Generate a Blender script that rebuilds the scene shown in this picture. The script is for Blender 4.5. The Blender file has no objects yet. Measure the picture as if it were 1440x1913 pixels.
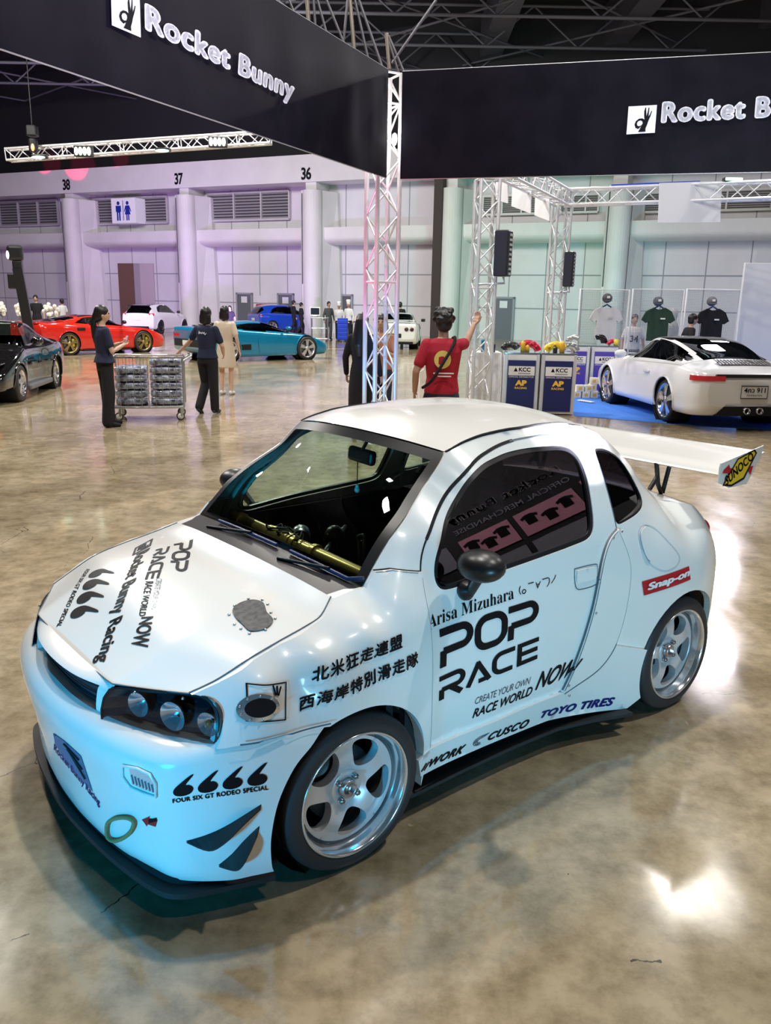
import bpy, bmesh, math, random
import numpy as np
from mathutils import Vector, Matrix
from mathutils.geometry import delaunay_2d_cdt
random.seed(7)
C = bpy.context.scene.collection
SC = bpy.context.scene
PI = math.pi

# ------------------------------------------------------------------ camera, world, lights, exposure
IW, IH = 1440, 1913
FPX, HORIZON, ROLL, EYE = 1550.0, 563.0, math.radians(1.05), 1.772
PITCH = math.atan((956.5-HORIZON)/FPX)
fwd = Vector((0, math.cos(PITCH), -math.sin(PITCH)))
up0 = Vector((0, math.sin(PITCH), math.cos(PITCH)))
rt0 = Vector((1, 0, 0))
rgt = rt0*math.cos(ROLL)+up0*math.sin(ROLL)
upv = -rt0*math.sin(ROLL)+up0*math.cos(ROLL)
EYEP = Vector((0, 0, EYE))
cam = bpy.data.cameras.new('camera'); camo = bpy.data.objects.new('camera', cam); C.objects.link(camo)
cam.sensor_fit = 'VERTICAL'; cam.sensor_height = 24.0; cam.lens = FPX/IH*24.0
cam.clip_start = 0.05; cam.clip_end = 400
camo.matrix_world = Matrix(((rgt.x, upv.x, -fwd.x, 0), (rgt.y, upv.y, -fwd.y, 0), (rgt.z, upv.z, -fwd.z, EYE), (0, 0, 0, 1)))
SC.camera = camo
SC.view_settings.view_transform = 'Standard'; SC.view_settings.look = 'None'
SC.view_settings.gamma = 1.0; SC.view_settings.exposure = 0.0
try: SC.view_settings.use_curve_mapping = False
except Exception: pass
SC.cycles.use_denoising = True
try: SC.cycles.denoiser = 'OPENIMAGEDENOISE'
except Exception: pass
SC.cycles.max_bounces = 7; SC.cycles.diffuse_bounces = 3; SC.cycles.glossy_bounces = 4
SC.cycles.transmission_bounces = 6; SC.cycles.transparent_max_bounces = 12
SC.cycles.caustics_reflective = False; SC.cycles.caustics_refractive = False
SC.cycles.sample_clamp_indirect = 6.0

world = bpy.data.worlds.new('hall_air'); SC.world = world; world.use_nodes = True
world.node_tree.nodes['Background'].inputs[0].default_value = (0.80, 0.77, 0.76, 1)
world.node_tree.nodes['Background'].inputs[1].default_value = 0.08

def area(name, loc, target, size, power, color=(1, 1, 1), sizey=None, spread=None):
    L = bpy.data.lights.new(name, 'AREA'); L.energy = power; L.color = color
    L.shape = 'RECTANGLE' if sizey else 'SQUARE'; L.size = size
    if sizey: L.size_y = sizey
    if spread: L.spread = spread
    o = bpy.data.objects.new(name, L); C.objects.link(o); o.location = loc
    d = Vector(target)-Vector(loc); o.rotation_euler = d.to_track_quat('-Z', 'Y').to_euler()
    return o
def spot(name, loc, target, power, color=(1, 1, 1), angle=60, blend=.6, radius=.15):
    L = bpy.data.lights.new(name, 'SPOT'); L.energy = power; L.color = color
    L.spot_size = math.radians(angle); L.spot_blend = blend; L.shadow_soft_size = radius
    o = bpy.data.objects.new(name, L); C.objects.link(o); o.location = loc
    d = Vector(target)-Vector(loc); o.rotation_euler = d.to_track_quat('-Z', 'Y').to_euler()
    return o
# white lamps of the hall ceiling
for k, (x, y, p) in enumerate([(-.6, 4.8, 560), (3.5, -2, 110), (5.5, 3.5, 520), (-4.5, 7, 420), (2.0, 8.5, 380), (-9, 14, 900), (-2, 17, 800), (6.8, 15.5, 130), (12, 14, 500), (-14, 24, 1500), (-5, 27, 1400), (5, 27, 650), (18, 24, 450)]):
    area('hall_lamp', (x, y, 10.5), (x, y, 0), .35 if y < 12 else (1.7 if (x, y) == (6.8, 15.5) else .8), p*(.84 if y < 10 else 1), (1., .955, .89))
# cyan wash lamp standing low in front of the car
spot('cyan_wash', (-2.2, -.8, .42), (-.62, 2.6, .43), 620, (.0, .50, .95), 27, .8, .2)
spot('cyan_wash', (1.9, -.8, .35), (.75, 3.1, .36), 420, (.22, .68, 1.), 42, .9, .2)
spot('board_fill', (3.0, 1.5, 4.2), (4.75, 2.8, 2.0), 450, (1., .92, .95), 80, .8, .1)  # added fill spot that brightens the merchandise board, no fixture modelled
# stage lamps far behind shining back over the floor
spot('stage_wash', (14.9, 35.4, 10), (1.0, 4, 0), 1300, (.92, .86, 1.), 34, .8, .7)
spot('stage_wash', (11.4, 26.6, 10), (1.0, 4, 0), 450, (.95, .90, 1.), 34, .8, .7)
spot('column_pink', (-2.0, 9.2, .4), (-.04, 10.6, 2.6), 420, (1., .1, .45), 40, .8, .1)
spot('column_blue', (-1.2, 9.0, .3), (-.04, 10.6, 1.2), 240, (.05, .35, 1.), 40, .8, .1)
# purple and teal wash on the hall wall
spot('purple_wash', (-14, 36, .6), (-16.5, 46, 4.5), 3400, (.5, .18, 1.), 110, 1.)
spot('purple_wash', (-7, 36, .6), (-8, 46, 5), 2000, (.55, .28, 1.), 110, 1.)
spot('teal_wash', (6, 30, .6), (5, 42, 3.0), 1300, (.02, 1., .8), 95, 1.)
spot('blue_wash', (12, 30, .6), (13, 40, 3.0), 700, (.25, .5, 1.), 100, 1.)
spot('wall_lamp', (-6, 30, 10.5), (-6, 46, 6), 4200, (1, .97, .97), 150, 1., 1.)
spot('wall_lamp', (8, 28, 10.5), (8, 42, 6), 750, (1, .97, .93), 150, 1., 1.)
spot('wall_lamp', (-18, 32, 10.5), (-18, 46, 6), 4200, (1, .95, 1.), 150, 1., 1.)
# red beams of the moving heads
for x, z, r_ in ((-20.6, 8.9, 3.0), (-18.4, 8.8, 4.2), (-15.8, 9.2, 2.6)):
    spot('red_beam', (x+2.5, 28.8, 6.0), (x, 49.5, z), 42000, (1., .0, .12), r_, .5, .05)
spot('banner_fill', (1.0, 3.0, 1.2), (-2.2, 8.0, 5.5), 2400, (.85, .82, 1.), 60, 1., .2)  # unseen fill spots added to brighten the print on both banners
spot('banner_fill', (2.5, 3.0, 1.0), (4.0, 9.8, 4.9), 1800, (.75, .85, 1.), 60, 1., .2)


# ------------------------------------------------------------------ image <-> place
def ray(px, py):
    return (fwd*FPX+rgt*(px-720)+upv*(956.5-py)).normalized()
def onz(px, py, z=0.0):                      # point of the sight line at height z
    r = ray(px, py); return EYEP+r*((z-EYE)/r.z)
def ondepth(px, py, Y):                      # point of the sight line at distance Y into the hall
    r = ray(px, py); return EYEP+r*(Y/r.y)
def onplane(px, py, p, n):
    r = ray(px, py); return EYEP+r*((Vector(p)-EYEP).dot(n)/r.dot(n))

# ------------------------------------------------------------------ materials
MATS = {}
def mat(name, col=(.8, .8, .8), rough=.5, metal=0., coat=0., emit=None, estr=1., alpha=1., spec=.5, trans=0.):
    if name in MATS: return MATS[name]
    m = bpy.data.materials.new(name); m.use_nodes = True
    b = m.node_tree.nodes['Principled BSDF']
    b.inputs['Base Color'].default_value = (*col, 1); b.inputs['Roughness'].default_value = rough
    b.inputs['Metallic'].default_value = metal; b.inputs['Coat Weight'].default_value = coat
    b.inputs['Coat Roughness'].default_value = .05
    b.inputs['Specular IOR Level'].default_value = spec
    if emit: b.inputs['Emission Color'].default_value = (*emit, 1); b.inputs['Emission Strength'].default_value = estr
    MATS[name] = m
    return m
def noise_mat(name, c1, c2, scale=8., rough=(.4, .5), bump=0., metal=0., detail=6., coat=0., coords='Object', stretch=(1, 1, 1)):
    m = mat(name, c1, rough[0], metal, coat); nt = m.node_tree; b = nt.nodes['Principled BSDF']
    tc = nt.nodes.new('ShaderNodeTexCoord'); mp = nt.nodes.new('ShaderNodeMapping'); mp.inputs['Scale'].default_value = stretch
    n = nt.nodes.new('ShaderNodeTexNoise'); n.inputs['Scale'].default_value = scale; n.inputs['Detail'].default_value = detail
    r = nt.nodes.new('ShaderNodeValToRGB'); r.color_ramp.elements[0].color = (*c1, 1); r.color_ramp.elements[1].color = (*c2, 1)
    r.color_ramp.elements[0].position = .35; r.color_ramp.elements[1].position = .65
    nt.links.new(tc.outputs[coords], mp.inputs[0]); nt.links.new(mp.outputs[0], n.inputs['Vector'])
    nt.links.new(n.outputs[0], r.inputs[0]); nt.links.new(r.outputs[0], b.inputs['Base Color'])
    mr = nt.nodes.new('ShaderNodeMapRange'); mr.inputs[3].default_value = rough[0]; mr.inputs[4].default_value = rough[1]
    nt.links.new(n.outputs[0], mr.inputs[0]); nt.links.new(mr.outputs[0], b.inputs['Roughness'])
    if bump:
        bp = nt.nodes.new('ShaderNodeBump'); bp.inputs['Strength'].default_value = bump; bp.inputs['Distance'].default_value = .01
        nt.links.new(n.outputs[0], bp.inputs['Height']); nt.links.new(bp.outputs[0], b.inputs['Normal'])
    return m
def glass_mat(name, tint, refl=1.0, rough=0.0):
    if name in MATS: return MATS[name]
    m = bpy.data.materials.new(name); m.use_nodes = True; nt = m.node_tree
    for n in list(nt.nodes): nt.nodes.remove(n)
    out = nt.nodes.new('ShaderNodeOutputMaterial'); mx = nt.nodes.new('ShaderNodeMixShader')
    t = nt.nodes.new('ShaderNodeBsdfTransparent'); t.inputs[0].default_value = (*tint, 1)
    g = nt.nodes.new('ShaderNodeBsdfGlossy'); g.inputs['Roughness'].default_value = rough
    ge = nt.nodes.new('ShaderNodeNewGeometry'); dt = nt.nodes.new('ShaderNodeVectorMath'); dt.operation = 'DOT_PRODUCT'
    nt.links.new(ge.outputs['Normal'], dt.inputs[0]); nt.links.new(ge.outputs['Incoming'], dt.inputs[1]); last = dt.outputs['Value']
    for op, val in (('ABSOLUTE', 0), ('SUBTRACT', 1), ('POWER', 5), ('MULTIPLY', .95*refl), ('ADD', .045*refl)):
        mu = nt.nodes.new('ShaderNodeMath'); mu.operation = op; mu.use_clamp = op == 'ADD'
        if op == 'SUBTRACT': mu.inputs[0].default_value = 1; nt.links.new(last, mu.inputs[1])
        else:
            nt.links.new(last, mu.inputs[0])
            if op != 'ABSOLUTE': mu.inputs[1].default_value = val
        last = mu.outputs[0]
    nt.links.new(last, mx.inputs[0])
    nt.links.new(t.outputs[0], mx.inputs[1]); nt.links.new(g.outputs[0], mx.inputs[2]); nt.links.new(mx.outputs[0], out.inputs[0])
    MATS[name] = m
    return m
WHITE = mat('white_paint', (.84, .84, .82), .22, coat=.6)
BLACKP = mat('satin_black', (.012, .012, .014), .35)
MATTE = mat('matte_black', (.015, .015, .017), .65)
VOID = mat('dark_cavity', (.006, .006, .007), .9)
RUBBER = mat('tyre_rubber', (.022, .022, .025), .55)
ALU = mat('polished_aluminium', (.90, .91, .93), .14, .85)
SILVER = mat('silver_paint', (.74, .74, .77), .3, .4, coat=.3)
STEEL = mat('brushed_steel', (.62, .64, .67), .28, 1.)
TRUSS = mat('truss_aluminium', (.86, .87, .90), .28, .45)
GOLD = mat('brass_bar', (.55, .40, .13), .3, .8)
INK = mat('black_vinyl', (.005, .005, .007), .5, spec=.15)
NAVY = mat('navy_vinyl', (.008, .015, .14), .5, spec=.2)
REDV = mat('red_vinyl', (.50, .01, .02), .45)
YELV = mat('yellow_vinyl', (.85, .58, .02), .45)
WHV = mat('white_vinyl', (.85, .85, .85), .45)

# ------------------------------------------------------------------ objects
def tag(o, label=None, cat=None, group=None, kind=None):
    if label: o['label'] = label
    if cat: o['category'] = cat
    if group: o['group'] = group
    if kind: o['kind'] = kind
    return o
def empty(name, loc=(0, 0, 0), rz=0., label=None, cat=None, group=None):
    o = bpy.data.objects.new(name, None); C.objects.link(o); o.location = loc; o.rotation_euler = (0, 0, rz)
    o.empty_display_size = .1
    return tag(o, label, cat, group)
def copy_tree(o, parent=None):
    c = o.copy(); C.objects.link(c)
    if parent: c.parent = parent
    for ch in list(o.children): copy_tree(ch, c)
    return c

class MB:
    """collects shapes and links them as one mesh object"""
    def __init__(s): s.v = []; s.f = []; s.sm = []
    def add(s, vs, fs, smooth=True):
        b = len(s.v); s.v += [tuple(v) for v in vs]; s.f += [tuple(b+i for i in f) for f in fs]; s.sm += [smooth]*len(fs); return s
    def box(s, c, d, rz=0., M=None):
        x, y, z = [q/2 for q in d]; vs = [Vector((a*x, b*y, e*z)) for a in (-1, 1) for b in (-1, 1) for e in (-1, 1)]
        R = Matrix.Rotation(rz, 3, 'Z') if M is None else M
        vs = [R @ v+Vector(c) for v in vs]
        return s.add(vs, [(0, 1, 3, 2), (4, 6, 7, 5), (0, 4, 5, 1), (2, 3, 7, 6), (0, 2, 6, 4), (1, 5, 7, 3)], False)
    def rbox(s, c, d, r=.01, rz=0., seg=2):
        bm = bmesh.new(); bmesh.ops.create_cube(bm, size=1.0)
        for v in bm.verts: v.co = Vector((v.co.x*d[0], v.co.y*d[1], v.co.z*d[2]))
        bmesh.ops.bevel(bm, geom=bm.edges[:], offset=min(r, min(d)*.49), segments=seg, affect='EDGES', profile=.5)
        R = Matrix.Rotation(rz, 3, 'Z'); bm.verts.index_update()
        s.add([R @ v.co+Vector(c) for v in bm.verts], [[v.index for v in f.verts] for f in bm.faces], False); bm.free(); return s
    def tube(s, pts, r, n=8, caps=True, closed=False):
        pts = [Vector(p) for p in pts]; m = len(pts); rs = r if hasattr(r, '__len__') else [r]*m
        vs = []; prev = None
        for i, p in enumerate(pts):
            if closed: t = (pts[(i+1) % m]-pts[i-1])
            else: t = pts[min(i+1, m-1)]-pts[max(i-1, 0)]
            t = t.normalized() if t.length > 1e-9 else Vector((0, 0, 1))
            if prev is None:
                a = Vector((0, 0, 1)) if abs(t.z) < .9 else Vector((1, 0, 0)); u = t.cross(a).normalized()
            else:
                u = prev-t*prev.dot(t); u = u.normalized() if u.length > 1e-6 else t.orthogonal().normalized()
            prev = u; w = t.cross(u)
            for k in range(n):
                a = 2*PI*k/n; vs.append(p+(u*math.cos(a)+w*math.sin(a))*rs[i])
        fs = []
        for i in range(m if closed else m-1):
            for k in range(n):
                j = (i+1) % m; fs.append((i*n+k, i*n+(k+1) % n, j*n+(k+1) % n, j*n+k))
        s.add(vs, fs)
        if caps and not closed:
            s.add(vs[:n], [tuple(range(n))[::-1]], False); s.add(vs[-n:], [tuple(range(n))], False)
        return s
    def bar(s, a, b, r, n=6): return s.tube([a, b], r, n)
    def beam(s, a, b, w, h, up=(0, 0, 1)):
        a = Vector(a); b = Vector(b); t = (b-a).normalized(); u = t.cross(Vector(up))
        u = u.normalized() if u.length > 1e-6 else t.orthogonal().normalized(); q = u.cross(t)
        vs = [p+u*(i*w/2)+q*(j*h/2) for p in (a, b) for i, j in ((-1, -1), (1, -1), (1, 1), (-1, 1))]
        return s.add(vs, [(0, 1, 2, 3)[::-1], (4, 5, 6, 7), (0, 1, 5, 4), (1, 2, 6, 5), (2, 3, 7, 6), (3, 0, 4, 7)], False)
    def lathe(s, prof, c=(0, 0, 0), axis='Z', n=24, M=None, closed=False):
        vs = []; m = len(prof)
        for k in range(n):
            a = 2*PI*k/n; ca, sa = math.cos(a), math.sin(a)
            for r, h in prof:
                p = {'Z': (r*ca, r*sa, h), 'Y': (r*ca, h, r*sa), 'X': (h, r*ca, r*sa)}[axis]
                p = Vector(p);  p = M @ p if M is not None else p
                vs.append(p+Vector(c))
        fs = []
        for k in range(n):
            for i in range(m if closed else m-1):
                j = (k+1) % n; i2 = (i+1) % m; fs.append((k*m+i, j*m+i, j*m+i2, k*m+i2))
        return s.add(vs, fs)
    def sphere(s, c, r, n=16, m=10, M=None):
        rr = r if hasattr(r, '__len__') else (r, r, r); vs = []; fs = []
        for i in range(m+1):
            a = PI*i/m
            for k in range(n):
                b = 2*PI*k/n; p = Vector((rr[0]*math.sin(a)*math.cos(b), rr[1]*math.sin(a)*math.sin(b), rr[2]*math.cos(a)))
                vs.append((M @ p if M is not None else p)+Vector(c))
        for i in range(m):
            for k in range(n): fs.append((i*n+k, (i+1)*n+k, (i+1)*n+(k+1) % n, i*n+(k+1) % n))
        return s.add(vs, fs)
    def prism(s, poly, o, u, v, n, t):
        """flat polygon (2D, axes u,v from o) thickened by t along n"""
        o = Vector(o); u = Vector(u); v = Vector(v); n = Vector(n); k = len(poly)
        a = [o+u*p[0]+v*p[1] for p in poly]; b = [p+n*t for p in a]
        vv, tt = tri2d(poly); s.add([o+u*p[0]+v*p[1]+n*t for p in vv], tt, False)
        s.add([o+u*p[0]+v*p[1] for p in vv], [x[::-1] for x in tt], False)
        return s.add(a+b, [(i, (i+1) % k, k+(i+1) % k, k+i) for i in range(k)], False)
    def grid(s, P, smooth=True, closed_u=False, flip=False):
        nu = len(P); nv = len(P[0]); vs = [p for row in P for p in row]; fs = []
        for i in range(nu if closed_u else nu-1):
            for j in range(nv-1):
                k = (i+1) % nu; f = (i*nv+j, k*nv+j, k*nv+j+1, i*nv+j+1); fs.append(f[::-1] if flip else f)
        return s.add(vs, fs, smooth)
    def mirror_y(s):
        r = MB(); r.v = [(v[0], -v[1], v[2]) for v in s.v]; r.f = [f[::-1] for f in s.f]; r.sm = list(s.sm); return r
    def build(s, name, material, parent=None, loc=None):
        me = bpy.data.meshes.new(name); me.from_pydata([tuple(v) for v in s.v], [], s.f); me.materials.append(material)
        me.polygons.foreach_set('use_smooth', s.sm); me.update()
        o = bpy.data.objects.new(name, me); C.objects.link(o)
        if parent: o.parent = parent
        if loc is not None: o.location = loc
        return o

# ------------------------------------------------------------------ flat outlines, text
def inside(poly, P):
    P = np.asarray(P, float); x, y = P[:, 0], P[:, 1]; q = np.asarray(poly, float); r = np.zeros(len(P), bool)
    for i in range(len(q)):
        x1, y1 = q[i]; x2, y2 = q[i-1]
        c = ((y1 > y) != (y2 > y)) & (x < (x2-x1)*(y-y1)/(y2-y1+1e-15)+x1); r ^= c
    return r
def dens(poly, step, closed=True):
    out = []; n = len(poly)
    for i in range(n if closed else n-1):
        a = np.array(poly[i], float); b = np.array(poly[(i+1) % n], float); k = max(1, int(math.ceil(np.linalg.norm(b-a)/step)))
        for j in range(k): out.append(tuple(a+(b-a)*j/k))
    if not closed: out.append(tuple(poly[-1]))
    return out
def smooth(poly, n=4, closed=True):
    q = [np.array(p, float) for p in poly]; m = len(q); out = []
    for i in range(m if closed else m-1):
        if closed: p0, p1, p2, p3 = q[i-1], q[i], q[(i+1) % m], q[(i+2) % m]
        else: p0, p1, p2, p3 = q[max(i-1, 0)], q[i], q[i+1], q[min(i+2, m-1)]
        for k in range(n):
            t = k/n; out.append(tuple(.5*((2*p1)+(-p0+p2)*t+(2*p0-5*p1+4*p2-p3)*t*t+(-p0+3*p1-3*p2+p3)*t**3)))
    if not closed: out.append(tuple(q[-1]))
    return out
def fair(poly, step=.02, it=12, closed=False, keep=()):
    q = np.array(dens(poly, step, closed)); n = len(q)
    for k in range(it):
        a = np.roll(q, 1, 0); b = np.roll(q, -1, 0); r = q*.5+(a+b)*.25
        if not closed: r[0] = q[0]; r[-1] = q[-1]
        q = r
    return [tuple(p) for p in q]
def tri2d(poly, holes=(), step=None):
    """triangles of a 2D outline with holes; with step also filled by a lattice"""
    polys = [list(poly)]+[list(h) for h in holes]
    if step: polys = [dens(p, step) for p in polys]
    V = []; E = []
    for p in polys:
        b = len(V); V += [tuple(map(float, q)) for q in p]; E += [(b+i, b+(i+1) % len(p)) for i in range(len(p))]
    if step:
        B = np.array(V); lo = B.min(0); hi = B.max(0); g = []
        ys = np.arange(lo[1]+step*.5, hi[1], step*.87)
        for k, y in enumerate(ys):
            for x in np.arange(lo[0]+step*(.5 if k % 2 else 0), hi[0], step): g.append((x, y))
        if g:
            G = np.array(g); m = inside(polys[0], G)
            for h in polys[1:]: m &= ~inside(h, G)
            G = G[m]
            if len(G):
                keep = np.ones(len(G), bool)
                for k in range(0, len(B), 400):
                    dd = ((G[:, None, :]-B[None, k:k+400, :])**2).sum(2).min(1); keep &= dd > (step*.45)**2
                V += [tuple(p) for p in G[keep]]
    r = delaunay_2d_cdt([Vector(p) for p in V], E, [], 0, 1e-7)
    vv = np.array([(v.x, v.y) for v in r[0]]); ff = [tuple(f) for f in r[2]]
    if not len(ff): return [], []
    cen = np.array([vv[list(f)].mean(0) for f in ff]); m = inside(polys[0], cen)
    for h in polys[1:]: m &= ~inside(h, cen)
    out = []
    for f, k in zip(ff, m):
        if k:
            a, b, c = vv[f[0]], vv[f[1]], vv[f[2]]
            if (b[0]-a[0])*(c[1]-a[1])-(b[1]-a[1])*(c[0]-a[0]) < 0: f = f[::-1]
            out.append(f)
    return [tuple(p) for p in vv], out
TEXTC = {}
def text2d(s, bold=0., shear=0., space=1., sub=.12):
    """letter outlines as triangles, scaled to a unit box"""
    key = (s, bold, shear, space, sub)
    if key in TEXTC: return TEXTC[key]
    cu = bpy.data.curves.new('lettering', 'FONT'); cu.body = s; cu.offset = bold; cu.shear = shear; cu.space_character = space
    cu.resolution_u = 4; cu.fill_mode = 'FRONT'
    o = bpy.data.objects.new('lettering', cu); C.objects.link(o)
    dg = bpy.context.evaluated_depsgraph_get(); me = o.evaluated_get(dg).to_mesh()
    bm = bmesh.new(); bm.from_mesh(me); bmesh.ops.triangulate(bm, faces=bm.faces[:])
    o.evaluated_get(dg).to_mesh_clear(); bpy.data.objects.remove(o); bpy.data.curves.remove(cu)
    if sub:
        for k in range(3):
            es = [e for e in bm.edges if e.calc_length() > sub*2]
            if not es: break
            bmesh.ops.subdivide_edges(bm, edges=es, cuts=1); bmesh.ops.triangulate(bm, faces=bm.faces[:])
    bm.verts.index_update(); v = np.array([(q.co.x, q.co.y) for q in bm.verts]); f = [[q.index for q in p.verts] for p in bm.faces]; bm.free()
    lo = v.min(0); hi = v.max(0); asp = (hi[0]-lo[0])/(hi[1]-lo[1])
    TEXTC[key] = ((v-lo)/(hi-lo), f, asp)
    return TEXTC[key]
def bold2d(t, d=.05, shear=0., space=1., sub=.12):
    """heavier letters: the outline laid down several times, each a little shifted"""
    v, f, asp = text2d(t, 0, shear, space, sub); L = asp; sh = [(0, 0), (d, 0), (-d, 0), (0, d*.8), (0, -d*.8), (d*.7, d*.55), (-d*.7, -d*.55), (d*.7, -d*.55), (-d*.7, d*.55)]
    return fit2d(*merge2d([([(a*L+x, b+y) for a, b in v], f) for x, y in sh]))
def stroke(pts, w, closed=False):
    """ribbon of width w along a 2D path"""
    q = [np.array(p, float) for p in pts]; m = len(q); L = []; R = []
    for i in range(m):
        a = q[i-1] if (i > 0 or closed) else None; b = q[(i+1) % m] if (i < m-1 or closed) else None
        ds = []
        if a is not None: ds.append((q[i]-a)/max(1e-9, np.linalg.norm(q[i]-a)))
        if b is not None: ds.append((b-q[i])/max(1e-9, np.linalg.norm(b-q[i])))
        t = sum(ds); t = t/max(1e-9, np.linalg.norm(t)); n = np.array([-t[1], t[0]])
        k = 1/max(.45, abs(n @ np.array([-ds[0][1], ds[0][0]])))
        L.append(q[i]+n*w/2*k); R.append(q[i]-n*w/2*k)
    v = L+R; f = []
    for i in range(m if closed else m-1):
        j = (i+1) % m; f += [(m+i, m+j, j), (m+i, j, i)]
    return [tuple(p) for p in v], f
def merge2d(parts):
    V = []; F = []
    for v, f in parts:
        b = len(V); V += [tuple(p) for p in v]; F += [tuple(b+i for i in t) for t in f]
    return V, F
def fit2d(v, f):
    v = np.array(v, float); lo = v.min(0); hi = v.max(0); return (v-lo)/(hi-lo), f, (hi[0]-lo[0])/(hi[1]-lo[1])
def flat_text(mb, s, o, u, v, n, off=.004, bold=0., shear=0., space=1., data=None):
    """lettering laid on a flat face: o lower left, u and v full width and height"""
    d = data or text2d(s, bold, shear, space, 0); o = Vector(o)+Vector(n)*off; u = Vector(u); v = Vector(v)
    mb.add([o+u*p[0]+v*p[1] for p in d[0]], d[1], False)
    return mb

def bil(q, s, t):
    a, b, c, d = [np.array(p, float) for p in q]            # bottom left, bottom right, top right, top left
    return (a*(1-s)+b*s)*(1-t)+(d*(1-s)+c*s)*t
# ------------------------------------------------------------------ the hall
def floor_mat():
    m = mat('polished_concrete', (.2, .17, .12), .15); nt = m.node_tree; b = nt.nodes['Principled BSDF']; L = nt.links.new
    tc = nt.nodes.new('ShaderNodeTexCoord')
    def noise(sc, det, rough=.6, stretch=(1, 1, 1)):
        mp = nt.nodes.new('ShaderNodeMapping'); mp.inputs['Scale'].default_value = stretch
        n = nt.nodes.new('ShaderNodeTexNoise'); n.inputs['Scale'].default_value = sc; n.inputs['Detail'].default_value = det; n.inputs['Roughness'].default_value = rough
        L(tc.outputs['Object'], mp.inputs[0]); L(mp.outputs[0], n.inputs['Vector']); return n
    n1 = noise(.9, 8); n2 = noise(7, 10, .7); n3 = noise(3, 6, .6, (1, .25, 1))
    r1 = nt.nodes.new('ShaderNodeValToRGB'); e = r1.color_ramp.elements
    e[0].position = .33; e[0].color = (.262, .208, .132, 1); e[1].position = .68; e[1].color = (.485, .405, .285, 1)
    r2 = nt.nodes.new('ShaderNodeValToRGB'); e = r2.color_ramp.elements
    e[0].position = .36; e[0].color = (.66, .63, .56, 1); e[1].position = .60; e[1].color = (1.12, 1.1, 1.05, 1)
    L(n1.outputs[0], r1.inputs[0]); L(n2.outputs[0], r2.inputs[0])
    mx = nt.nodes.new('ShaderNodeMix'); mx.data_type = 'RGBA'; mx.blend_type = 'MULTIPLY'; mx.inputs[0].default_value = 1
    L(r1.outputs[0], mx.inputs[6]); L(r2.outputs[0], mx.inputs[7])
    # fine cracks and scuffs of the slab
    v = nt.nodes.new('ShaderNodeTexVoronoi'); v.feature = 'DISTANCE_TO_EDGE'; v.inputs['Scale'].default_value = 2.2
    wn = noise(2.2, 6); ad = nt.nodes.new('ShaderNodeMix'); ad.data_type = 'VECTOR'; ad.inputs[0].default_value = .15
    L(tc.outputs['Object'], ad.inputs[4]); L(wn.outputs['Color'], ad.inputs[5]); L(ad.outputs[1], v.inputs['Vector'])
    cr_ = nt.nodes.new('ShaderNodeMath'); cr_.operation = 'LESS_THAN'; cr_.inputs[1].default_value = .0035; L(v.outputs['Distance'], cr_.inputs[0])
    gt_ = nt.nodes.new('ShaderNodeMath'); gt_.operation = 'GREATER_THAN'; gt_.inputs[1].default_value = .60; L(n3.outputs[0], gt_.inputs[0])
    ml = nt.nodes.new('ShaderNodeMath'); ml.operation = 'MULTIPLY'; L(cr_.outputs[0], ml.inputs[0]); L(gt_.outputs[0], ml.inputs[1])
    m2 = nt.nodes.new('ShaderNodeMix'); m2.data_type = 'RGBA'; m2.inputs[7].default_value = (.05, .04, .03, 1)
    L(ml.outputs[0], m2.inputs[0]); L(mx.outputs[2], m2.inputs[6]); L(m2.outputs[2], b.inputs['Base Color'])
    mr = nt.nodes.new('ShaderNodeMapRange'); mr.inputs[1].default_value = .3; mr.inputs[2].default_value = .7; mr.inputs[3].default_value = .06; mr.inputs[4].default_value = .19
    L(n3.outputs[0], mr.inputs[0]); L(mr.outputs[0], b.inputs['Roughness'])
    b.inputs['Specular IOR Level'].default_value = 1.0
    n4 = noise(1.4, 3); bp = nt.nodes.new('ShaderNodeBump'); bp.inputs['Strength'].default_value = .10; bp.inputs['Distance'].default_value = .012
    L(n4.outputs[0], bp.inputs['Height']); L(bp.outputs[0], b.inputs['Normal'])
    return m
fl = MB(); fl.add([(-60, -30, 0), (60, -30, 0), (60, 62, 0), (-60, 62, 0)], [(0, 1, 2, 3)], False)
tag(fl.build('floor', floor_mat()), kind='structure')

for k_, (a_, b_) in enumerate([((612, 652), (800, 648))]):
    p_, q_ = onz(*a_), onz(*b_); m_ = MB(); m_.beam(p_+Vector((0, 0, .002)), q_+Vector((0, 0, .002)), .10, .004)
    tag(m_.build('floor_tape', mat('tape_yellow', (.75, .66, .22), .6)), 'long yellow tape line stuck on the floor in front of the white two door coupe', 'tape')
# back wall frame: u to the right, n towards the hall
wa = onz(570, 622); wb = onz(1440, 654); wu = (wb-wa); wu.z = 0; wu.normalize(); wn_ = Vector((wu.y, -wu.x, 0))
if wn_.y > 0: wn_ = -wn_
def wl_uv(px, py, off=0.):
    p = onplane(px, py, wa+wn_*off, wn_); d = p-wa; return d.dot(wu), p.z
def wp_(u, z, off=0.): return wa+wu*u+wn_*off+Vector((0, 0, z))
def wbox(mb, u0, u1, z0, z1, o0, o1):
    vs_ = [wp_(u, z, o) for u in (u0, u1) for z in (z0, z1) for o in (o0, o1)]
    return mb.add(vs_, [(0, 1, 3, 2), (4, 6, 7, 5), (0, 4, 5, 1), (2, 3, 7, 6), (0, 2, 6, 4), (1, 5, 7, 3)], False)
PLASTER = noise_mat('wall_plaster', (.66, .65, .66), (.72, .71, .72), .6, (.6, .7), coords='Object')
CONC = noise_mat('column_concrete', (.70, .69, .67), (.76, .75, .73), .8, (.5, .65))
JOINT = mat('panel_joint', (.30, .31, .34), .7)
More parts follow.
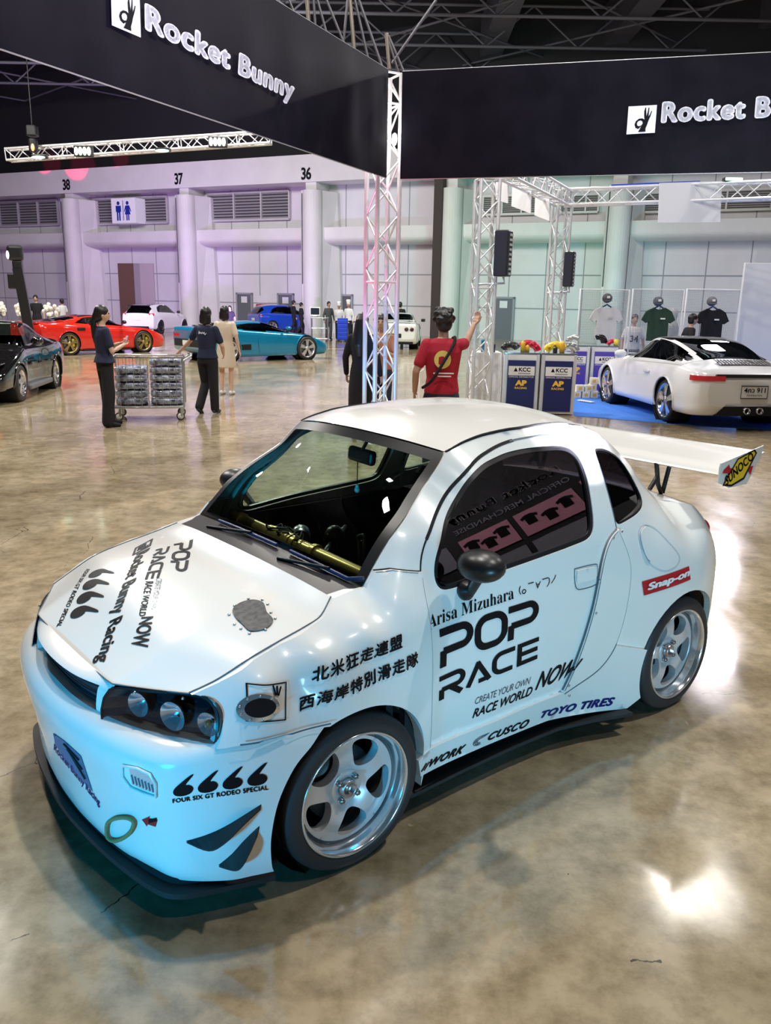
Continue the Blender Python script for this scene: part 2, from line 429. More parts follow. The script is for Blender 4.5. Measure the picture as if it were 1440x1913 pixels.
GREYD = mat('door_grey', (.13, .145, .17), .5)
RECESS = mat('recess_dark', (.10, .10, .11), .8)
LOUV = mat('louvre_metal', (.55, .54, .53), .5, .2)
w = MB(); w.add([wp_(-62, 0, -1.2), wp_(32, 0, -1.2), wp_(32, 9.2, -1.2), wp_(-62, 9.2, -1.2)], [(0, 1, 2, 3)], False)
tag(w.build('wall_back', PLASTER), kind='structure')
jm = MB()
for py in (512, 566): 
    z = wl_uv(480, py, -1.2)[1]; wbox(jm, -62, 32, z-.03, z+.03, -1.2, -1.19)
for k in range(-33, 18):
    wbox(jm, k*1.85, k*1.85+.05, 0, 8.6, -1.2, -1.192)
tag(jm.build('trim_1', JOINT), kind='structure')
ub0 = wl_uv(440, 348)[1]; ub1 = wl_uv(440, 299)[1]
mb0 = wl_uv(455, 458)[1]; mb1 = wl_uv(455, 428)[1]
bm_ = MB(); wbox(bm_, -62, 32, ub0, ub1, -1.2, .35); tag(bm_.build('trim_2', CONC), kind='structure')
up_ = MB(); up_.add([wp_(-62, ub1-.2, -1.25), wp_(32, ub1-.2, -1.25), wp_(32, 15.2, -1.25), wp_(-62, 15.2, -1.25)], [(0, 1, 2, 3)], False)
up_.add([wp_(-62, ub1, -1.25), wp_(32, ub1, -1.25), wp_(32, ub1, -1.2), wp_(-62, ub1, -1.2)], [(0, 1, 2, 3)], False)
tag(up_.build('trim_47', mat('upper_black', (.012, .012, .016), .8)), kind='structure')
bm_ = MB(); prof = []
hh = mb1-mb0
for a in range(0, 9): prof.append((-.05-.55+.6*math.cos(math.radians(-90+a*11.25)), mb0+hh*.42+hh*.42*math.sin(math.radians(-90+a*11.25))))
prof = [(-1.2, mb0)]+prof+[(-.0, mb1), (-1.2, mb1)]
bm_.add([wp_(-62, z, o) for o, z in prof]+[wp_(32, z, o) for o, z in prof], [(i, i+1, len(prof)+i+1, len(prof)+i) for i in range(len(prof)-1)], False)
tag(bm_.build('trim_3', CONC), kind='structure')
COLS = [(128, 372), (343, 365), (580, 356), (842, 352), (1158, 345), (-100, 380), (1500, 340)]
NUMB = {0: '38', 1: '37', 2: '36'}
for k, (px, py) in enumerate(COLS):
    u = wl_uv(px, py, .3)[0]; cm_ = MB(); top = wl_uv(px, py, .3)[1]
    prof = []
    for a in range(0, 13): prof.append((u+.05+.56*math.cos(PI-a*PI/12*.62), .15+.62*math.sin(a*PI/12*.62+.0)))
    prof = [(u-.50, -1.2)]+[(u-.50, .45), (u-.42, .55)]+[(u+.05+.52*math.cos(PI*.75-a*PI*.75/10), .2+.52*math.sin(PI*.75-a*PI*.75/10)) for a in range(11)]+[(u+.62, -1.2)]
    n = len(prof); cm_.add([wp_(a, 0, b) for a, b in prof]+[wp_(a, top, b) for a, b in prof], [(i, i+1, n+i+1, n+i) for i in range(n-1)]+[tuple(range(n, 2*n))], False)
    wbox(cm_, u-.32, u+.32, top, ub0, -1.2, .25)
    # pier behind the shaft, leaning out towards the foot
    cm_.add([wp_(u+.6, 0, -1.2), wp_(u+1.25, 0, -.9), wp_(u+1.25, 0, -1.2), wp_(u+.6, top, -1.2), wp_(u+.95, top, -.9), wp_(u+.95, top, -1.2), wp_(u+.6, 0, .1), wp_(u+.6, top, .1)], [(6, 1, 4, 7), (1, 2, 5, 4), (7, 4, 5, 3)], False)
    c = cm_.build('trim_%d' % (4+k), CONC); tag(c, kind='structure')
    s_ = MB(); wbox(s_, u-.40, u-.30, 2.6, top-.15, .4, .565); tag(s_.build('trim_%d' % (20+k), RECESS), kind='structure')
    if k in NUMB:
        pxn, pyn = [(124, 345), (334, 334), (572, 324)][k]; cu, cz = wl_uv(pxn, pyn, .36); t = MB(); hgt = .62
        d = text2d(NUMB[k], .03, 0, .9, 0); flat_text(t, '', wp_(cu-.30, cz-hgt/2, .36), wu*.60, Vector((0, 0, hgt)), wn_, .01, data=d)
        tag(t.build('column_number', INK), 'black number %s on the pale beam above its column' % NUMB[k], 'number', 'column numbers along the hall wall')
# louvred vents (windows of the upper storey)
for k, (x0, y0, x1, y1) in enumerate([(390, 364, 543, 409), (180, 373, 316, 416), (0, 379, 113, 420), (905, 368, 1012, 399), (1050, 366, 1118, 396), (1200, 362, 1440, 391)]):
    u0, z1 = wl_uv(x0, y0, -1.2); u1, z0 = wl_uv(x1, y1, -1.2); m = MB(); wbox(m, u0, u1, z0, z1, -1.2, -1.15); tag(m.build('window_%d' % (k+1), RECESS), kind='structure')
    m = MB(); n = 9
    for i in range(n):
        z = z0+(z1-z0)*(i+.5)/n; m.add([wp_(u0, z-.03, -1.02), wp_(u1, z-.03, -1.02), wp_(u1, z+.05, -1.12), wp_(u0, z+.05, -1.12)], [(0, 1, 2, 3)], False)
    for f in (0, .333, .667, 1): wbox(m, u0+(u1-u0)*f-.04, u0+(u1-u0)*f+.04, z0, z1, -1.15, -.99)
    wbox(m, u0, u1, z1-.04, z1+.06, -1.15, -.98); wbox(m, u0, u1, z0-.06, z0+.04, -1.15, -.98)
    tag(m.build('trim_%d' % (30+k), LOUV), kind='structure')
# doors
DOORS = [(375, 549, 396, 608), (445, 550, 470, 610), (522, 551, 547, 612), (625, 553, 657, 618), (925, 558, 959, 632)]
for k, (x0, y0, x1, y1) in enumerate(DOORS):
    u0, z1 = wl_uv(x0, y0, -1.2); u1, _ = wl_uv(x1, y0, -1.2); m = MB(); wbox(m, u0, u1, 0, z1, -1.2, -1.12); d = tag(m.build('door_%d' % (k+1), GREYD if k != 3 else RECESS), kind='structure')
    m = MB(); wbox(m, u0-.10, u0, 0, z1+.1, -1.2, -1.08); wbox(m, u1, u1+.10, 0, z1+.1, -1.2, -1.08); wbox(m, u0-.1, u1+.1, z1, z1+.1, -1.2, -1.08); m.build('door_frame', JOINT, d)
    if k != 3:
        uc = (u0+u1)/2; m = MB(); wbox(m, uc-.2, uc+.2, 1.55, 1.9, -1.12, -1.10); m.build('door_notice', mat('paper', (.72, .73, .76), .7), d)
u0, z1 = wl_uv(220, 492, -1.2); u1, _ = wl_uv(287, 492, -1.2)
m = MB(); wbox(m, u0, u1, 0, z1, -1.19, -1.17); op = tag(m.build('door_6', mat('passage_brown', (.16, .085, .06), .7)), kind='structure')
m = MB(); wbox(m, u0+(u1-u0)*.45, u0+(u1-u0)*.62, 0, z1, -1.17, -1.16); m.build('passage_wall', mat('passage_grey', (.36, .33, .36), .7), op)
m = MB(); wbox(m, u0+(u1-u0)*.62, u1, 0, z1, -1.17, -1.155); m.build('passage_light', mat('passage_lilac', (.52, .44, .48), .7), op)
# restroom sign: white curved box with two blue figures
u0, z1 = wl_uv(207, 371, -.2); u1, z0 = wl_uv(254, 416, -.2)
rs = empty('restroom_sign', wp_((u0+u1)/2, z0, -.2), 0, 'white restroom sign box with blue man and woman figures on hall wall', 'sign')
L_ = lambda u, z, o: wp_(u, z, o)-rs.location
m = MB(); wbox(m, u0, u1, z0, z1, -1.1, -.2); m.v = [tuple(Vector(v)-rs.location) for v in m.v]; m.build('sign_box', mat('sign_white', (.78, .77, .80), .5, emit=(.8, .8, .9), estr=.15), rs)
BLUE = mat('sign_blue', (.01, .03, .35), .5)
W_ = u1-u0; Hh = z1-z0
for k, cx in enumerate((.30, .68)):
    m = MB(); c0 = u0+W_*cx; zz = lambda f: z0+Hh*f
    man = [(-.075, .10), (-.015, .10), (-.015, .42), (.015, .42), (.015, .10), (.075, .10), (.075, .45), (.11, .45), (.11, .70), (-.11, .70), (-.11, .45), (-.075, .45)]
    wom = [(-.06, .10), (-.012, .10), (-.012, .34), (.012, .34), (.012, .10), (.06, .10), (.06, .34), (.12, .34), (.07, .58), (.13, .44), (.15, .47), (.08, .70), (-.08, .70), (-.15, .47), (-.13, .44), (-.07, .58), (-.12, .34), (-.06, .34)]
    v, f = tri2d(wom if k else man); m.add([L_(c0+a*W_, zz(b), -.185) for a, b in v], f, False)
    m.add([L_(c0+.06*W_*math.cos(t), zz(.80)+.06*W_*math.sin(t), -.185) for t in np.linspace(0, 2*PI, 16)[:-1]], [tuple(range(15))], False); m.build('figure', BLUE, rs)
m = MB(); wbox(m, u0+W_*.485, u0+W_*.505, z0+Hh*.1, z0+Hh*.9, -.19, -.18); m.v = [tuple(Vector(v)-rs.location) for v in m.v]; m.build('divider', BLUE, rs)
# lit exit sign, fire cabinet, notice
u, z = wl_uv(382, 535, -1.1); es = MB(); wbox(es, u-.25, u+.25, z-.18, z+.18, -1.2, -1.05); o = es.build('exit_sign', mat('exit_green', (.02, .35, .30), .4, emit=(.1, .9, .75), estr=1.2))
tag(o, 'small lit green exit sign above the leftmost grey door', 'sign')
u0, z1 = wl_uv(480, 568, -1.0); u1, z0 = wl_uv(512, 580, -1.0); m = MB(); wbox(m, u0, u1, z0-.25, z1, -1.19, -.9)
o = tag(m.build('fire_cabinet', mat('cabinet_red', (.45, .03, .04), .4)), 'red fire hose cabinet on the wall behind the blue pickup', 'cabinet')
u, z = wl_uv(489, 559, -1.15); m = MB(); wbox(m, u-.35, u+.35, z-.2, z+.2, -1.2, -1.17); tag(m.build('wall_notice', MATS['paper']), 'white notice pinned on the wall above the red cabinet', 'notice')

# ceiling: dark deck with deep ribs and braces
DARK = mat('ceiling_black', (.012, .012, .016), .8)
DSTEEL = mat('ceiling_steel', (.10, .10, .125), .55)
ce = MB(); ce.add([(-60, -30, 15), (60, -30, 15), (60, 62, 15), (-60, 62, 15)], [(3, 2, 1, 0)], False); tag(ce.build('ceiling', DARK), kind='structure')
def rib(k, x0, y0, x1, y1, wdt, zz=(13.2, 14.9)):
    m = MB(); a = Vector((x0, y0, (zz[0]+zz[1])/2)); b = Vector((x1, y1, (zz[0]+zz[1])/2)); m.beam(a, b, wdt, zz[1]-zz[0]); tag(m.build('trim_%d' % k, DARK2), kind='structure')
DARK2 = mat('ceiling_rib', (.07, .07, .092), .6)
k = 50
for x in (-26, -17, -8.5, 4.2, 9.6, 15.5, 23):
    rib(k, x, 5, x*1.0+.5, 50, 1.0); k += 1
tb = MB()
for y in range(8, 50, 4):
    for z in (12.6, 14.2): tb.bar((-40, y, z), (40, y, z), .07, 6)
    for x in range(-40, 40, 4):
        tb.bar((x, y, 12.6), (x+2, y, 14.2), .045, 5); tb.bar((x+2, y, 14.2), (x+4, y, 12.6), .045, 5)
tag(tb.build('trim_48', DSTEEL), kind='structure')
tb = MB()
for x in range(-38, 40, 8):
    for y in range(6, 48, 8): tb.bar((x, y, 13.0), (x+8, y+8, 13.0), .05, 5); tb.bar((x+8, y, 13.0), (x, y+8, 13.0), .05, 5)
tag(tb.build('trim_49', DSTEEL), kind='structure')
for k, (x, y) in enumerate([(-10.2, 30), (-15, 34), (4.5, 26)]):
    m = MB(); m.lathe([(0, .25), (.12, .22), (.28, .0), (0, .02)], (0, 0, 0), 'Z', 20); o = m.build('high_bay_lamp', mat('lamp_dim', (.5, .5, .6), .4, emit=(.75, .7, 1.), estr=1.5), None, (x, y, 12.3)); tag(o, ['small round lamp hanging among the roof braces, left of the moving light', 'small round lamp in the roof at the far left edge', 'small twin lit lamp in the dark roof above the right banner'][k], 'lamp', 'roof lamps')

# ------------------------------------------------------------------ trusses
def truss_parts(a, b, size, mat_=None, rot=0., r=.025, bay=None, ends=True):
    """square lattice girder from a to b: four chords and zigzag braces"""
    a = Vector(a); b = Vector(b); t = (b-a); Ln = t.length; t.normalize()
    q = Vector((0, 0, 1)) if abs(t.z) < .9 else Vector((1, 0, 0)); u = t.cross(q).normalized(); v = t.cross(u)
    if rot: R = Matrix.Rotation(rot, 3, t); u = R @ u; v = R @ v
    h = size/2; cs = [u*h+v*h, u*h-v*h, -u*h-v*h, -u*h+v*h]; bay = bay or size*1.05; n = max(1, int(round(Ln/bay)))
    ch = MB(); br = MB()
    for c in cs: ch.bar(a+c, b+c, r, 8)
    for i in range(4):
        c0, c1 = cs[i], cs[(i+1) % 4]
        for k in range(n):
            s = (k+i) % 2; p, q_ = (c0, c1) if s else (c1, c0)
            br.bar(a+p+t*(Ln*k/n), a+q_+t*(Ln*(k+1)/n), r*.42, 5)
    rg = MB()
    stops = [0.0, Ln]+[x for x in np.arange(2.0, Ln-.3, 2.0)] if ends else []
    for d in stops:
        for i in range(4): rg.bar(a+cs[i]+t*d, a+cs[(i+1) % 4]+t*d, r*.5, 5)
    return ch, br, rg
def truss(name, a, b, size, label, cat='truss', group=None, rot=0., r=.028, bay=None):
    o = empty(name, a, 0, label, cat, group); A = Vector(a)
    for nm, m in zip(('chord', 'lattice', 'ring'), truss_parts((0, 0, 0), Vector(b)-A, size, None, rot, r, bay)):
        if m.v: m.build(nm, TRUSS, o)
    return o
D1 = 10.6
t1 = ondepth(714, 430, D1); t1b = Vector((t1.x, t1.y, 0)); t1top = ondepth(727, 140, D1).z
truss('truss_column', t1b, (t1b.x, t1b.y, t1top), .29, 'aluminium lattice column joining the two black banners', rot=math.radians(28))
zb = ondepth(690, 338, D1).z; zt = ondepth(700, 142, D1).z
T = Vector((t1b.x, t1b.y, 0))
pl = onz(0, 107, zb); dl = Vector((pl.x-T.x, pl.y-T.y, 0)); dl.normalize()
pr = onz(1440, 325, zb); dr = Vector((pr.x-T.x, pr.y-T.y, 0)); dr.normalize()
BAN = noise_mat('banner_fabric', (.004, .0035, .0075), (.006, .005, .011), 3, (.34, .46)); BAN.node_tree.nodes['Principled BSDF'].inputs['Specular IOR Level'].default_value = .15
PALE = mat('banner_print', (.86, .87, .97), .5)
def hand_logo():
    """square plate with an OK hand cut dark: returns (square, hand) outlines in a unit box"""
    ring = [(.50, .26), (.40, .17), (.30, .22), (.26, .34), (.30, .46), (.40, .54), (.52, .55), (.60, .50), (.58, .62), (.57, .80), (.60, .93), (.63, .93), (.64, .80), (.66, .62), (.69, .74), (.71, .92), (.745, .92), (.74, .72), (.735, .60), (.78, .68), (.82, .80), (.85, .79), (.80, .60), (.74, .44), (.71, .32), (.66, .18), (.67, .06), (.40, .06), (.46, .16)]
    eye = [(.42, .27), (.36, .30), (.34, .38), (.38, .45), (.46, .48), (.53, .44), (.55, .36), (.50, .29)]
    return ring, eye
def banner(name, d, length, label, logo, words, sgn):
    o = empty(name, T+d*.25+Vector((0, 0, zb)), 0, label, 'banner', 'black booth banners')
    nn = Vector((d.y, -d.x, 0)); nn = nn if nn.dot(-T) > 0 else -nn
    m = MB(); h = zt-zb; nx = 40; P = []
    for i in range(nx+1):
        f = i/nx; s = d*(length*f); wob = .010*math.sin(f*length*7.1)+.006*math.sin(f*length*17)
        P.append([s+nn*(.16+wob*math.sin(PI*j/6))+Vector((0, 0, h*j/6)) for j in range(7)])
    m.grid(P); cl = m.build('cloth', BAN, o); m2 = MB(); m2.grid([[p-nn*.02 for p in r] for r in P], flip=True); m2.build('cloth_back', BAN, o)
    rail = MB(); rail.tube([nn*.15+Vector((0, 0, h)), d*length+nn*.15+Vector((0, 0, h))], .009, 8); rail.tube([nn*.15, d*length+nn*.15], .008, 8); rail.build('banner_rail', mat('rail_grey', (.42, .42, .45), .4, .5), o)
    org = o.location+nn*.19; right = d*sgn
    def quad(px4, data, nm, material, off):
        q = [onplane(px, py, org+nn*off, nn)-o.location for px, py in px4]; q = [tuple(x) for x in q]
        v = [np.array(bil(q, a, b)) for a, b in data[0]]; return MB().add([Vector(x) for x in v], data[1], False).build(nm, material, o)
    lq, tq = logo, words
    quad(lq, ([(0, 0), (1, 0), (1, 1), (0, 1)], [(0, 1, 2, 3)]), 'emblem', PALE, 0)
    ring, eye = hand_logo(); v, f = tri2d(ring, [eye]); quad(lq, (v, f), 'emblem_hand', INK, .008)
    for t_, q_ in tq: quad(q_, bold2d(t_, .07, 0, 1.10, 0), 'lettering', PALE, 0)
    return o
bl = banner('banner', dl, 9.0, 'long black banner running to the upper left with pale lettering', [(209, 47), (263, 70), (261, 0), (207, -22)], [('Rocket Bunny', [(271, 70), (547, 200), (552, 152), (270, 4)])], -1)
brn = banner('banner', dr, 9.0, 'black banner across the right side above the white sports car', [(1170, 251), (1223, 248), (1227, 196), (1174, 199)], [('Rocket Bunny', [(1233, 242), (1552, 226), (1556, 172), (1237, 190)])], 1)
# box girders carrying the banners
nl_ = Vector((dl.y, -dl.x, 0)); nl_ = nl_ if nl_.dot(-T) > 0 else -nl_; nr_ = Vector((dr.y, -dr.x, 0)); nr_ = nr_ if nr_.dot(-T) > 0 else -nr_
g1 = truss('truss_beam', T+dl*.45-nl_*.12+Vector((0, 0, zt-.3)), T+dl*9-nl_*.12+Vector((0, 0, zt-.3)), .29, 'lattice girder hidden behind the left black banner', 'truss', 'girders behind the banners')
g2 = truss('truss_beam', T+dr*.45-nr_*.12+Vector((0, 0, zt-.3)), T+dr*9-nr_*.12+Vector((0, 0, zt-.3)), .29, 'lattice girder hidden behind the right black banner', 'truss', 'girders behind the banners')
# inclined rods above the left banner
rods = [((540, 0), (557, 42)), ((573, -10), (577, 57)), ((585, -10), (590, 68)), ((593, 0), (615, 80)), ((608, -5), (652, 104)), ((653, -10), (663, 113)), ((661, -10), (694, 138)), ((667, -10), (722, 148)), ((650, -5), (640, 92)), ((722, 62), (727, 128)), ((722, 64), (746, 140)), ((725, 66), (760, 148)), ((815, 0), (732, 118))]
ro = empty('roof_rigging', T+Vector((0, 0, zt)), 0, 'bundle of slanting steel rods rising above the corner of the banners', 'rigging')
for k, (a, b) in enumerate(rods):
    d_ = D1+1.2; m = MB(); m.bar(ondepth(*a, d_)-ro.location, ondepth(*b, d_)-ro.location, .028 if k in (1, 5, 9) else .018, 6); m.build('rod', mat('rod_tan', (.30, .26, .22), .4, .6) if k in (1, 5, 9) else mat('rod_grey', (.16, .16, .18), .4, .7), ro)
# flood lamps inside the corner column
for k, (px, py) in enumerate([(700, 252), (717, 254), (737, 256)]):
    p = ondepth(px, py, D1+.0); o = empty('flood_lamp', p, 0, ['left flood lamp glowing inside the corner column', 'middle flood lamp glowing inside the corner column', 'right flood lamp glowing inside the corner column'][k], 'lamp', 'flood lamps in the corner column')
    m = MB(); m.lathe([(0, .04), (.03, .035), (.042, -.03), (.04, -.04)], (0, 0, 0), 'Z', 16); m.build('lamp_can', BLACKP, o)
    m = MB(); m.sphere((0, -.03, -.03), (.03, .03, .07), 14, 10); m.build('lamp_glow', mat('flood_glow', (.9, 1, .8), .3, emit=(.95, 1., .85), estr=9.), o)
    L = bpy.data.lights.new('flood_light', 'POINT'); L.energy = 16; L.color = (1., .97, .93); L.shadow_soft_size = .04; lo = bpy.data.objects.new('flood_light', L); C.objects.link(lo); lo.parent = o; lo.location = ((-.22, -.22, .0), (0, -.24, 0), (.22, -.20, .0))[k]
# second booth
c2 = ondepth(902, 540, 13.4); truss('truss_column', (c2.x, c2.y, 0), (c2.x, c2.y, ondepth(910, 335, 13.4).z), .29, 'aluminium lattice column carrying a black speaker, left of the product counters', rot=math.radians(12))
c3 = ondepth(1041, 520, 18.0); z3 = ondepth(1050, 358, 18.0).z; truss('truss_column', (c3.x, c3.y, 0), (c3.x, c3.y, z3), .29, 'aluminium lattice column further back, behind the product counters', rot=math.radians(10))
e3 = onz(1500, 340, z3); truss('truss_beam', (c3.x, c3.y, z3-.12), (e3.x, e3.y, z3-.12), .29, 'white lattice girder spanning right above the display panels')
truss('truss_beam', (c3.x, c3.y, z3-.12), (c2.x, c2.y, z3-.12), .29, 'lattice girder with hanging white cards between the two columns')
def beam_y(px):
    for k in range(400):
        p = Vector((c3.x, c3.y, z3-.12)).lerp(Vector((e3.x, e3.y, z3-.12)), k/400)
        d = p-EYEP
        if 720+FPX*d.dot(rgt)/d.dot(fwd) > px: return p.y
    return 17.8
def speaker(px0, py0, px1, py1, Y, label):
    a = ondepth(px0, py0, Y); b = ondepth(px1, py1, Y); c = (a+b)/2; h = abs(a.z-b.z); w_ = abs(a.x-b.x)*.72
    o = empty('line_speaker', (c.x, c.y, b.z), -.45, label, 'speaker', 'black column speakers')
    m = MB(); m.rbox((0, 0, h/2), (w_, w_*1.1, h), .02); m.build('cabinet', BLACKP, o)
    m = MB(); m.box((0, -w_*.56, h/2), (w_*.86, .01, h*.95)); m.build('grille', mat('speaker_cloth', (.012, .012, .03), .6), o)
    m = MB()
    for k in range(9): m.box((w_*.5, w_*.1, h*(.06+.105*k)), (.03, w_*.5, h*.05))
    m.build('side_bracket', mat('bracket_pale', (.45, .47, .5), .4), o)
    m = MB(); m.tube([(w_*.1, 0, 0), (w_*.2, 0, -.10), (-.45, .1, -.12)], .018, 6); m.build('mount', STEEL, o)
speaker(923, 430, 956, 517, 13.2, 'larger black column speaker bolted to the nearer lattice column')
speaker(1053, 470, 1073, 536, 17.8, 'smaller black column speaker on the rear lattice column')
CARD = mat('white_card', (.80, .81, .86), .6)
for k, (pts, Y, lb) in enumerate([([(926, 340), (948, 340), (948, 380), (926, 373)], 15.5, 'narrow white card hanging nearest the column with the speaker'), ([(957, 340), (992, 342), (991, 399), (955, 385)], 16.5, 'white card hanging in the middle of the three in a row'), ([(1000, 348), (1026, 362), (1026, 413), (998, 402)], 17.5, 'white card hanging closest to the rear lattice column'), ([(1232, 342), (1349, 338), (1345, 415), (1229, 416)], beam_y(1290)-.16, 'wide white card hanging from the girder over the display panels')]):
    q = [ondepth(*p, Y-(.5 if (i in (1, 2) and k < 3) else 0)) for i, p in enumerate(pts)]; o0 = q[0]; m = MB(); n_ = (q[1]-q[0]).cross(q[3]-q[0]).normalized()
    m.add([p-o0 for p in q]+[p-o0+n_*.015 for p in q], [(3, 2, 1, 0), (4, 5, 6, 7), (0, 1, 5, 4), (1, 2, 6, 5), (2, 3, 7, 6), (3, 0, 4, 7)], False)
    tag(m.build('hanging_card', CARD, None, o0), lb, 'card', 'white cards hanging from the girders')
# far lighting girder on the left with its lamps
la = ondepth(15, 291, 31); lbp = ondepth(520, 256, 29); la.z = (la.z+lbp.z)/2; lbp = Vector((lbp.x, lbp.y, la.z))
la = onz(15, 289, 6.9) if False else la
truss('lighting_truss', ondepth(15, 290, 30.5), ondepth(505, 257, 30.0), .36, 'long lattice lighting girder hung below the dark roof at left', 'truss', r=.04)
for k, (px, py, big) in enumerate([(165, 290, 1), (412, 273, 1), (84, 299, 0), (311, 287, 0)]):
    p = ondepth(px, py, 30.0); o = empty('stage_lamp', p+Vector((0, -.52, 0)), 0, ['bright white lamp cluster hung on the lighting girder, left one', 'bright white lamp cluster hung on the lighting girder near the banner', 'thin green lit bar lamp under the left end of the girder', 'thin green lit bar lamp under the girder between the bright ones'][k], 'lamp', 'lamps on the lighting girder')
    m = MB(); m.rbox((0, .1, .05), (.62 if big else .5, .2, .34 if big else .12), .03); m.build('lamp_housing', BLACKP, o)
    gm = mat('lamp_white_glow', (.9, 1, .9), .3, emit=(.85, 1., .82), estr=7.) if big else mat('lamp_green_glow', (.5, 1, .8), .3, emit=(.45, 1., .78), estr=2.5)
    m = MB(); m.tube([(0, .1, .08), (0, .30, .1), (0, .78 if k == 2 else .38, .22)], .03, 6); m.build('clamp', BLACKP, o)
    for i in range(4 if big else 1):
        m = MB(); m.sphere(((-.21+.14*i) if big else 0, -.03, .04 if big else 0), (.06, .05, .13) if big else (.23, .05, .05), 10, 8); m.build('lamp_cell', gm, o)
p = ondepth(62, 266, 30); o = empty('moving_head_lamp', p, 0, 'dark moving head lamp clamped on the lighting girder with an orange glow', 'lamp')
m = MB(); m.rbox((0, 0, .35), (.35, .3, .35), .05); m.rbox((0, 0, -.1), (.28, .28, .45), .08); m.bar((0, 0, .5), (0, 0, 3.5), .02, 5); m.build('yoke', BLACKP, o)
m = MB(); m.sphere((.03, -.15, -.18), (.06, .03, .12), 10, 8); m.build('lens', mat('orange_glow', (1, .4, .2), .3, emit=(1, .35, .12), estr=2.), o)
# ------------------------------------------------------------------ the white compact car
CA = math.radians(39.2)
CO = Vector((-.540, 2.887, 0))
cdx = Vector((math.cos(CA), math.sin(CA), 0)); cdy = Vector((-math.sin(CA), math.cos(CA), 0))
def c_eye(): q = EYEP-CO; return Vector((q.dot(cdx), q.dot(cdy), q.z))
CE = c_eye()
def c_ray(px, py):
    r = ray(px, py); return Vector((r.dot(cdx), r.dot(cdy), r.z))
def c_on(px, py, axis, val):
    r = c_ray(px, py); return CE+r*((val-CE[axis])/r[axis])
car = empty('compact_car', CO, CA, 'white widebody compact car with black race lettering in the foreground', 'car')

# half width of the body over the side view: (x, z, half width)
WD = [(-.45,.13,.70),(-.30,.13,.74),(0,.13,.745),(.30,.13,.67),(.65,.13,.640),(1.0,.13,.640),(1.3,.13,.68),(1.6,.13,.745),(1.8,.13,.75),(2.0,.13,.725),(2.12,.13,.66),
 (-.46,.32,.70),(-.30,.30,.735),(0,.30,.755),(.30,.30,.70),(.65,.30,.687),(1.0,.30,.687),(1.3,.30,.705),(1.6,.30,.755),(1.8,.30,.762),(2.0,.30,.740),(2.13,.30,.68),
 (-.45,.45,.70),(-.28,.45,.735),(0,.47,.76),(.30,.50,.725),(.65,.50,.71),(1.0,.50,.71),(1.3,.50,.72),(1.6,.50,.757),(1.8,.52,.765),(2.0,.50,.745),(2.14,.50,.685),
 (-.44,.57,.685),(-.25,.58,.72),(0,.60,.742),(.25,.62,.735),(-.45,.63,.64),(-.2,.66,.69),(.05,.70,.715),(.3,.72,.72),(.65,.70,.712),(1.0,.70,.712),(1.3,.68,.72),(1.6,.66,.745),(1.8,.66,.745),(2.0,.66,.725),(2.11,.66,.69),
 (-.475,.692,.58),(-.40,.72,.605),(-.30,.763,.618),(-.20,.79,.616),(-.10,.812,.61),(-.04,.828,.60),(.03,.862,.555),(.145,.878,.573),
 (-.3,.72,.672),(-.12,.765,.682),(.05,.80,.688),(.2,.83,.685),(.17,.868,.632),
 (.265,1.008,.555),(.385,1.095,.525),(.491,1.167,.485),(.588,1.258,.465),(.692,1.286,.458),(.776,1.30,.455),(.924,1.309,.45),(1.08,1.312,.445),(1.232,1.308,.44),(1.38,1.285,.435),(1.50,1.245,.43),(1.62,1.175,.43),(1.75,1.075,.44),(1.84,.975,.46),(1.90,.915,.50),(2.0,.897,.555),(2.07,.88,.575),
 (.36,.87,.665),(.36,.95,.635),(.40,1.03,.60),(.65,.87,.690),(1.0,.88,.690),(1.2,.90,.685),(.65,1.0,.645),(1.0,1.0,.65),(1.2,1.02,.64),(.62,1.17,.565),(.9,1.17,.575),(1.15,1.17,.57),(.75,1.26,.50),(1.0,1.27,.505),(1.2,1.265,.50),
 (1.4,.88,.69),(1.4,1.02,.63),(1.4,1.15,.55),(1.6,.82,.70),(1.6,.95,.63),(1.55,1.10,.555),(1.8,.80,.69),(1.78,.92,.59),(2.0,.80,.68),(2.05,.78,.67)]
_P = np.array([(a, b) for a, b, c in WD]); _w = np.array([c for a, b, c in WD])
def _phi(d2): return np.where(d2 > 1e-12, .5*d2*np.log(np.maximum(d2, 1e-12)), 0)
def _fit(P, w, lam=3e-4):
    n = len(P); A = np.zeros((n+3, n+3)); d2 = ((P[:, None]-P[None])**2).sum(2)
    A[:n, :n] = _phi(d2)+lam*np.eye(n); A[:n, n] = 1; A[:n, n+1:] = P; A[n, :n] = 1; A[n+1:, :n] = P.T
    return np.linalg.solve(A, np.concatenate([w, [0, 0, 0]]))
_K = _fit(_P, _w, 5e-5)
def WV(X):
    X = np.asarray(X, float); d2 = ((X[:, None]-_P[None])**2).sum(2); n = len(_P)
    return _phi(d2) @ _K[:n]+_K[n]+X @ _K[n+1:]
def W(x, z): return float(WV([(x, z)])[0])
def S(px, py, off=0.):                       # sight line meets the near flank: (x, z)
    r = c_ray(px, py); y = -.70
    for k in range(25):
        p = CE+r*((y-CE.y)/r.y); y = .5*y+.5*(-(W(p.x, p.z)+off))
    return (p.x, p.z)
def SS(pts, off=0.): return [S(*p, off) for p in pts]
OFFS = []                                    # raised panels: (outline, height)
def woff(P):
    o = np.zeros(len(P))
    for poly, h in OFFS:
        m = inside(poly, P); o[m] = np.maximum(o[m], h)
    return o
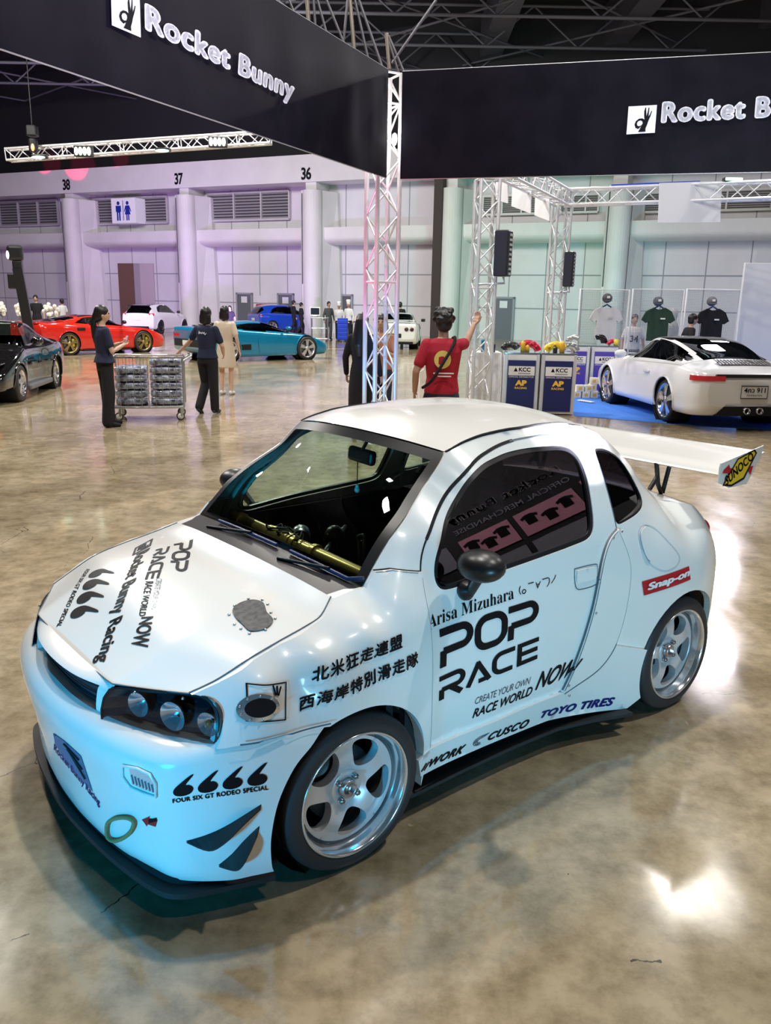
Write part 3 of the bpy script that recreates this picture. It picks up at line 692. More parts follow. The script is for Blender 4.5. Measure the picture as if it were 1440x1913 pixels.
def pane(mb, poly, off):
    """glass: a plain quadratic curve through the rim of the opening"""
    q = np.array(dens(poly, .02)); B = lambda X: np.stack([np.ones(len(X)), X[:, 0], X[:, 1], X[:, 1]**2], 1); k = np.linalg.lstsq(B(q), WV(q), rcond=None)[0]
    v, f = tri2d(poly, (), .04); w = B(np.array(v)) @ k; return mb.add([(p[0], -(c+off), p[1]) for p, c in zip(v, w)], f)
def flank(mb, poly, holes=(), off=0., step=.03, ret=.03):
    """panel lying on the near flank, with its edges folded inward"""
    v, f = tri2d(poly, holes, step); w = WV(v)
    mb.add([(p[0], -(k+off), p[1]) for p, k in zip(v, w)], f)
    if ret:
        for q in [poly]+list(holes):
            q = dens(q, step); ww = WV(q); n = len(q)
            mb.add([(p[0], -(k+off), p[1]) for p, k in zip(q, ww)]+[(p[0], -(k+off-ret), p[1]) for p, k in zip(q, ww)],
                   [(i, (i+1) % n, n+(i+1) % n, n+i) for i in range(n)], False)
    return mb
def both(mb, name, material, parent=None, label=None):
    """the panel and its mirror twin on the far flank"""
    a = mb.build(name, material, parent or car); b = mb.mirror_y().build(name, material, parent or car)
    return a, b
def seam(mb, pts, off=.0015, w=.006, closed=False):
    """dark gap drawn along a panel edge"""
    q = dens(pts, .02, closed); v, f = stroke(q, w, closed); v = np.array(v); ww = WV(v)+woff(v)
    mb.add([(p[0], -(k+off), p[1]) for p, k in zip(v, ww)], f); return mb
def bil(q, s, t):
    a, b, c, d = [np.array(p, float) for p in q]            # bottom left, bottom right, top right, top left
    return (a*(1-s)+b*s)*(1-t)+(d*(1-s)+c*s)*t
def side_decal(name, data, quad_px, material, off=.0025, sub=.05, parent=None):
    v, f = data[0], data[1]; q = SS(quad_px, .005); P = np.array([bil(q, a, b) for a, b in v]); ww = WV(P)+woff(P)
    return MB().add([(p[0], -(k+off), p[1]) for p, k in zip(P, ww)], f).build(name, material, parent or car)

# ---- outlines on the flank, read off the picture once and kept as body coordinates
door_front = SS([(800,1394),(802,1346),(803,1250),(802,1177),(789,1113),(781,1065),(780,1035),(798,986),(826,943),(850,894),(881,861),(911,839),(951,823),(994,813),(1040,812),(1073,815),(1092,823),(1104,836),(1125,888),(1141,943),(1151,986)])
of_front = SS([(1151,987),(1143,992),(1131,1006),(1120,1045),(1115,1078),(1104,1136),(1083,1206),(1048,1288)])
of_rear = SS([(1151,991),(1164,1022),(1174,1049),(1175,1066),(1172,1084),(1165,1136),(1146,1205),(1115,1250),(1048,1294)])
door_bot = SS([(1048,1291),(920,1345),(809,1391)])
door_front = fair(door_front, .02, 25); of_front = fair(of_front, .02, 12); of_rear = fair(of_rear, .02, 12); door_bot = fair(door_bot, .02, 12)
door_poly = door_front+of_front[1:]+door_bot[1:]
glass_poly = SS([(811,1093),(809,1050),(826,980),(850,931),(872,891),(902,864),(939,847),(994,835),(1049,832),(1070,838),(1086,858),(1098,897),(1108,958),(1110,992),(1104,1007),(1055,1026),(942,1066),(835,1104),(820,1105)])
qw_poly = SS([(1106,836),(1131,838),(1156,855),(1180,891),(1198,925),(1202,943),(1192,959),(1151,984),(1131,913)])
glass_poly = fair(glass_poly, .015, 10, True); qw_poly = fair(qw_poly, .012, 10, True)
sill_poly = SS([(809,1391),(920,1345),(1048,1291)])+SS([(1019,1343),(780,1447),(776,1418),(797,1397)])
ARC = .305
def arc(cx, a0, a1, n=26, r=ARC, cz=.262): return [(cx+r*math.cos(math.radians(a0+(a1-a0)*i/n)), cz+r*math.sin(math.radians(a0+(a1-a0)*i/n))) for i in range(n+1)]
hood_line = [(-.475,.692),(-.40,.72),(-.30,.763),(-.20,.79),(-.10,.812),(-.04,.828),(.03,.862)]
apil = [(.145,.878),(.265,1.008),(.385,1.095),(.491,1.167),(.588,1.258)]
gutter = [(.588,1.258),(.64,1.274),(.692,1.286),(.776,1.30),(.924,1.309),(1.08,1.312),(1.232,1.308),(1.38,1.285),(1.50,1.245)]
cpil = [(1.50,1.245),(1.62,1.175),(1.75,1.075),(1.84,.975),(1.90,.915)]
deck = [(1.90,.915),(2.0,.897),(2.07,.88)]
rear_edge = [(2.07,.88),(2.11,.78),(2.135,.66),(2.145,.52),(2.135,.38),(2.11,.20),(2.10,.15)]
# ---- fender: headlight edge, hood line, windscreen foot, door gap, arch
df = door_front
def near_i(pt, q=None): q = np.array(q or df); return int(((q-np.array(pt))**2).sum(1).argmin())
DA = near_i(S(781,1065)); DTOP = near_i(S(1104,836))
fend_top = S(728,1062)
fender_poly = arc(0, 8, 112)+[(-.30,.567)]+SS([(402,1396),(411,1372),(413,1344),(407,1320),(390,1302),(362,1295)])+hood_line+[(.09,.872),(.145,.878),(.185,.925)]+[fend_top]+df[DA::-1]+[(.335,.25),(.325,.14)]
mb = MB(); flank(mb, fender_poly, off=.012, step=.025, ret=.05); fenders = both(mb, 'fender', WHITE)
OFFS.append((fender_poly, .012))
# ---- door with its frame; glass set in a black seal
mb = MB(); flank(mb, door_poly, [glass_poly], 0., .028, .04); doors = both(mb, 'door', WHITE)
def inset(poly, d):
    q = [np.array(p) for p in poly]; n = len(q); out = []
    A = sum(q[i-1][0]*q[i][1]-q[i][0]*q[i-1][1] for i in range(n)); sg = 1 if A > 0 else -1
    for i in range(n):
        a = q[i]-q[i-1]; b = q[(i+1) % n]-q[i]; t = a/np.linalg.norm(a)+b/np.linalg.norm(b); t /= np.linalg.norm(t)
        out.append(tuple(q[i]+sg*d*np.array([-t[1], t[0]])))
    return out
TINT = glass_mat('tinted_glass', (.16,.15,.19), 2.0)
CLEAR = glass_mat('clear_glass', (.72,.84,.76), .8)
for k, d in enumerate(doors):
    gm = MB(); pane(gm, inset(glass_poly, .010), -.012); sm = MB(); flank(sm, glass_poly, [inset(glass_poly, .016)], -.004, .03, .02)
    if k: gm = gm.mirror_y(); sm = sm.mirror_y()
    gm.build('door_window', TINT if k == 0 else CLEAR, d); sm.build('window_seal', BLACKP, d)
# ---- flank behind the door: pillars, roof rail, rear quarter
side_poly = [(.185,.925)]+apil[1:]+gutter[1:]+cpil[1:]+deck[1:]+rear_edge[1:]+arc(1.8, -22, 203)+[(1.46,.10)]+of_front[::-1]+df[::-1][1:len(df)-DA]+[fend_top]
mb = MB(); flank(mb, side_poly, [qw_poly], 0., .03, .03); quarters = both(mb, 'rear_quarter', WHITE)
for k, d in enumerate(quarters):
    gm = MB(); pane(gm, inset(qw_poly, .004), -.010); sm = MB(); flank(sm, qw_poly, [inset(qw_poly, .009)], -.002, .03, .02)
    if k: gm = gm.mirror_y(); sm = sm.mirror_y()
    gm.build('quarter_window', TINT if k == 0 else CLEAR, d); sm.build('window_seal', BLACKP, d)
# ---- bolted on rear overfender, sill and floor plate
over_poly = of_front+SS([(1019,1343)])+[(1.455,.10)]+arc(1.8, 204, 160)+of_rear[near_i(S(1146,1205), of_rear)::-1][:-1]
mb = MB(); flank(mb, over_poly, off=.016, step=.028, ret=.03); overs = both(mb, 'overfender', WHITE); OFFS.append((over_poly, .016))
mb = MB(); flank(mb, sill_poly, off=.016, step=.025, ret=.05); sills = both(mb, 'side_skirt', WHITE); OFFS.append((sill_poly, .016))
plate = [(.27,.52),(.295,.66),(.59,.652),(.85,.652),(1.08,.664),(1.25,.705),(1.386,.755),(1.44,.77),(1.45,.52)]
mb = MB(); mb.prism(plate, (0, 0, .09), (1, 0, 0), (0, -1, 0), (0, 0, -1), -.014); both(mb, 'skirt_plate', MATTE)
# ---- panel gaps
sm = MB()
seam(sm, df[:near_i(S(850,894))], w=.005); seam(sm, df[near_i(S(790,1000)):near_i(S(960,820))], w=.009); sg_ = MB(); seam(sg_, df[near_i(S(950,822)):], w=.005); seam(sg_, of_rear, w=.005); seam(sg_, of_front, .003, w=.004); seam(sg_, [(-.40,.571),(-.30,.565),(-.118,.560)], .0135, w=.0045); both(sg_, 'panel_line', mat('gap_grey', (.10, .13, .16), .6))
seam(sm, [fend_top, df[DA]], w=.005); seam(sm, [(.185,.925), fend_top], w=.005)
both(sm, 'panel_gap', VOID)
# rivets of the overfender
rv = MB()
for p in [(1139,1003),(1155,991),(1107,1143),(1056,1278),(1057,1296)]:
    a, b = S(*p); y = -(W(a, b)+.018); rv.sphere((a, y, b), (.006, .003, .006), 8, 6)
both(rv, 'rivet', STEEL)

# ---- surfaces across the car between a flank line and its twin
def across(mb, line, half, bulge, n=24, pw=2.0, edge=1.0):
    P = []
    for (x, z), w, (bx, bz) in zip(line, half, bulge):
        row = []
        for j in range(n+1):
            t = math.sin((-1+2*j/n)*PI/2); k = (1-abs(t)**pw)**edge
            row.append((x+bx*k, w*t, z+bz*k))
        P.append(row)
    return mb.grid(P, flip=True)
def lerp(tab, x):
    for (a, b), (c, d) in zip(tab, tab[1:]):
        if x <= c: return b+(d-b)*(x-a)/(c-a) if x > a else b
    return tab[-1][1]
# hood: front edge straight across, crowned, rear edge sweeping forward in the middle
hl = smooth(hood_line, 5, False); HWT = smooth([(-.475,.58),(-.40,.605),(-.30,.618),(-.20,.616),(-.10,.61),(-.04,.60),(.03,.555)], 5, False)
HX0, HX1 = -.475, .03
def hood_pt(u, t):
    """u 0 front .. 1 cowl, t -1 near .. 1 far"""
    x = HX0+(HX1-HX0)*u; z = lerp(hl, x); w = lerp(HWT, x); k = 1-abs(t)**2.8
    fx = -.185*k if True else 0
    at = abs(t); fe = -.137+.005*at if at < .595 else -.134*(1-at)/.405
    xx = x+fe*(1-u)**1.5-.03*u*(1-at**2.6)
    crown = lerp([(-.50,-.016),(-.35,.014),(-.1,.038),(.1,.03)], x)
    return Vector((xx, w*t, z+crown*k-(.018*(1-u)**4)*k))
def hood_mesh(mb, n=40, m=44): return mb.grid([[hood_pt(i/n, -1+2*j/m) for j in range(m+1)] for i in range(n+1)], flip=True)
mb = MB(); hood_mesh(mb); hood = mb.build('hood', WHITE, car)
HG = np.array([[hood_pt(i/60, -1+2*j/80) for j in range(81)] for i in range(61)]).reshape(-1, 3)
from mathutils.bvhtree import BVHTree
def bvh(mbs):
    V = []; F = []
    for q in mbs:
        b = len(V); V += [Vector(p) for p in q.v]; F += [tuple(b+i for i in f) for f in q.f]
    return BVHTree.FromPolygons(V, F)
HB = MB(); hood_mesh(HB, 60, 80); HBV = bvh([HB])
def H(px, py):
    h = HBV.ray_cast(CE, c_ray(px, py))
    if h[0] is None: p = c_on(px, py, 2, .75); return (p.x, p.y)
    return (h[0].x, h[0].y)
def drop(x, y, off=.002):
    h = HBV.ray_cast(Vector((x, y, 3)), Vector((0, 0, -1)))
    return Vector((x, y, (h[0].z if h[0] else .7)+off))
def hood_decal(name, data, quad_px, material=INK, off=.002):
    q = [H(*p) for p in quad_px]
    return MB().add([drop(*bil(q, a, b), off) for a, b in data[0]], data[1]).build(name, material, hood)
# cowl, windscreen, roof
ws = smooth(apil, 5, False); wsl = [p for p in ws]
mb = MB()
cw = [(.03,.858),(.09,.870),(.145,.880)]
across(mb, cw, [W(*p)-.004 for p in cw], [(-.035,.028),(-.035,.028),(-.03,.026)], 30); cowl = mb.build('cowl', BLACKP, car)
mb = MB(); across(mb, [(x-.004, z-.004) for x, z in ws], [W(*p)-.006 for p in ws], [(-.03*(1-i/len(ws))-.07*(i/len(ws)), .030*(1-i/len(ws))+.035*i/len(ws)) for i in range(len(ws))], 30)
wscreen = mb.build('windscreen', CLEAR, car)
# black band printed around the screen
def wpt(i, t, off=.003):
    k = 1-t*t; s = i/(len(ws)-1.); a = ws[min(len(ws)-1, int(round(i)))]
    return Vector((a[0]-.004+(-.03*(1-s)-.07*s)*k-off*.6, (W(*a)-.006)*t, a[1]-.004+(.030*(1-s)+.035*s)*k+off*.8))
N = len(ws)-1; bm_ = MB(); ts = [-1+2*j/30 for j in range(31)]
bm_.grid([[wpt(i, t) for t in ts] for i in (N-1.6, N-1, N)], flip=True)
for sg in (-1, 1): bm_.grid([[wpt(i, sg*t) for t in (1.0, .96, .925)] for i in range(N+1)], flip=sg > 0)
bm_.grid([[wpt(i, t) for t in ts] for i in (0, .6, 1)], flip=True)
bm_.build('screen_border', BLACKP, wscreen)
gt = smooth(gutter, 3, False); zr = lambda x: lerp([(.588,.035),(.8,.045),(1.1,.05),(1.5,.045)], x)
mb = MB(); across(mb, [(x, z+.002) for x, z in gt], [W(*p)-.010 for p in gt], [(-.07*max(0, 1-(x-.588)/.35), zr(x)) for x, z in gt], 30, 2.4); mb.build('roof', WHITE, car)
gu = MB(); gu.tube([(x, -W(x, z)+.002, z+.001) for x, z in gt[:int(len(gt)*.8)]], [.0035+.003*math.sin(PI*i/len(gt)) for i in range(len(gt[:int(len(gt)*.8)]))], 8); both(gu, 'roof_gutter', VOID)
cp = smooth(cpil, 4, False)
mb = MB(); across(mb, cp, [W(*p)-.004 for p in cp], [(.10, .02)]*len(cp), 24, 2.4); mb.build('rear_window', TINT, car)
mb = MB(); across(mb, deck, [W(*p) for p in deck], [(.06, .012), (.10, .012), (.10, .01)], 24); mb.build('tailgate_ledge', WHITE, car)
re_ = smooth(rear_edge, 4, False)
mb = MB(); across(mb, re_, [W(*p) for p in re_], [(.10, 0)]*len(re_), 24, 3); rearb = mb.build('rear_bumper', WHITE, car)
TAIL = mat('tail_light_red', (.55,.03,.05), .1, coat=1.)
for s in (-1, 1): MB().sphere((2.115, s*.585, .77), (.03, .06, .05), 20, 12).build('tail_light', TAIL, car)

# ---- front bumper: rows of points around the nose
B_ROWS = [
 (.125, [(-.655,0),(-.65,.15),(-.626,.345),(-.583,.50),(-.54,.60),(-.435,.685),(-.36,.715),(-.305,.735)]),
 (.16,  [(-.662,0),(-.658,.16),(-.635,.35),(-.592,.51),(-.545,.61),(-.437,.692),(-.36,.722),(-.315,.74)]),
 (.25,  [(-.675,0),(-.668,.17),(-.640,.36),(-.597,.51),(-.547,.61),(-.44,.695),(-.36,.727),(-.318,.745)]),
 (.36,  [(-.695,0),(-.686,.18),(-.655,.37),(-.610,.52),(-.555,.62),(-.445,.70),(-.36,.733),(-.295,.75)]),
 (.455, [(-.712,0),(-.703,.19),(-.672,.38),(-.625,.53),(-.565,.628),(-.45,.705),(-.35,.738),(-.245,.757)]),
 (.505, [(-.714,0),(-.705,.19),(-.674,.38),(-.627,.53),(-.566,.63),(-.45,.705),(-.33,.738),(-.185,.757)]),
 (.535, [(-.705,0),(-.697,.19),(-.666,.375),(-.617,.525),(-.556,.625),(-.448,.700),(-.31,.733),(-.15,.752)]),
 (.556, [(-.688,0),(-.68,.185),(-.65,.36),(-.60,.51),(-.54,.61),(-.445,.692),(-.30,.727),(-.12,.747)]),
 (.568, [(-.665,0),(-.658,.18),(-.628,.335),(-.575,.48),(-.515,.58),(-.44,.683),(-.29,.722),(-.105,.742)]),
]
def cr(p0, p1, p2, p3, t):
    p0, p1, p2, p3 = map(np.array, (p0, p1, p2, p3)); return .5*((2*p1)+(-p0+p2)*t+(2*p0-5*p1+4*p2-p3)*t*t+(-p0+3*p1-3*p2+p3)*t**3)
def row_curve(pts, n=6):
    full = [(x, -y) for x, y in pts[:0:-1]]+pts            # far (negative list order) .. near: use signed half width
    return smooth(full, n, False)
rows = [[(x, y, z) for x, y in row_curve(p)] for z, p in B_ROWS]
def vs(rows, n=5):
    out = []; m = len(rows)
    for i in range(m-1):
        for k in range(n):
            t = k/n; out.append([tuple(cr(rows[max(i-1, 0)][j], rows[i][j], rows[i+1][j], rows[min(i+2, m-1)][j], t)) for j in range(len(rows[0]))])
    out.append(rows[-1]); return out
bgrid = vs(rows)
BF = MB().grid(bgrid, flip=False); BBV = bvh([BF])
def Bp(px, py, off=0.):                      # sight line meets the bumper
    h = BBV.ray_cast(CE, c_ray(px, py))
    return None if h[0] is None else h[0]+(h[1] if h[1].dot(c_ray(px, py)) < 0 else -h[1])*off
bumper = BF.build('front_bumper', WHITE, car)
def b_decal(name, data, quad_px, material, off=.002, parent=None):
    q = quad_px; pts = []
    for a, b in data[0]:
        p = bil(q, a, b); h = Bp(*p, off); pts.append(h if h is not None else Vector((-.66, 0, .3)))
    return MB().add(pts, data[1]).build(name, material, parent or bumper)
# fold the edges inward so the shell has thickness
eb = MB(); eb.grid([bgrid[-1], [(x+.05, y*.93, z-.004) for x, y, z in bgrid[-1]]]); eb.build('bumper_return', WHITE, bumper)

# ---- nose piece between the lamps with the grille opening
NB = [(.566, [(-.664,0),(-.657,.18),(-.630,.325)]), (.58, [(-.668,0),(-.660,.18),(-.628,.322)]), (.61, [(-.675,0),(-.663,.18),(-.622,.325)]), (.64, [(-.680,0),(-.664,.18),(-.616,.335)]), (.655, [(-.664,0),(-.652,.18),(-.606,.345)]), (.668, [(-.614,0),(-.612,.18),(-.600,.350)])]
nrows = [[(x, y, z) for x, y in row_curve(p, 8)] for z, p in NB]; ngrid = vs(nrows, 4)
NBV = bvh([MB().grid(ngrid)])
nose = MB()
nj = len(ngrid[0]); ni = len(ngrid)
g0, g1 = int(nj*.12), int(nj*.88); h0, h1 = 1, int(ni*.70)
vsn = [p for r in ngrid for p in r]; fsn = []
for i in range(ni-1):
    for j in range(nj-1):
        if h0 <= i < h1 and g0 <= j < g1: continue
        fsn.append((i*nj+j, i*nj+j+1, (i+1)*nj+j+1, (i+1)*nj+j)[::-1])
nose.add(vsn, fsn)
ring = [ngrid[h0][j] for j in range(g0, g1+1)]+[ngrid[i][g1] for i in range(h0+1, h1+1)]+[ngrid[h1][j] for j in range(g1-1, g0-1, -1)]+[ngrid[i][g0] for i in range(h1-1, h0, -1)]
n = len(ring); nose.add(ring+[(x+.035, y*.97, z) for x, y, z in ring], [(i, (i+1) % n, n+(i+1) % n, n+i) for i in range(n)], False)
nose.build('nose_panel', WHITE, car)
gr = MB()
gr.grid([[(x+.034, y*.97, z) for x, y, z in ngrid[i][g0:g1+1]] for i in range(h0, h1+1)])
gmesh = gr.build('grille', mat('grille_mesh', (.03,.035,.05), .5), car)
gl = MB()
for k in range(5):
    i = h0+(h1-h0)*(k+.5)/5; i0 = int(i); gl.tube([(x+.026, y*.97, z) for x, y, z in ngrid[i0][g0:g1+1]], .0025, 5)
gl.build('grille_bar', MATTE, gmesh)
# ---- headlights: clear cover over a dark bowl with round reflectors
hl_px = [(205,1286),(280,1289),(359,1296),(387,1302),(404,1320),(410,1344),(408,1372),(401,1392),(363,1402),(318,1393),(266,1375),(221,1356),(190,1343)]
HLP = [(-.640,.335,.568),(-.612,.345,.665),(-.585,.46,.568),(-.555,.46,.678),(-.53,.565,.570),(-.485,.55,.688),(-.452,.660,.572),(-.445,.640,.66),(-.444,.678,.60),(-.60,.40,.63),(-.53,.54,.635),(-.475,.62,.64)]
_hp = np.array([(y, z) for x, y, z in HLP]); _hk = _fit(_hp, np.array([x for x, y, z in HLP]), 1e-4)
def hx(y, z): d2 = ((np.array([[y, z]])[:, None]-_hp[None])**2).sum(2); return float((_phi(d2) @ _hk[:-3]+_hk[-3]+np.array([y, z]) @ _hk[-2:])[0])
def HLpt(px, py):
    r = c_ray(px, py); x = -.55
    for k in range(40):
        p = CE+r*((x-CE.x)/r.x); x = .7*x+.3*hx(max(.3, min(.72, -p.y)), max(.53, min(.72, p.z)))
    return (-p.y, p.z)
hl2 = smooth([HLpt(*p) for p in hl_px], 3); hcy = sum(p[0] for p in hl2)/len(hl2); hcz = sum(p[1] for p in hl2)/len(hl2); hl3 = [(hcy+(a-hcy)*.86, hcz+(b-hcz)*.86) for a, b in hl2]
def lamp_face(mb, poly, off, step=.02):
    v, f = tri2d(poly, (), step); mb.add([(hx(a, b)+off, -a, b) for a, b in v], [t[::-1] for t in f]); return mb
LENS = glass_mat('lamp_cover', (.86,.9,.95), 1.2)
lensm = MB(); lamp_face(lensm, hl2, -.002); bowl = MB(); lamp_face(bowl, hl3, .05)
n = len(hl2); bowl.add([(hx(a, b), -a, b) for a, b in hl2]+[(hx(a, b)+.05, -a, b) for a, b in hl3], [(i, (i+1) % n, n+(i+1) % n, n+i)[::-1] for i in range(n)], False)
rim_ = MB(); ins = inset(hl2, .006); v, f = tri2d(hl2, [ins], .02); rim_.add([(hx(a, b)-.003, -a, b) for a, b in v], [t[::-1] for t in f])
refl = []
for px_, rad in (((248,1318), .036), ((312,1340), .042), ((378,1355), .034)):
    a, b = HLpt(*px_); x = hx(a, b)+.024; R = Matrix.Rotation(math.radians(24), 3, 'Z'); m = MB()
    m.lathe([(0, .022), (rad*.35, .019), (rad*.7, .008), (rad, -.010), (rad*1.05, -.012)], (x, -a, b), 'X', 24, M=R)
    refl.append((m, a, b, x, rad))
for k in (0, 1):
    fl = (lambda m: m.mirror_y()) if k else (lambda m: m)
    hb = fl(bowl).build('headlight', mat('lamp_bowl', (.012,.012,.016), .15, coat=.5), car)
    fl(lensm).build('lamp_cover', LENS, hb); fl(rim_).build('lamp_rim', BLACKP, hb)
    for i, (m, a, b, x, rad) in enumerate(refl):
        fl(m).build('reflector', ALU, hb)
        bb = MB().sphere((x-.004, -a, b), .010, 12, 8); fl(bb).build('bulb', mat('amber_bulb', (.5,.12,.02), .2) if i == 2 else LENS, hb)
    for p in [(254,1293),(344,1304)]:
        a, b = HLpt(*p); m = MB().sphere((hx(a, b)-.004, -a, b), .005, 8, 6); fl(m).build('screw', STEEL, hb)
# ---- splitter, canards, fog lamps, tow strap, intake
lip_out = [(-.682,0),(-.678,.124),(-.655,.35),(-.612,.555),(-.563,.637),(-.44,.69),(-.30,.735)]
lo = smooth([(x, -y) for x, y in lip_out[:0:-1]]+lip_out, 6, False)
lipm = MB(); lipm.prism([(x, y) for x, y in lo]+[(-.30,.55),(-.30,-.55)], (0, 0, .092), (1, 0, 0), (0, 1, 0), (0, 0, 1), .018); lipm.build('front_splitter', MATTE, car)
ap = MB(); ap.prism([(x+.03, y*.95) for x, y in lo]+[(-.26,.60),(-.26,-.60)], (0, 0, .11), (1, 0, 0), (0, 1, 0), (0, 0, 1), .02); ap.build('undertray', VOID, car)
def fin(root, tip):
    r = [Bp(*p, 0) for p in smooth(root, 4, False)]; r = [p for p in r if p is not None]; n = len(r); t = []
    for i, p in enumerate(smooth(tip, 4, False)):
        s = i/max(1, (n-1)); h = BBV.ray_cast(CE, c_ray(*p)); base = r[min(i, n-1)]
        k = math.sin(PI*min(1, s*1.0))*.055+.004
        hit = h[0] if h[0] is not None else base
        t.append(hit+Vector((c_ray(*p)))*(-k))
    m = MB(); nn = min(len(r), len(t)); up_ = Vector((0, 0, .005))
    m.grid([[r[i] for i in range(nn)], [t[i] for i in range(nn)]], False)
    m.grid([[r[i]-up_ for i in range(nn)], [t[i]-up_ for i in range(nn)]], False, flip=True)
    m.grid([[t[i] for i in range(nn)], [t[i]-up_ for i in range(nn)]], False); return m
for rt_, tp in ((((347,1571),(384,1560),(418,1545),(455,1523),(488,1502)), ((350,1573),(390,1588),(420,1574),(455,1540),(487,1510))), (((408,1616),(432,1596),(453,1573),(470,1556),(485,1542)), ((411,1618),(440,1625),(455,1614),(470,1585),(481,1560)))):
    m = fin(rt_, tp); m.build('canard', MATTE, bumper); m.mirror_y().build('canard', MATTE, bumper)
fogp = [(231,1429),(258,1434),(282,1445),(292,1462),(293,1487),(270,1480),(245,1469),(231,1450)]
FOG = mat('fog_glass', (.78,.80,.84), .10, .5)
fm = MB(); v, f = fit2d(*tri2d([(p[0], -p[1]) for p in [(243,1434),(262,1439),(283,1448),(291,1463),(292,1480),(270,1474),(248,1463)]], (), 9))[:2]
pp = [Bp(243+49*a, 1480-46*b, .004) for a, b in v]; fogs = MB().add(pp, f).build('fog_lamp', FOG, bumper)
MB().add(pp, f).mirror_y().build('fog_lamp', FOG, bumper)
bez = MB(); ring_px = fogp; rr = [Bp(*p, .005) for p in ring_px]; bez.tube(rr, .0045, 6, closed=True); bez.build('fog_bezel', WHITE, bumper)
ribs = MB()
for k in range(7): ribs.bar(Bp(248+6.2*k, 1446+3*k, .006), Bp(252+6*k, 1462+2.6*k, .006), .002, 5)
ribs.build('fog_rib', mat('fog_rib', (.2,.22,.25), .3), fogs)
st = [(204,1548),(207,1534),(219,1526),(240,1524),(254,1531),(250,1548),(236,1562),(219,1568),(207,1562)]
tow = MB(); tow.tube([Bp(*p, .010) for p in smooth(st, 3)], .0062, 8, closed=True); tow.build('tow_strap', mat('tow_webbing', (.30,.22,.09), .8), bumper)
intake = [(100,1369),(120,1383),(139,1400),(152,1412),(174,1479),(130,1432),(104,1390)]
v, f, _ = fit2d(*tri2d([(p[0], -p[1]) for p in intake], (), 6)); im = MB().add([Bp(100+74*a, 1479-110*b, .002) for a, b in v], f)
intk = im.build('lower_intake', mat('intake_shadow', (.10,.14,.24), .6), bumper)
for k in range(3):
    MB().tube([Bp(122+k*6, 1388+k*9, .006), Bp(150+k*6, 1418+k*18, .006)], .003, 6).build('intake_slat', MATTE, intk)
# ---- wheels
def wheel_parts():
    R = .2635; w = .215; out = {}
    t = MB()
    prof = [(.205, -.004), (.212, .004), (.222, .006), (.245, .000), (.257, -.008), (.2620, -.018)]
    tread = []
    y = -.026
    for k in range(4):
        tread += [(R, y-.001), (R, y-.030), (R-.006, y-.032), (R-.006, y-.037)]; y -= .0445
    back = [(.2615, -w+.020), (.256, -w+.010), (.245, -w), (.215, -w+.002), (.20, -w+.006)]
    t.lathe(prof+tread+back, axis='Y', n=72)
    out['tyre'] = (t, RUBBER)
    g = MB()                                       # cross cuts of the tread
    for k in range(48):
        a = 2*PI*k/48; d = Vector((math.cos(a), 0, math.sin(a)))
        for y0, sh in ((-.028, .02), (-.20, -.02)):
            a2 = a+sh; d2 = Vector((math.cos(a2), 0, math.sin(a2)))
            g.beam(d*(R-.0005)+Vector((0, y0, 0)), d2*(R-.0005)+Vector((0, y0+(.03 if y0 < -.1 else -.03), 0)), .003, .003, up=d)
    out['tread_cut'] = (g, VOID)
    b = MB()
    b.lathe([(.2085, -.001), (.2095, .003), (.207, .006), (.202, .005), (.199, -.002), (.194, -.012), (.1925, -.018), (.1905, -.050), (.187, -.056), (.176, -.060), (.174, -.064), (.174, -.150), (.19, -.175), (.205, -.18)], axis='Y', n=72)
    out['rim_lip'] = (b, ALU)
    # five broad spokes: a dished disc with five round cornered openings
    holes = []
    for k in range(5):
        a0 = math.radians(97+36+72*k); hp = []
        for r, da in ((.080, -10), (.098, -19), (.128, -23.5), (.154, -22), (.165, -13), (.167, 0), (.165, 13), (.154, 22), (.128, 23.5), (.098, 19), (.080, 10), (.076, 0)):
            hp.append((r*math.cos(a0+math.radians(da)), r*math.sin(a0+math.radians(da))))
        holes.append(smooth(hp, 4))
    circ = [(.178*math.cos(2*PI*k/72), .178*math.sin(2*PI*k/72)) for k in range(72)]
    bore = [(.021*math.cos(2*PI*k/24), .021*math.sin(2*PI*k/24)) for k in range(24)]
    v, f = tri2d(circ, holes+[bore], .012)
    def dep(p):
        r = math.hypot(*p); return -.058+.020*math.sin(min(1, max(0, (r-.055)/.09))*PI*.75) if r > .055 else -.060
    sp = MB(); sp.add([(p[0], dep(p), p[1]) for p in v], f)
    for q in holes+[bore]:
        q = dens(q, .02); n = len(q)
        sp.add([(p[0], dep(p), p[1]) for p in q]+[(p[0]*1.0, dep(p)-.034, p[1]) for p in q], [(i, (i+1) % n, n+(i+1) % n, n+i) for i in range(n)])
    sp.lathe([(.0585, -.060), (.0585, -.054), (.056, -.052), (.034, -.052), (.031, -.058)], axis='Y', n=40)
    out['spokes'] = (sp, SILVER)
    hb = MB(); hb.lathe([(.0295, -.060), (.0295, -.035), (.027, -.033), (.022, -.033), (.022, -.075), (0, -.078)], axis='Y', n=32)
    hb.lathe([(.013, -.075), (.013, -.045), (.010, -.042), (0, -.042)], axis='Y', n=6)
    out['hub'] = (hb, STEEL)
    br = MB(); br.lathe([(.0, -.095), (.125, -.095), (.125, -.108), (0, -.108)], axis='Y', n=40)
    out['brake_disc'] = (br, mat('brake_iron', (.10, .10, .105), .45, .8))
    return out
WP = wheel_parts()
def nuts(par):
    for k in range(4):
        a = math.radians(52+90*k); m = MB(); m.lathe([(.0105, -.056), (.0105, -.036), (.008, -.033), (0, -.033)], (.044*math.cos(a), 0, .044*math.sin(a)), 'Y', 6); m = m.mirror_y()
        m.build('lug_nut', mat('lug_steel', (.35, .36, .38), .25, 1.), par)
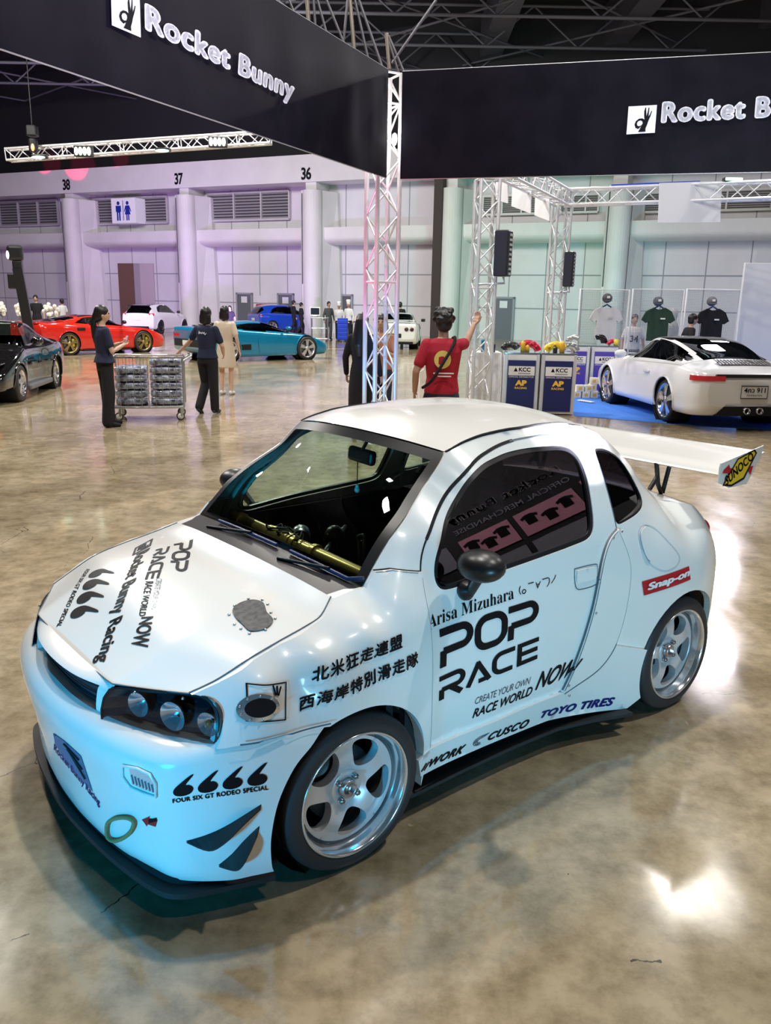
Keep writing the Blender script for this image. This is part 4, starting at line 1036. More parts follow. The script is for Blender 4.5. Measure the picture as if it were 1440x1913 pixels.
w0 = empty('wheel'); w0.parent = car
for k, (m, mm) in WP.items():
    m.mirror_y().build(k, mm, w0)
nuts(w0)
CAMB = math.radians(-2.2)
def put_wheel(o, x, side, steer=0.):
    o.location = (x, side*.736, .2635); o.rotation_euler = (0, 0, 0) if side < 0 else (0, 0, PI)
put_wheel(w0, 0, -1)
for x, s in ((1.8, -1), (0, 1), (1.8, 1)):
    o = copy_tree(w0, car); put_wheel(o, x, s)
# ---- dark wells, floor and cabin trim
for x in (0, 1.8):
    for s in (-1, 1): wl = MB(); wl.lathe([(.0, .30*s), (.295, .30*s), (.300, .665*s)], (x, 0, .262), 'Y', 30); wl.build('wheel_well', VOID, car)
MB().prism([(-.40, -.55), (2.0, -.55), (2.0, .55), (-.40, .55)], (0, 0, .14), (1, 0, 0), (0, 1, 0), (0, 0, 1), .03).build('floor_pan', VOID, car)
CAB = mat('cabin_trim', (.012, .012, .014), .8)
tub = MB()
tub.box((1.0, -.655, .52), (1.5, .03, .62)); tub.box((1.0, .655, .52), (1.5, .03, .62)); tub.box((.22, 0, .50), (.03, 1.25, .60)); tub.box((1.55, 0, .60), (.5, 1.22, .50)); tub.box((1.0, 0, .19), (1.6, 1.25, .03))
tub.build('cabin_tub', CAB, car)
hd = MB()   # headlining and pillar trim
across(hd, [(x, z-.03) for x, z in gt], [W(*p)-.03 for p in gt], [(-.05*max(0, 1-(x-.588)/.35), zr(x)) for x, z in gt], 16, 2.4); hd.build('headlining', CAB, car)
for s in (-1, 1):
    seat = MB(); seat.rbox((.98, s*.31, .36), (.46, .40, .16), .05); o = seat.build('seat', CAB, car)
    bk = MB(); bk.rbox((0, 0, .30), (.14, .40, .62), .06); b = bk.build('seat_back', CAB, o); b.location = (1.20, s*.31, .40); b.rotation_euler = (0, .25, 0)
bar = MB(); a = c_on(436, 966, 0, .36); b = c_on(690, 1078, 0, .33)
bar.tube([a, a.lerp(b, .35)], .030, 14); bar.tube([a.lerp(b, .35), a.lerp(b, .5)], .040, 14); bar.tube([a.lerp(b, .5), b], [.030, .022], 14)
for k in (.08, .33, .52, .66): q = a.lerp(b, k); bar.tube([q-(b-a)*.012, q+(b-a)*.012], .037, 14)
dash = bar.build('dash_beam', GOLD, car)
wr = MB(); rr = random.Random(3)
for k in range(9):
    q = a.lerp(b, .30+.25*rr.random()); wr.tube(smooth([tuple(q+Vector((rr.uniform(-.03, .03), rr.uniform(-.05, .05), .02+.03*rr.random()))) for _ in range(5)], 4, False), .004, 5)
wr.build('wiring', MATTE, dash)
g = MB(); gp = c_on(562, 995, 0, .50); gd = (CE-gp).normalized(); gd = (gd+Vector((0, 0, -.5))).normalized(); Mx = gd.to_track_quat('Z', 'Y').to_matrix()
g.lathe([(.0, .0), (.040, .0), (.042, .015), (.042, .05), (.036, .055), (.034, .048), (0, .047)], gp, 'Z', 24, M=Mx); g.build('gauge', STEEL, car)
cl = MB(); p0 = c_on(600, 1040, 0, .45); p1 = c_on(645, 985, 0, .80); cl.tube([p0, p1], .014, 10); cl.sphere(c_on(625, 1000, 0, .62), .045, 12, 8); cl.build('steering_column', mat('column_grey', (.08, .08, .085), .35, .6), car)
hbk = MB(); hbk.tube([c_on(674, 1062, 0, .50), c_on(672, 1010, 0, .50)], .010, 8); hbk.tube(smooth([tuple(c_on(*p, 0, .50)) for p in ((672, 1012), (668, 1004), (674, 1000), (680, 1006), (677, 1060))], 4, False), .007, 6); hbk.build('hand_lever', mat('column_grey'), car)
mir = MB(); mc = c_on(676, 851, 0, .66); mr_ = MB(); mr_.rbox((0, 0, 0), (.035, .185, .062), .015, 0, 3)
im_ = mr_.build('inner_mirror', BLACKP, car); im_.location = mc; im_.rotation_euler = (.0, .12, -.10)
st_ = MB(); st_.tube([mc+Vector((0, 0, .02)), c_on(690, 815, 0, .60)], .008, 8); st_.build('mirror_stem', BLACKP, car)
ch = MB(); ch.bar(c_on(668, 862, 0, .64), c_on(667, 905, 0, .64), .0022, 5); chain = ch.build('charm_cord', INK, car)
chm = MB(); q = c_on(667, 915, 0, .64); chm.sphere(q, (.012, .012, .013), 12, 8); chm.sphere(q+Vector((0, 0, .016)), .008, 10, 8); chm.build('hanging_charm', WHV, chain)
# ---- wipers
def on_screen(px, py, off=.012):
    best = None; P = np.array([wpt(i*N/24., t, off) for i in range(25) for t in np.linspace(-1, 1, 41)]); r = np.array(c_ray(px, py)); d = P-np.array(CE)
    d2 = ((d-np.outer(d @ r, r))**2).sum(1); return Vector(P[d2.argmin()])
BLADE = mat('wiper_blade', (.02, .03, .09), .35)
for pts in ([(522,1062),(560,1064),(610,1070),(650,1078),(682,1088)], [(398,994),(425,1005),(460,1022),(505,1042)]):
    m = MB(); m.tube([on_screen(*p, .016) for p in pts], .007, 6); w_ = m.build('wiper', BLADE, car)
    m = MB(); m.tube([on_screen(*pts[0], .02)+Vector((-.05, 0, -.02)), on_screen(*pts[len(pts)//2], .026)], .006, 6); m.build('wiper_arm', BLACKP, w_)
# ---- door furniture
near_door = doors[0]
def wmirror(s, par):
    e = MB(); c0 = c_on(899, 1057, 1, -.80); c0 = Vector((c0.x, s*abs(c0.y), c0.z))
    e.sphere((0, 0, 0), (.075, .085, .052), 24, 16); o = e.build('wing_mirror', BLACKP, par); o.location = c0
    a, b = S(868, 1103); m = MB(); m.lathe([(.0, .0), (.035, .0), (.034, .012), (.022, .03), (.016, .04)], (0, 0, 0), 'Z', 20, M=Vector((0, s, .35)).to_track_quat('Z', 'Y').to_matrix())
    f = m.build('mirror_foot', BLACKP, o); f.location = Vector((a, s*W(a, b), b))-c0
    m = MB(); m.tube([f.location+Vector((0, s*.03, .01)), Vector((-.0, 0, -.02))], [.018, .022], 12); m.build('mirror_arm', BLACKP, o)
wmirror(-1, doors[0]); wmirror(1, doors[1])
hq = SS([(1073,1066),(1076,1062),(1110,1054),(1115,1058),(1114,1076),(1112,1092),(1084,1101),(1076,1098),(1073,1085)])
m = MB(); seam(m, smooth(hq, 3), off=.002, w=.004, closed=True)
for d, s in zip(doors, (0, 1)):
    h = MB(); hp = SS([(1076,1068),(1080,1064),(1109,1058),(1112,1062),(1111,1078),(1106,1081),(1080,1088),(1075,1085)]); v, f = tri2d(smooth(hp, 3), (), .02)
    h.add([(p[0], -(W(*p)+.008), p[1]) for p in v], f); q = dens(smooth(hp, 3), .02); n = len(q)
    h.add([(p[0], -(W(*p)+.008), p[1]) for p in q]+[(p[0], -W(*p)+.01, p[1]) for p in q], [(i, (i+1) % n, n+(i+1) % n, n+i) for i in range(n)])
    h = h.mirror_y() if s else h; ho = h.build('door_handle', WHITE, d); mm = m.mirror_y() if s else m; mm.build('handle_gap', mat('gap_grey', (.10, .13, .16), .6), ho)
# ---- fuel filler in an oval scoop
scoop = smooth(SS([(1194,991),(1204,981),(1223,987),(1251,1015),(1269,1039),(1263,1058),(1242,1067),(1220,1058),(1206,1040),(1194,1010)]), 4)
m = MB(); seam(m, scoop, off=.001, w=.006, closed=True); sc_ = m.build('filler_scoop', mat('scoop_edge', (.62, .64, .70), .3, coat=.5), quarters[0])
cap = smooth(SS([(1195,992),(1204,982),(1215,988),(1221,1003),(1222,1020),(1217,1037),(1211,1047),(1202,1034),(1195,1010)]), 4)
v, f = tri2d(cap, (), .02); m = MB(); m.add([(p[0], -(W(*p)+.010), p[1]) for p in v], f)
q = dens(cap, .02); n = len(q); m.add([(p[0], -(W(*p)+.010), p[1]) for p in q]+[(p[0], -W(*p)+.004, p[1]) for p in q], [(i, (i+1) % n, n+(i+1) % n, n+i) for i in range(n)])
fc = m.build('filler_cap', WHITE, quarters[0]); m = MB(); seam(m, cap, off=.006, w=.004, closed=True); m.build('cap_gap', mat('cap_gap', (.05, .09, .30), .5), fc)
# ---- side duct with riveted flange on the fender
def fpx(px, py, off): a, b = S(px, py, .012); return Vector((a, -(W(a, b)+.012+off), b))
ell = lambda cx, cy, rx, ry, n=28, rot=-.12: [(cx+rx*math.cos(t)*math.cos(rot)-ry*math.sin(t)*math.sin(rot), cy+rx*math.cos(t)*math.sin(rot)+ry*math.sin(t)*math.cos(rot)) for t in [2*PI*k/n for k in range(n)]]
o1 = ell(480, 1321.5, 41, 26); o2 = ell(484, 1321, 30, 18); n = len(o1)
for s in (0, 1):
    m = MB(); A = [fpx(*p, .005) for p in o1]; B = [fpx(*p, .007) for p in o2]; D = [p+Vector((.03, .06, 0)) for p in B]
    m.add(A+B, [(i, (i+1) % n, n+(i+1) % n, n+i)[::-1] for i in range(n)]); fl = (m.mirror_y() if s else m).build('duct_flange', ALU, fenders[s])
    m = MB(); m.add(B+D, [(i, (i+1) % n, n+(i+1) % n, n+i)[::-1] for i in range(n)]); m.add(B, [tuple(range(n))[::-1]]); (m.mirror_y() if s else m).build('duct_mouth', mat('duct_black', (.006, .006, .008), .15, coat=1.), fl)
    for k in range(9):
        p = ell(480, 1321.5, 36, 22.5, 9)[k]; m = MB(); m.sphere(fpx(*p, .008), (.004, .003, .004), 8, 6); (m.mirror_y() if s else m).build('flange_rivet', STEEL, fl)
# ---- rear wing with end plates
wp = MB(); prof = [(0, -.005), (.02, .018), (.10, .030), (.22, .040), (.34, .062), (.36, .066), (.34, .050), (.20, .018), (.08, -.006), (.02, -.014)]
wy = [-.72, -.4, 0, .4, .72]; wp.grid([[(2.035+x, y, 1.055+z) for x, z in prof+[prof[0]]] for y in wy], flip=True)
for y, fl in ((-.72, 0), (.72, 1)): wp.add([(2.035+x, y, 1.055+z) for x, z in prof], [tuple(range(len(prof)))])
wing = wp.build('rear_wing', WHITE, car)
ep_px = [(1344,874),(1346,866),(1426,832),(1419,856),(1402,888),(1393,904),(1360,911),(1341,902)]
ep = [c_on(*p, 1, -.725) for p in ep_px]; ep2 = [(p.x, p.z) for p in ep]
for s in (-1, 1):
    m = MB(); m.prism(ep2, (0, s*.722, 0), (1, 0, 0), (0, 0, 1), (0, s, 0), .006); epo = m.build('end_plate', WHITE, wing)
    m = MB()
    for pts in (((1226,864),(1229,905),(1235,921)), ((1213,914),(1228,890)), ((1251,868),(1237,921))):
        q = [c_on(*p, 1, -.38) for p in pts]; m.tube([(p.x, s*.38, p.z) for p in q], .011, 8)
    m.build('wing_strut', BLACKP, wing)
    if s < 0: near_plate = epo
def plate_pt(px, py, off=.0): p = c_on(px, py, 1, -.729-off); return p
# badge on the end plate: yellow diamond, red arrow, black word
def plate_poly(pxs, material, off, name, par):
    v, f = tri2d([(p.x, p.z) for p in [plate_pt(*q, off) for q in pxs]]); return MB().add([(a, -.729-off, b) for a, b in v], f).build(name, material, par)
plate_poly([(1352,878),(1362,868),(1364,875),(1395,873),(1407,870),(1402,887),(1397,880),(1365,885),(1350,884)], REDV, .0008, 'badge_arrow', near_plate)
plate_poly([(1349,908),(1378,857),(1410,839),(1414,846),(1390,895),(1366,909)], INK, .0014, 'badge_edge', near_plate)
bd = plate_poly([(1353,905),(1379,859),(1408,843),(1411,847),(1388,892),(1366,905)], YELV, .002, 'badge_diamond', near_plate)
d = bold2d('SUNOCO', .05, 0, 1.05); qd = [(1356,909),(1409,856),(1404,843),(1354,891)]
MB().add([plate_pt(*bil(qd, a, b), .0026) for a, b in d[0]], d[1]).build('lettering', INK, near_plate)
# ---- carbon hood vent with rivets
vp = [(435,1139),(450,1127),(472,1122),(491,1127),(497,1141),(499,1146),(510,1158),(506,1169),(491,1178),(467,1180),(454,1169),(439,1154)]
v, f = tri2d([H(*p) for p in smooth(vp, 4)], (), .02)
noise_mat('carbon_plate', (.02, .02, .022), (.07, .07, .075), 60, (.3, .45))
vent = MB().add([drop(*p, .004) for p in v], f).build('hood_vent', MATS['carbon_plate'], hood)
for p in [(428,1149),(438,1132),(464,1119),(490,1121),(500,1129),(506,1145),(514,1156),(496,1177),(466,1184),(450,1175),(438,1167)]:
    a, b = H(*p); m = MB(); m.sphere(drop(a, b, .002), (.005, .005, .003), 8, 6); m.build('vent_rivet', STEEL, vent)
# hood gap
hg = MB()
for t in (-1, 1):
    pts = [hood_pt(i/30, t*.995)+Vector((0, 0, .0015)) for i in range(31)]; hg.tube(pts, .0024, 6)
hg.tube([hood_pt(0, -1+2*j/30)+Vector((-.002, 0, .0)) for j in range(31)], .0022, 6)
hg.build('hood_gap', mat('gap_grey'), car)

# ---- lettering
def rr_(pts): return smooth(pts, 5, False)
def arcs(cx, cy, r, a0, a1, n=7): return [(cx+r*math.cos(math.radians(a0+(a1-a0)*i/n)), cy+r*math.sin(math.radians(a0+(a1-a0)*i/n))) for i in range(n+1)]
SW = .19
P_ = [stroke([(0, .905)]+[(.6, .905)]+arcs(.66, .66, .245, 85, -85, 10)+[(.10, .415)], SW), stroke([(.095, .43), (.095, 0)], SW)]
O_ = [stroke(arcs(.62, .60, .305, 0, 90)+arcs(.40, .60, .305, 90, 180)+arcs(.40, .40, .305, 180, 270)+arcs(.62, .40, .305, 270, 360), SW, True)]
R_ = P_+[stroke([(.42, .42), (.86, .0)], SW*1.15)]
A_ = [stroke([(.09, 0), (.50, .93)], SW), stroke([(.44, .93), (.93, 0)], SW), stroke([(.50, .09), (.93, .09)], .18)]
C_ = [stroke([(.92, .905), (.5, .905)]+arcs(.40, .60, .305, 92, 180)+arcs(.40, .40, .305, 180, 268)+[(.5, .095), (.84, .095)], SW)]
E_ = [stroke([(.1, .905), (.9, .905)], SW), stroke([(.16, .5), (.86, .5)], SW), stroke([(.1, .095), (.88, .095)], SW), stroke([(.095, 1), (.095, 0)], SW)]
def word(glyphs, adv=1.04, shear=0.):
    parts = []
    for k, gl_ in enumerate(glyphs):
        for v, f in gl_:
            v, f = list(v), list(f); parts.append(([(x+k*adv+shear*y, y) for x, y in v], f))
    V, F = merge2d(parts); return subdiv(*fit2d(V, F)[:2])
def subdiv(V, F, L=.06):
    bm = bmesh.new(); vv = [bm.verts.new((x, y, 0)) for x, y in V]
    for t in F:
        try: bm.faces.new([vv[i] for i in t])
        except ValueError: pass
    for k in range(4):
        es = [e for e in bm.edges if e.calc_length() > L*1.6]
        if not es: break
        bmesh.ops.subdivide_edges(bm, edges=es, cuts=1); bmesh.ops.triangulate(bm, faces=bm.faces[:])
    bm.verts.index_update(); V = [(v.co.x, v.co.y) for v in bm.verts]; F = [[q.index for q in f.verts] for f in bm.faces]; bm.free(); return V, F
def heavy(t, d=.006):
    v, f, _ = text2d(t, 0, .12, 1.12); L = len(t); return fit2d(*merge2d([([(a*L+dx, b+dy) for a, b in v], f) for dx, dy in ((0, 0), (.05, 0), (.025, .035), (.025, -.03))]))
POP = word([P_, O_, P_]); RACE = word([R_, A_, C_, E_], 1.02)
six = smooth([(.98, 1.0), (.80, .98), (.42, .72), (.10, .46), (.0, .26), (.08, .08), (.30, .0), (.55, .0), (.80, .08), (.93, .26), (.88, .42), (.72, .52), (.60, .56)], 4)
sv, sf = tri2d(six, (), .08)
SIX4 = fit2d(*merge2d([([(x+k*1.14, y) for x, y in sv], sf) for k in range(4)]))
side_decal('lettering', POP, [(823,1250),(1006,1178),(1008,1117),(822,1177)], INK, parent=near_door)
side_decal('lettering', RACE, [(821,1314),(1005,1234),(1008,1190),(822,1266)], INK, parent=near_door)
side_decal('lettering', text2d('𝐀𝐫𝐢𝐬𝐚 𝐌𝐢𝐳𝐮𝐡𝐚𝐫𝐚', -.004), [(802,1176),(961,1119),(960,1096),(802,1151)], INK, parent=near_door)
kao = merge2d([stroke(arcs(.35, .5, .42, 140, 220), .055), stroke(arcs(.26, .35, .13, 0, 330, 10), .06, True), stroke([(.55, .78), (.95, .78)], .06),
   stroke([(1.12, .72), (1.28, .32), (1.44, .72)], .06), stroke([(1.19, .56), (1.37, .56)], .05), stroke([(1.55, .80), (2.0, .80)], .06), stroke(arcs(1.72, .5, .42, 45, -45), .055), stroke([(2.55, .85), (2.5, .6), (2.32, .35)], .06)])
side_decal('lettering', fit2d(*kao), [(971,1113),(1036,1093),(1040,1074),(970,1094)], INK, parent=near_door)
side_decal('lettering', text2d('CREATE YOUR OWN', -.006, .25, .92), [(888,1317),(991,1278),(993,1265),(889,1305)], mat('grey_vinyl', (.05,.07,.12), .5), parent=near_door)
side_decal('lettering', bold2d('RACE WORLD', .03, .25, 1.0), [(883,1343),(994,1299),(997,1282),(886,1326)], INK, parent=near_door)
side_decal('lettering', bold2d('NOW', .035, .3, .95), [(1000,1291),(1067,1263),(1085,1227),(1008,1257)], INK, parent=overs[0])
wk = bold2d('WORK', .07, .35, 1.1); side_decal('lettering', wk, [(796,1431),(860,1404),(867,1387),(800,1416)], INK, parent=sills[0])
side_decal('lettering', fit2d(*merge2d([stroke([(0, 0), (.5, 1)], .2), stroke([(.35, 0), (.85, 1)], .2)])), [(781,1440),(795,1434),(799,1419),(784,1426)], INK, parent=sills[0])
side_decal('lettering', bold2d('CUSCO', .06, .35, 1.1), [(905,1382),(981,1355),(986,1340),(909,1368)], INK, parent=sills[0])
cm = [stroke([(1-.8*k/5*0, 1)][:1]+arcs(.5, .5, .5-.09*k, 75, 285, 10), .05) for k in range(4)]
side_decal('emblem', fit2d(*merge2d(cm)), [(876,1395),(902,1384),(910,1366),(882,1377)], mat('grey_vinyl'), parent=sills[0])
side_decal('lettering', bold2d('TOYO TIRES', .075, .3, 1.06), [(1004,1340),(1141,1316),(1145,1300),(1008,1327)], NAVY, parent=overs[0])
side_decal('lettering', heavy('北米狂走連盟'), [(578,1273),(749,1208),(746,1181),(576,1245)], INK, parent=fenders[0], off=.004)
side_decal('lettering', heavy('西海岸特別滑走隊'), [(556,1327),(779,1240),(776,1214),(554,1300)], INK, parent=fenders[0], off=.004)
# square emblem behind the duct
sq = merge2d([stroke([(0, 0), (1, 0), (1, 1), (0, 1)], .035, True), stroke([(.60, .98), (.68, .70)], .05), stroke([(.72, .95), (.72, .70)], .06), stroke([(.84, .92), (.76, .68)], .05)])
side_decal('emblem', subdiv(*fit2d(*sq)[:2]), [(455,1345),(531,1343),(532,1271),(455,1273)], INK, parent=fenders[0], off=.003)
rect = subdiv([(0, 0), (1, 0), (1, 1), (0, 1)], [(0, 1, 2), (0, 2, 3)])
so = side_decal('sticker', rect, [(1204,1113),(1291,1083),(1288,1058),(1200,1087)], REDV, parent=quarters[0])
side_decal('lettering', bold2d('Snap-on', .06, .2, 1.0), [(1209,1107),(1288,1079),(1288,1061),(1208,1090)], WHV, off=.0075, parent=so)
# hood words run across the hood, tops towards the screen
hood_decal('lettering', POP, [(325,1017),(316,1066),(349,1069),(361,1008)])
hood_decal('lettering', RACE, [(289,1028),(268,1084),(297,1080),(318,1021)])
hood_decal('lettering', text2d('CREATE YOUR OWN', -.005, 0, .92), [(292,1081),(282,1139),(291,1139),(303,1082)], mat('grey_vinyl'))
hood_decal('lettering', bold2d('RACE WORLD', .03), [(272,1087),(259,1152),(271,1152),(287,1087)])
hood_decal('lettering', bold2d('NOW', .04, 0, .95), [(264,1154),(242,1210),(277,1210),(287,1152)])
hood_decal('lettering', bold2d('Rocket Bunny Racing', .04, 0, 1.02), [(247,1040),(171,1241),(203,1236),(281,1023)])
hood_decal('emblem', subdiv(*merge2d([stroke([(0, 0), (1, 0), (1, 1), (0, 1)], .14, True), stroke([(.3, .15), (.3, .6), (.62, .6), (.62, .15)], .2), stroke([(.75, .4), (.75, .9)], .15)])), [(254,1024),(249,1037),(280,1020),(284,1008)])
hood_decal('lettering', SIX4, [(170,1069),(126,1161),(184,1144),(221,1056)])
hood_decal('lettering', bold2d('FOUR SIX GT RODEO SPECIAL', .04, 0, 1.05), [(161,1064),(105,1172),(113,1172),(168,1064)])
b_decal('lettering', SIX4, [(324,1489),(502,1464),(498,1424),(322,1452)], INK)
b_decal('lettering', bold2d('FOUR SIX GT RODEO SPECIAL', .05, 0, 1.08), [(323,1500),(501,1475),(500,1466),(322,1492)], INK)
b_decal('lettering', bold2d('Rocket Bunny Racing', .035, 0, 1.02), [(101,1404),(187,1510),(187,1494),(102,1388)], NAVY)
# red tow arrow
ar = subdiv(*fit2d(*tri2d([(0, .5), (.45, 1), (.45, .78), (1, .78), (1, .22), (.45, .22), (.45, 0)], ()))[:2], .2)
b_decal('tow_arrow', ar, [(263,1539),(290,1549),(296,1526),(268,1522)], REDV)
b_decal('arrow_mark', rect, [(279,1537),(294,1533),(293,1527),(278,1530)], INK, .003)
# ------------------------------------------------------------------ the other cars: lofted bodies, x forward from the rear axle
def interp(tab, x):
    xs = [t[0] for t in tab]; x = min(max(x, xs[0]), xs[-1]); k = 0
    while k < len(xs)-2 and x > xs[k+1]: k += 1
    p = [np.array(tab[min(max(j, 0), len(tab)-1)][1:], float) for j in (k-1, k, k+1, k+2)]
    h = xs[k+1]-xs[k]; t = (x-xs[k])/h
    m1 = (p[2]-p[0])/max(1e-6, (xs[k+1]-xs[max(k-1, 0)]))*h if k > 0 else p[2]-p[1]
    m2 = (p[3]-p[1])/max(1e-6, (xs[min(k+2, len(xs)-1)]-xs[k]))*h if k+2 < len(xs) else p[2]-p[1]
    return p[1]*(2*t**3-3*t*t+1)+m1*(t**3-2*t*t+t)+p[2]*(-2*t**3+3*t*t)+m2*(t**3-t*t)
def section(st):
    zb, zs, zt, ws, wt = st; g = max(0.0, zt-zs); zm = zb+(zs-zb)*.55
    pts = [(0, zb), (ws*.80, zb), (ws*.955, zb+.05), (ws*.985, zb+(zs-zb)*.3), (ws, zm), (ws*.985, zb+(zs-zb)*.82), (ws*.94, zs-.015)]
    wb_ = ws*.90+(wt-ws*.90)*0
    if g > .12: pts += [(ws*.875, zs+.01), (wt+(ws*.87-wt)*.45, zs+g*.5), (wt+.015, zt-.07), (wt*.90, zt-.02), (wt*.55, zt), (0, zt+.008)]
    else: pts += [(ws*.86, zs+g*.35), (ws*.70, zs+g*.65), (ws*.52, zs+g*.85), (ws*.36, zs+g*.95), (ws*.18, zs+g), (0, zs+g*1.02)]
    return smooth(pts, 4, False)
def loftcar(root, tab, paint, wheels, wr, side_glass=(), top_glass=(), glass=None, arch=1.12, nx=130, names=('windscreen', 'rear_window'), dark_top=None, body='body_shell'):
    xs = np.linspace(tab[0][0], tab[-1][0], nx); secs = [section(interp(tab, x)) for x in xs]; m = len(secs[0])
    bodym = MB(); gl_side = {1: MB(), -1: MB()}; gl_top = [MB() for _ in top_glass]; dk = MB()
    S_ = np.array(secs)
    for sg in (1, -1):
        V = [(xs[i], sg*secs[i][j][0], secs[i][j][1]) for i in range(nx) for j in range(m)]
        fb = []; fs = []; ft = [[] for _ in top_glass]; fd = []
        for i in range(nx-1):
            for j in range(m-1):
                cx = (xs[i]+xs[i+1])/2; w = (S_[i, j, 0]+S_[i+1, j+1, 0])/2; z = (S_[i, j, 1]+S_[i+1, j+1, 1])/2
                f = (i*m+j, (i+1)*m+j, (i+1)*m+j+1, i*m+j+1); f = f if sg > 0 else f[::-1]
                ws_ = interp(tab, cx)[3]; st = interp(tab, cx)
                if any((cx-wx)**2+(z-wr)**2 < (wr*arch)**2 for wx in wheels) and w > ws_*.55 and j < 26: continue
                done = False
                if j >= 24:
                    for k, poly in enumerate(side_glass):
                        if j <= 38 and inside(poly, [(cx, z)])[0]: fs.append(f); done = True; break
                    if not done:
                        for k, (x0, x1, wf, slant) in enumerate(top_glass):
                            if x0 <= cx+slant*(w/max(st[4], .2))**2 <= x1 and w < wf and st[2]-st[1] > .05 and j > 27: ft[k].append(f); done = True; break
                    if not done and dark_top and dark_top[0] <= cx <= dark_top[1] and j > 37: fd.append(f); done = True
                if not done: fb.append(f)
        b = len(bodym.v); bodym.add(V, fb); gl_side[sg].add(V, fs); dk.add(V, fd)
        for k in range(len(top_glass)): gl_top[k].add(V, ft[k])
    for e, x in ((0, xs[0]), (nx-1, xs[-1])):
        ring = [(x, w, z) for w, z in secs[e]]+[(x, -w, z) for w, z in secs[e][-2:0:-1]]
        bodym.add(ring, [tuple(range(len(ring)))[::(-1 if e == 0 else 1)]], False)
    def clean(mb):
        used = sorted({i for f in mb.f for i in f}); mp = {a: k for k, a in enumerate(used)}; mb.v = [mb.v[i] for i in used]; mb.f = [tuple(mp[i] for i in f) for f in mb.f]; return mb
    out = clean(bodym).build(body, paint, root)
    gm = glass or glass_mat('car_glass', (.10, .12, .13), 1.3)
    for sg in (1, -1):
        if gl_side[sg].f: clean(gl_side[sg]).build('side_window', gm, root)
    for k, g in enumerate(gl_top):
        if g.f: clean(g).build(names[k], gm, root)
    if dk.f: clean(dk).build('roof_panel', mat('gloss_black', (.01, .01, .012), .08, coat=1.), root)
    # lips and wells of the wheel arches
    for wx in wheels:
        w = interp(tab, wx)[3]
        for sg in (1, -1):
            lip = MB(); pts = []
            for a in np.linspace(-25, 205, 30):
                x = wx+wr*arch*math.cos(math.radians(a)); z = wr+wr*arch*math.sin(math.radians(a))
                if z < interp(tab, x)[0]+.02: continue
                s = np.array(section(interp(tab, x))); k = np.abs(s[4:27, 1]-z).argmin()+4; pts.append((x, sg*(s[k, 0]+.004), z))
            lip.tube(pts, .017, 6); lip.build('arch_lip', paint, root)
            well = MB(); well.lathe([(0, sg*(w-.36)), (wr*arch*1.01, sg*(w-.36)), (wr*arch*1.03, sg*(w-.03))], (wx, 0, wr), 'Y', 24); well.build('wheel_well', VOID, root)
    return out
def wheel_obj(root, x, y, sg, r, wd, rim, rimmat, spokes, sw=.05, caliper=None, twin=False, first=None):
    """road wheel with its tyre; sg = side it faces"""
    o = empty('wheel', (x, y, r)); o.parent = root
    t = MB(); t.lathe([(rim, sg*.0), (rim+.01, sg*.008), (r-.02, sg*.002), (r, -sg*.025), (r, -sg*(wd-.03)), (r-.02, -sg*wd), (rim, -sg*wd)], axis='Y', n=36); t.build('tyre', RUBBER, o)
    b = MB(); b.lathe([(rim+.004, sg*.004), (rim-.012, -sg*.002), (rim-.02, -sg*.05), (rim-.035, -sg*.07), (rim-.035, -sg*(wd-.03))], axis='Y', n=36); b.build('rim', rimmat, o)
    s = MB()
    for k in range(spokes):
        a = 2*PI*k/spokes+.3
        for da in ((-.13, .13) if twin else (0,)):
            ca, sa = math.cos(a+da*.4), math.sin(a+da*.4); cb, sb = math.cos(a+da), math.sin(a+da); p0 = Vector((ca*.05, -sg*.02, sa*.05)); p1 = Vector((cb*(rim-.015), -sg*.025, sb*(rim-.015)))
            up_ = Vector((0, sg, 0)); s.beam(p0, p1, sw, .035, up=up_)
    s.lathe([(0, -sg*.0), (.06, -sg*.002), (.065, -sg*.03), (0, -sg*.04)], axis='Y', n=20); s.build('spokes', rimmat, o)
    d = MB(); d.lathe([(0, -sg*.08), (rim*.78, -sg*.08), (rim*.78, -sg*.10), (0, -sg*.10)], axis='Y', n=30); d.build('brake_disc', mat('disc_iron', (.16, .16, .17), .4, .8), o)
    if caliper: c = MB(); c.rbox((rim*.55, -sg*.065, rim*.1), (.09, .05, .24), .02); c.build('caliper', caliper, o)
    return o
def place(name, rear, front, wb_, label, cat='car'):
    """stand a car on the ground with its near wheels under two points of the picture"""
    a = onz(*rear); b = onz(*front); d = (b-a).normalized(); ang = math.atan2(d.y, d.x)
    return a, b, d, ang
def wheels4(root, wb_, tr, r, wd, rim, rimmat, spokes, **k):
    for x in (0, wb_):
        for sg in (1, -1): wheel_obj(root, x, sg*tr, sg, r, wd, rim, rimmat, spokes, **k)
def blob(mb, c, r, **k): return mb.sphere(c, r, 14, 10, **k)
def mk(root, name, material, fn):
    m = MB(); fn(m); return m.build(name, material, root)
def car_root(name, rear, front, wb_, half, side, label):
    """side: +1 when the left wheels of the car are the ones seen"""
    a = onz(*rear); b = onz(*front); d = (b-a); d.z = 0; d.normalize(); l = Vector((-d.y, d.x, 0)); mid = (a+b)/2-d*wb_/2
    o = mid-l*(side*half); return empty(name, (o.x, o.y, 0), math.atan2(d.y, d.x), label, 'car')
PLATEW = mat('plate_white', (.75, .76, .78), .5)
TAILR = mat('lamp_red', (.42, .01, .02), .15, coat=1., emit=(.8, .03, .05), estr=.12)
LAMPG = mat('lamp_clear', (.75, .78, .82), .08, .3, coat=1.)
CHROME = mat('rim_chrome', (.82, .82, .86), .12, 1.)
RIMW = mat('rim_silver', (.72, .73, .76), .22, .7)
RIMG = mat('rim_gold', (.46, .33, .14), .3, .8)

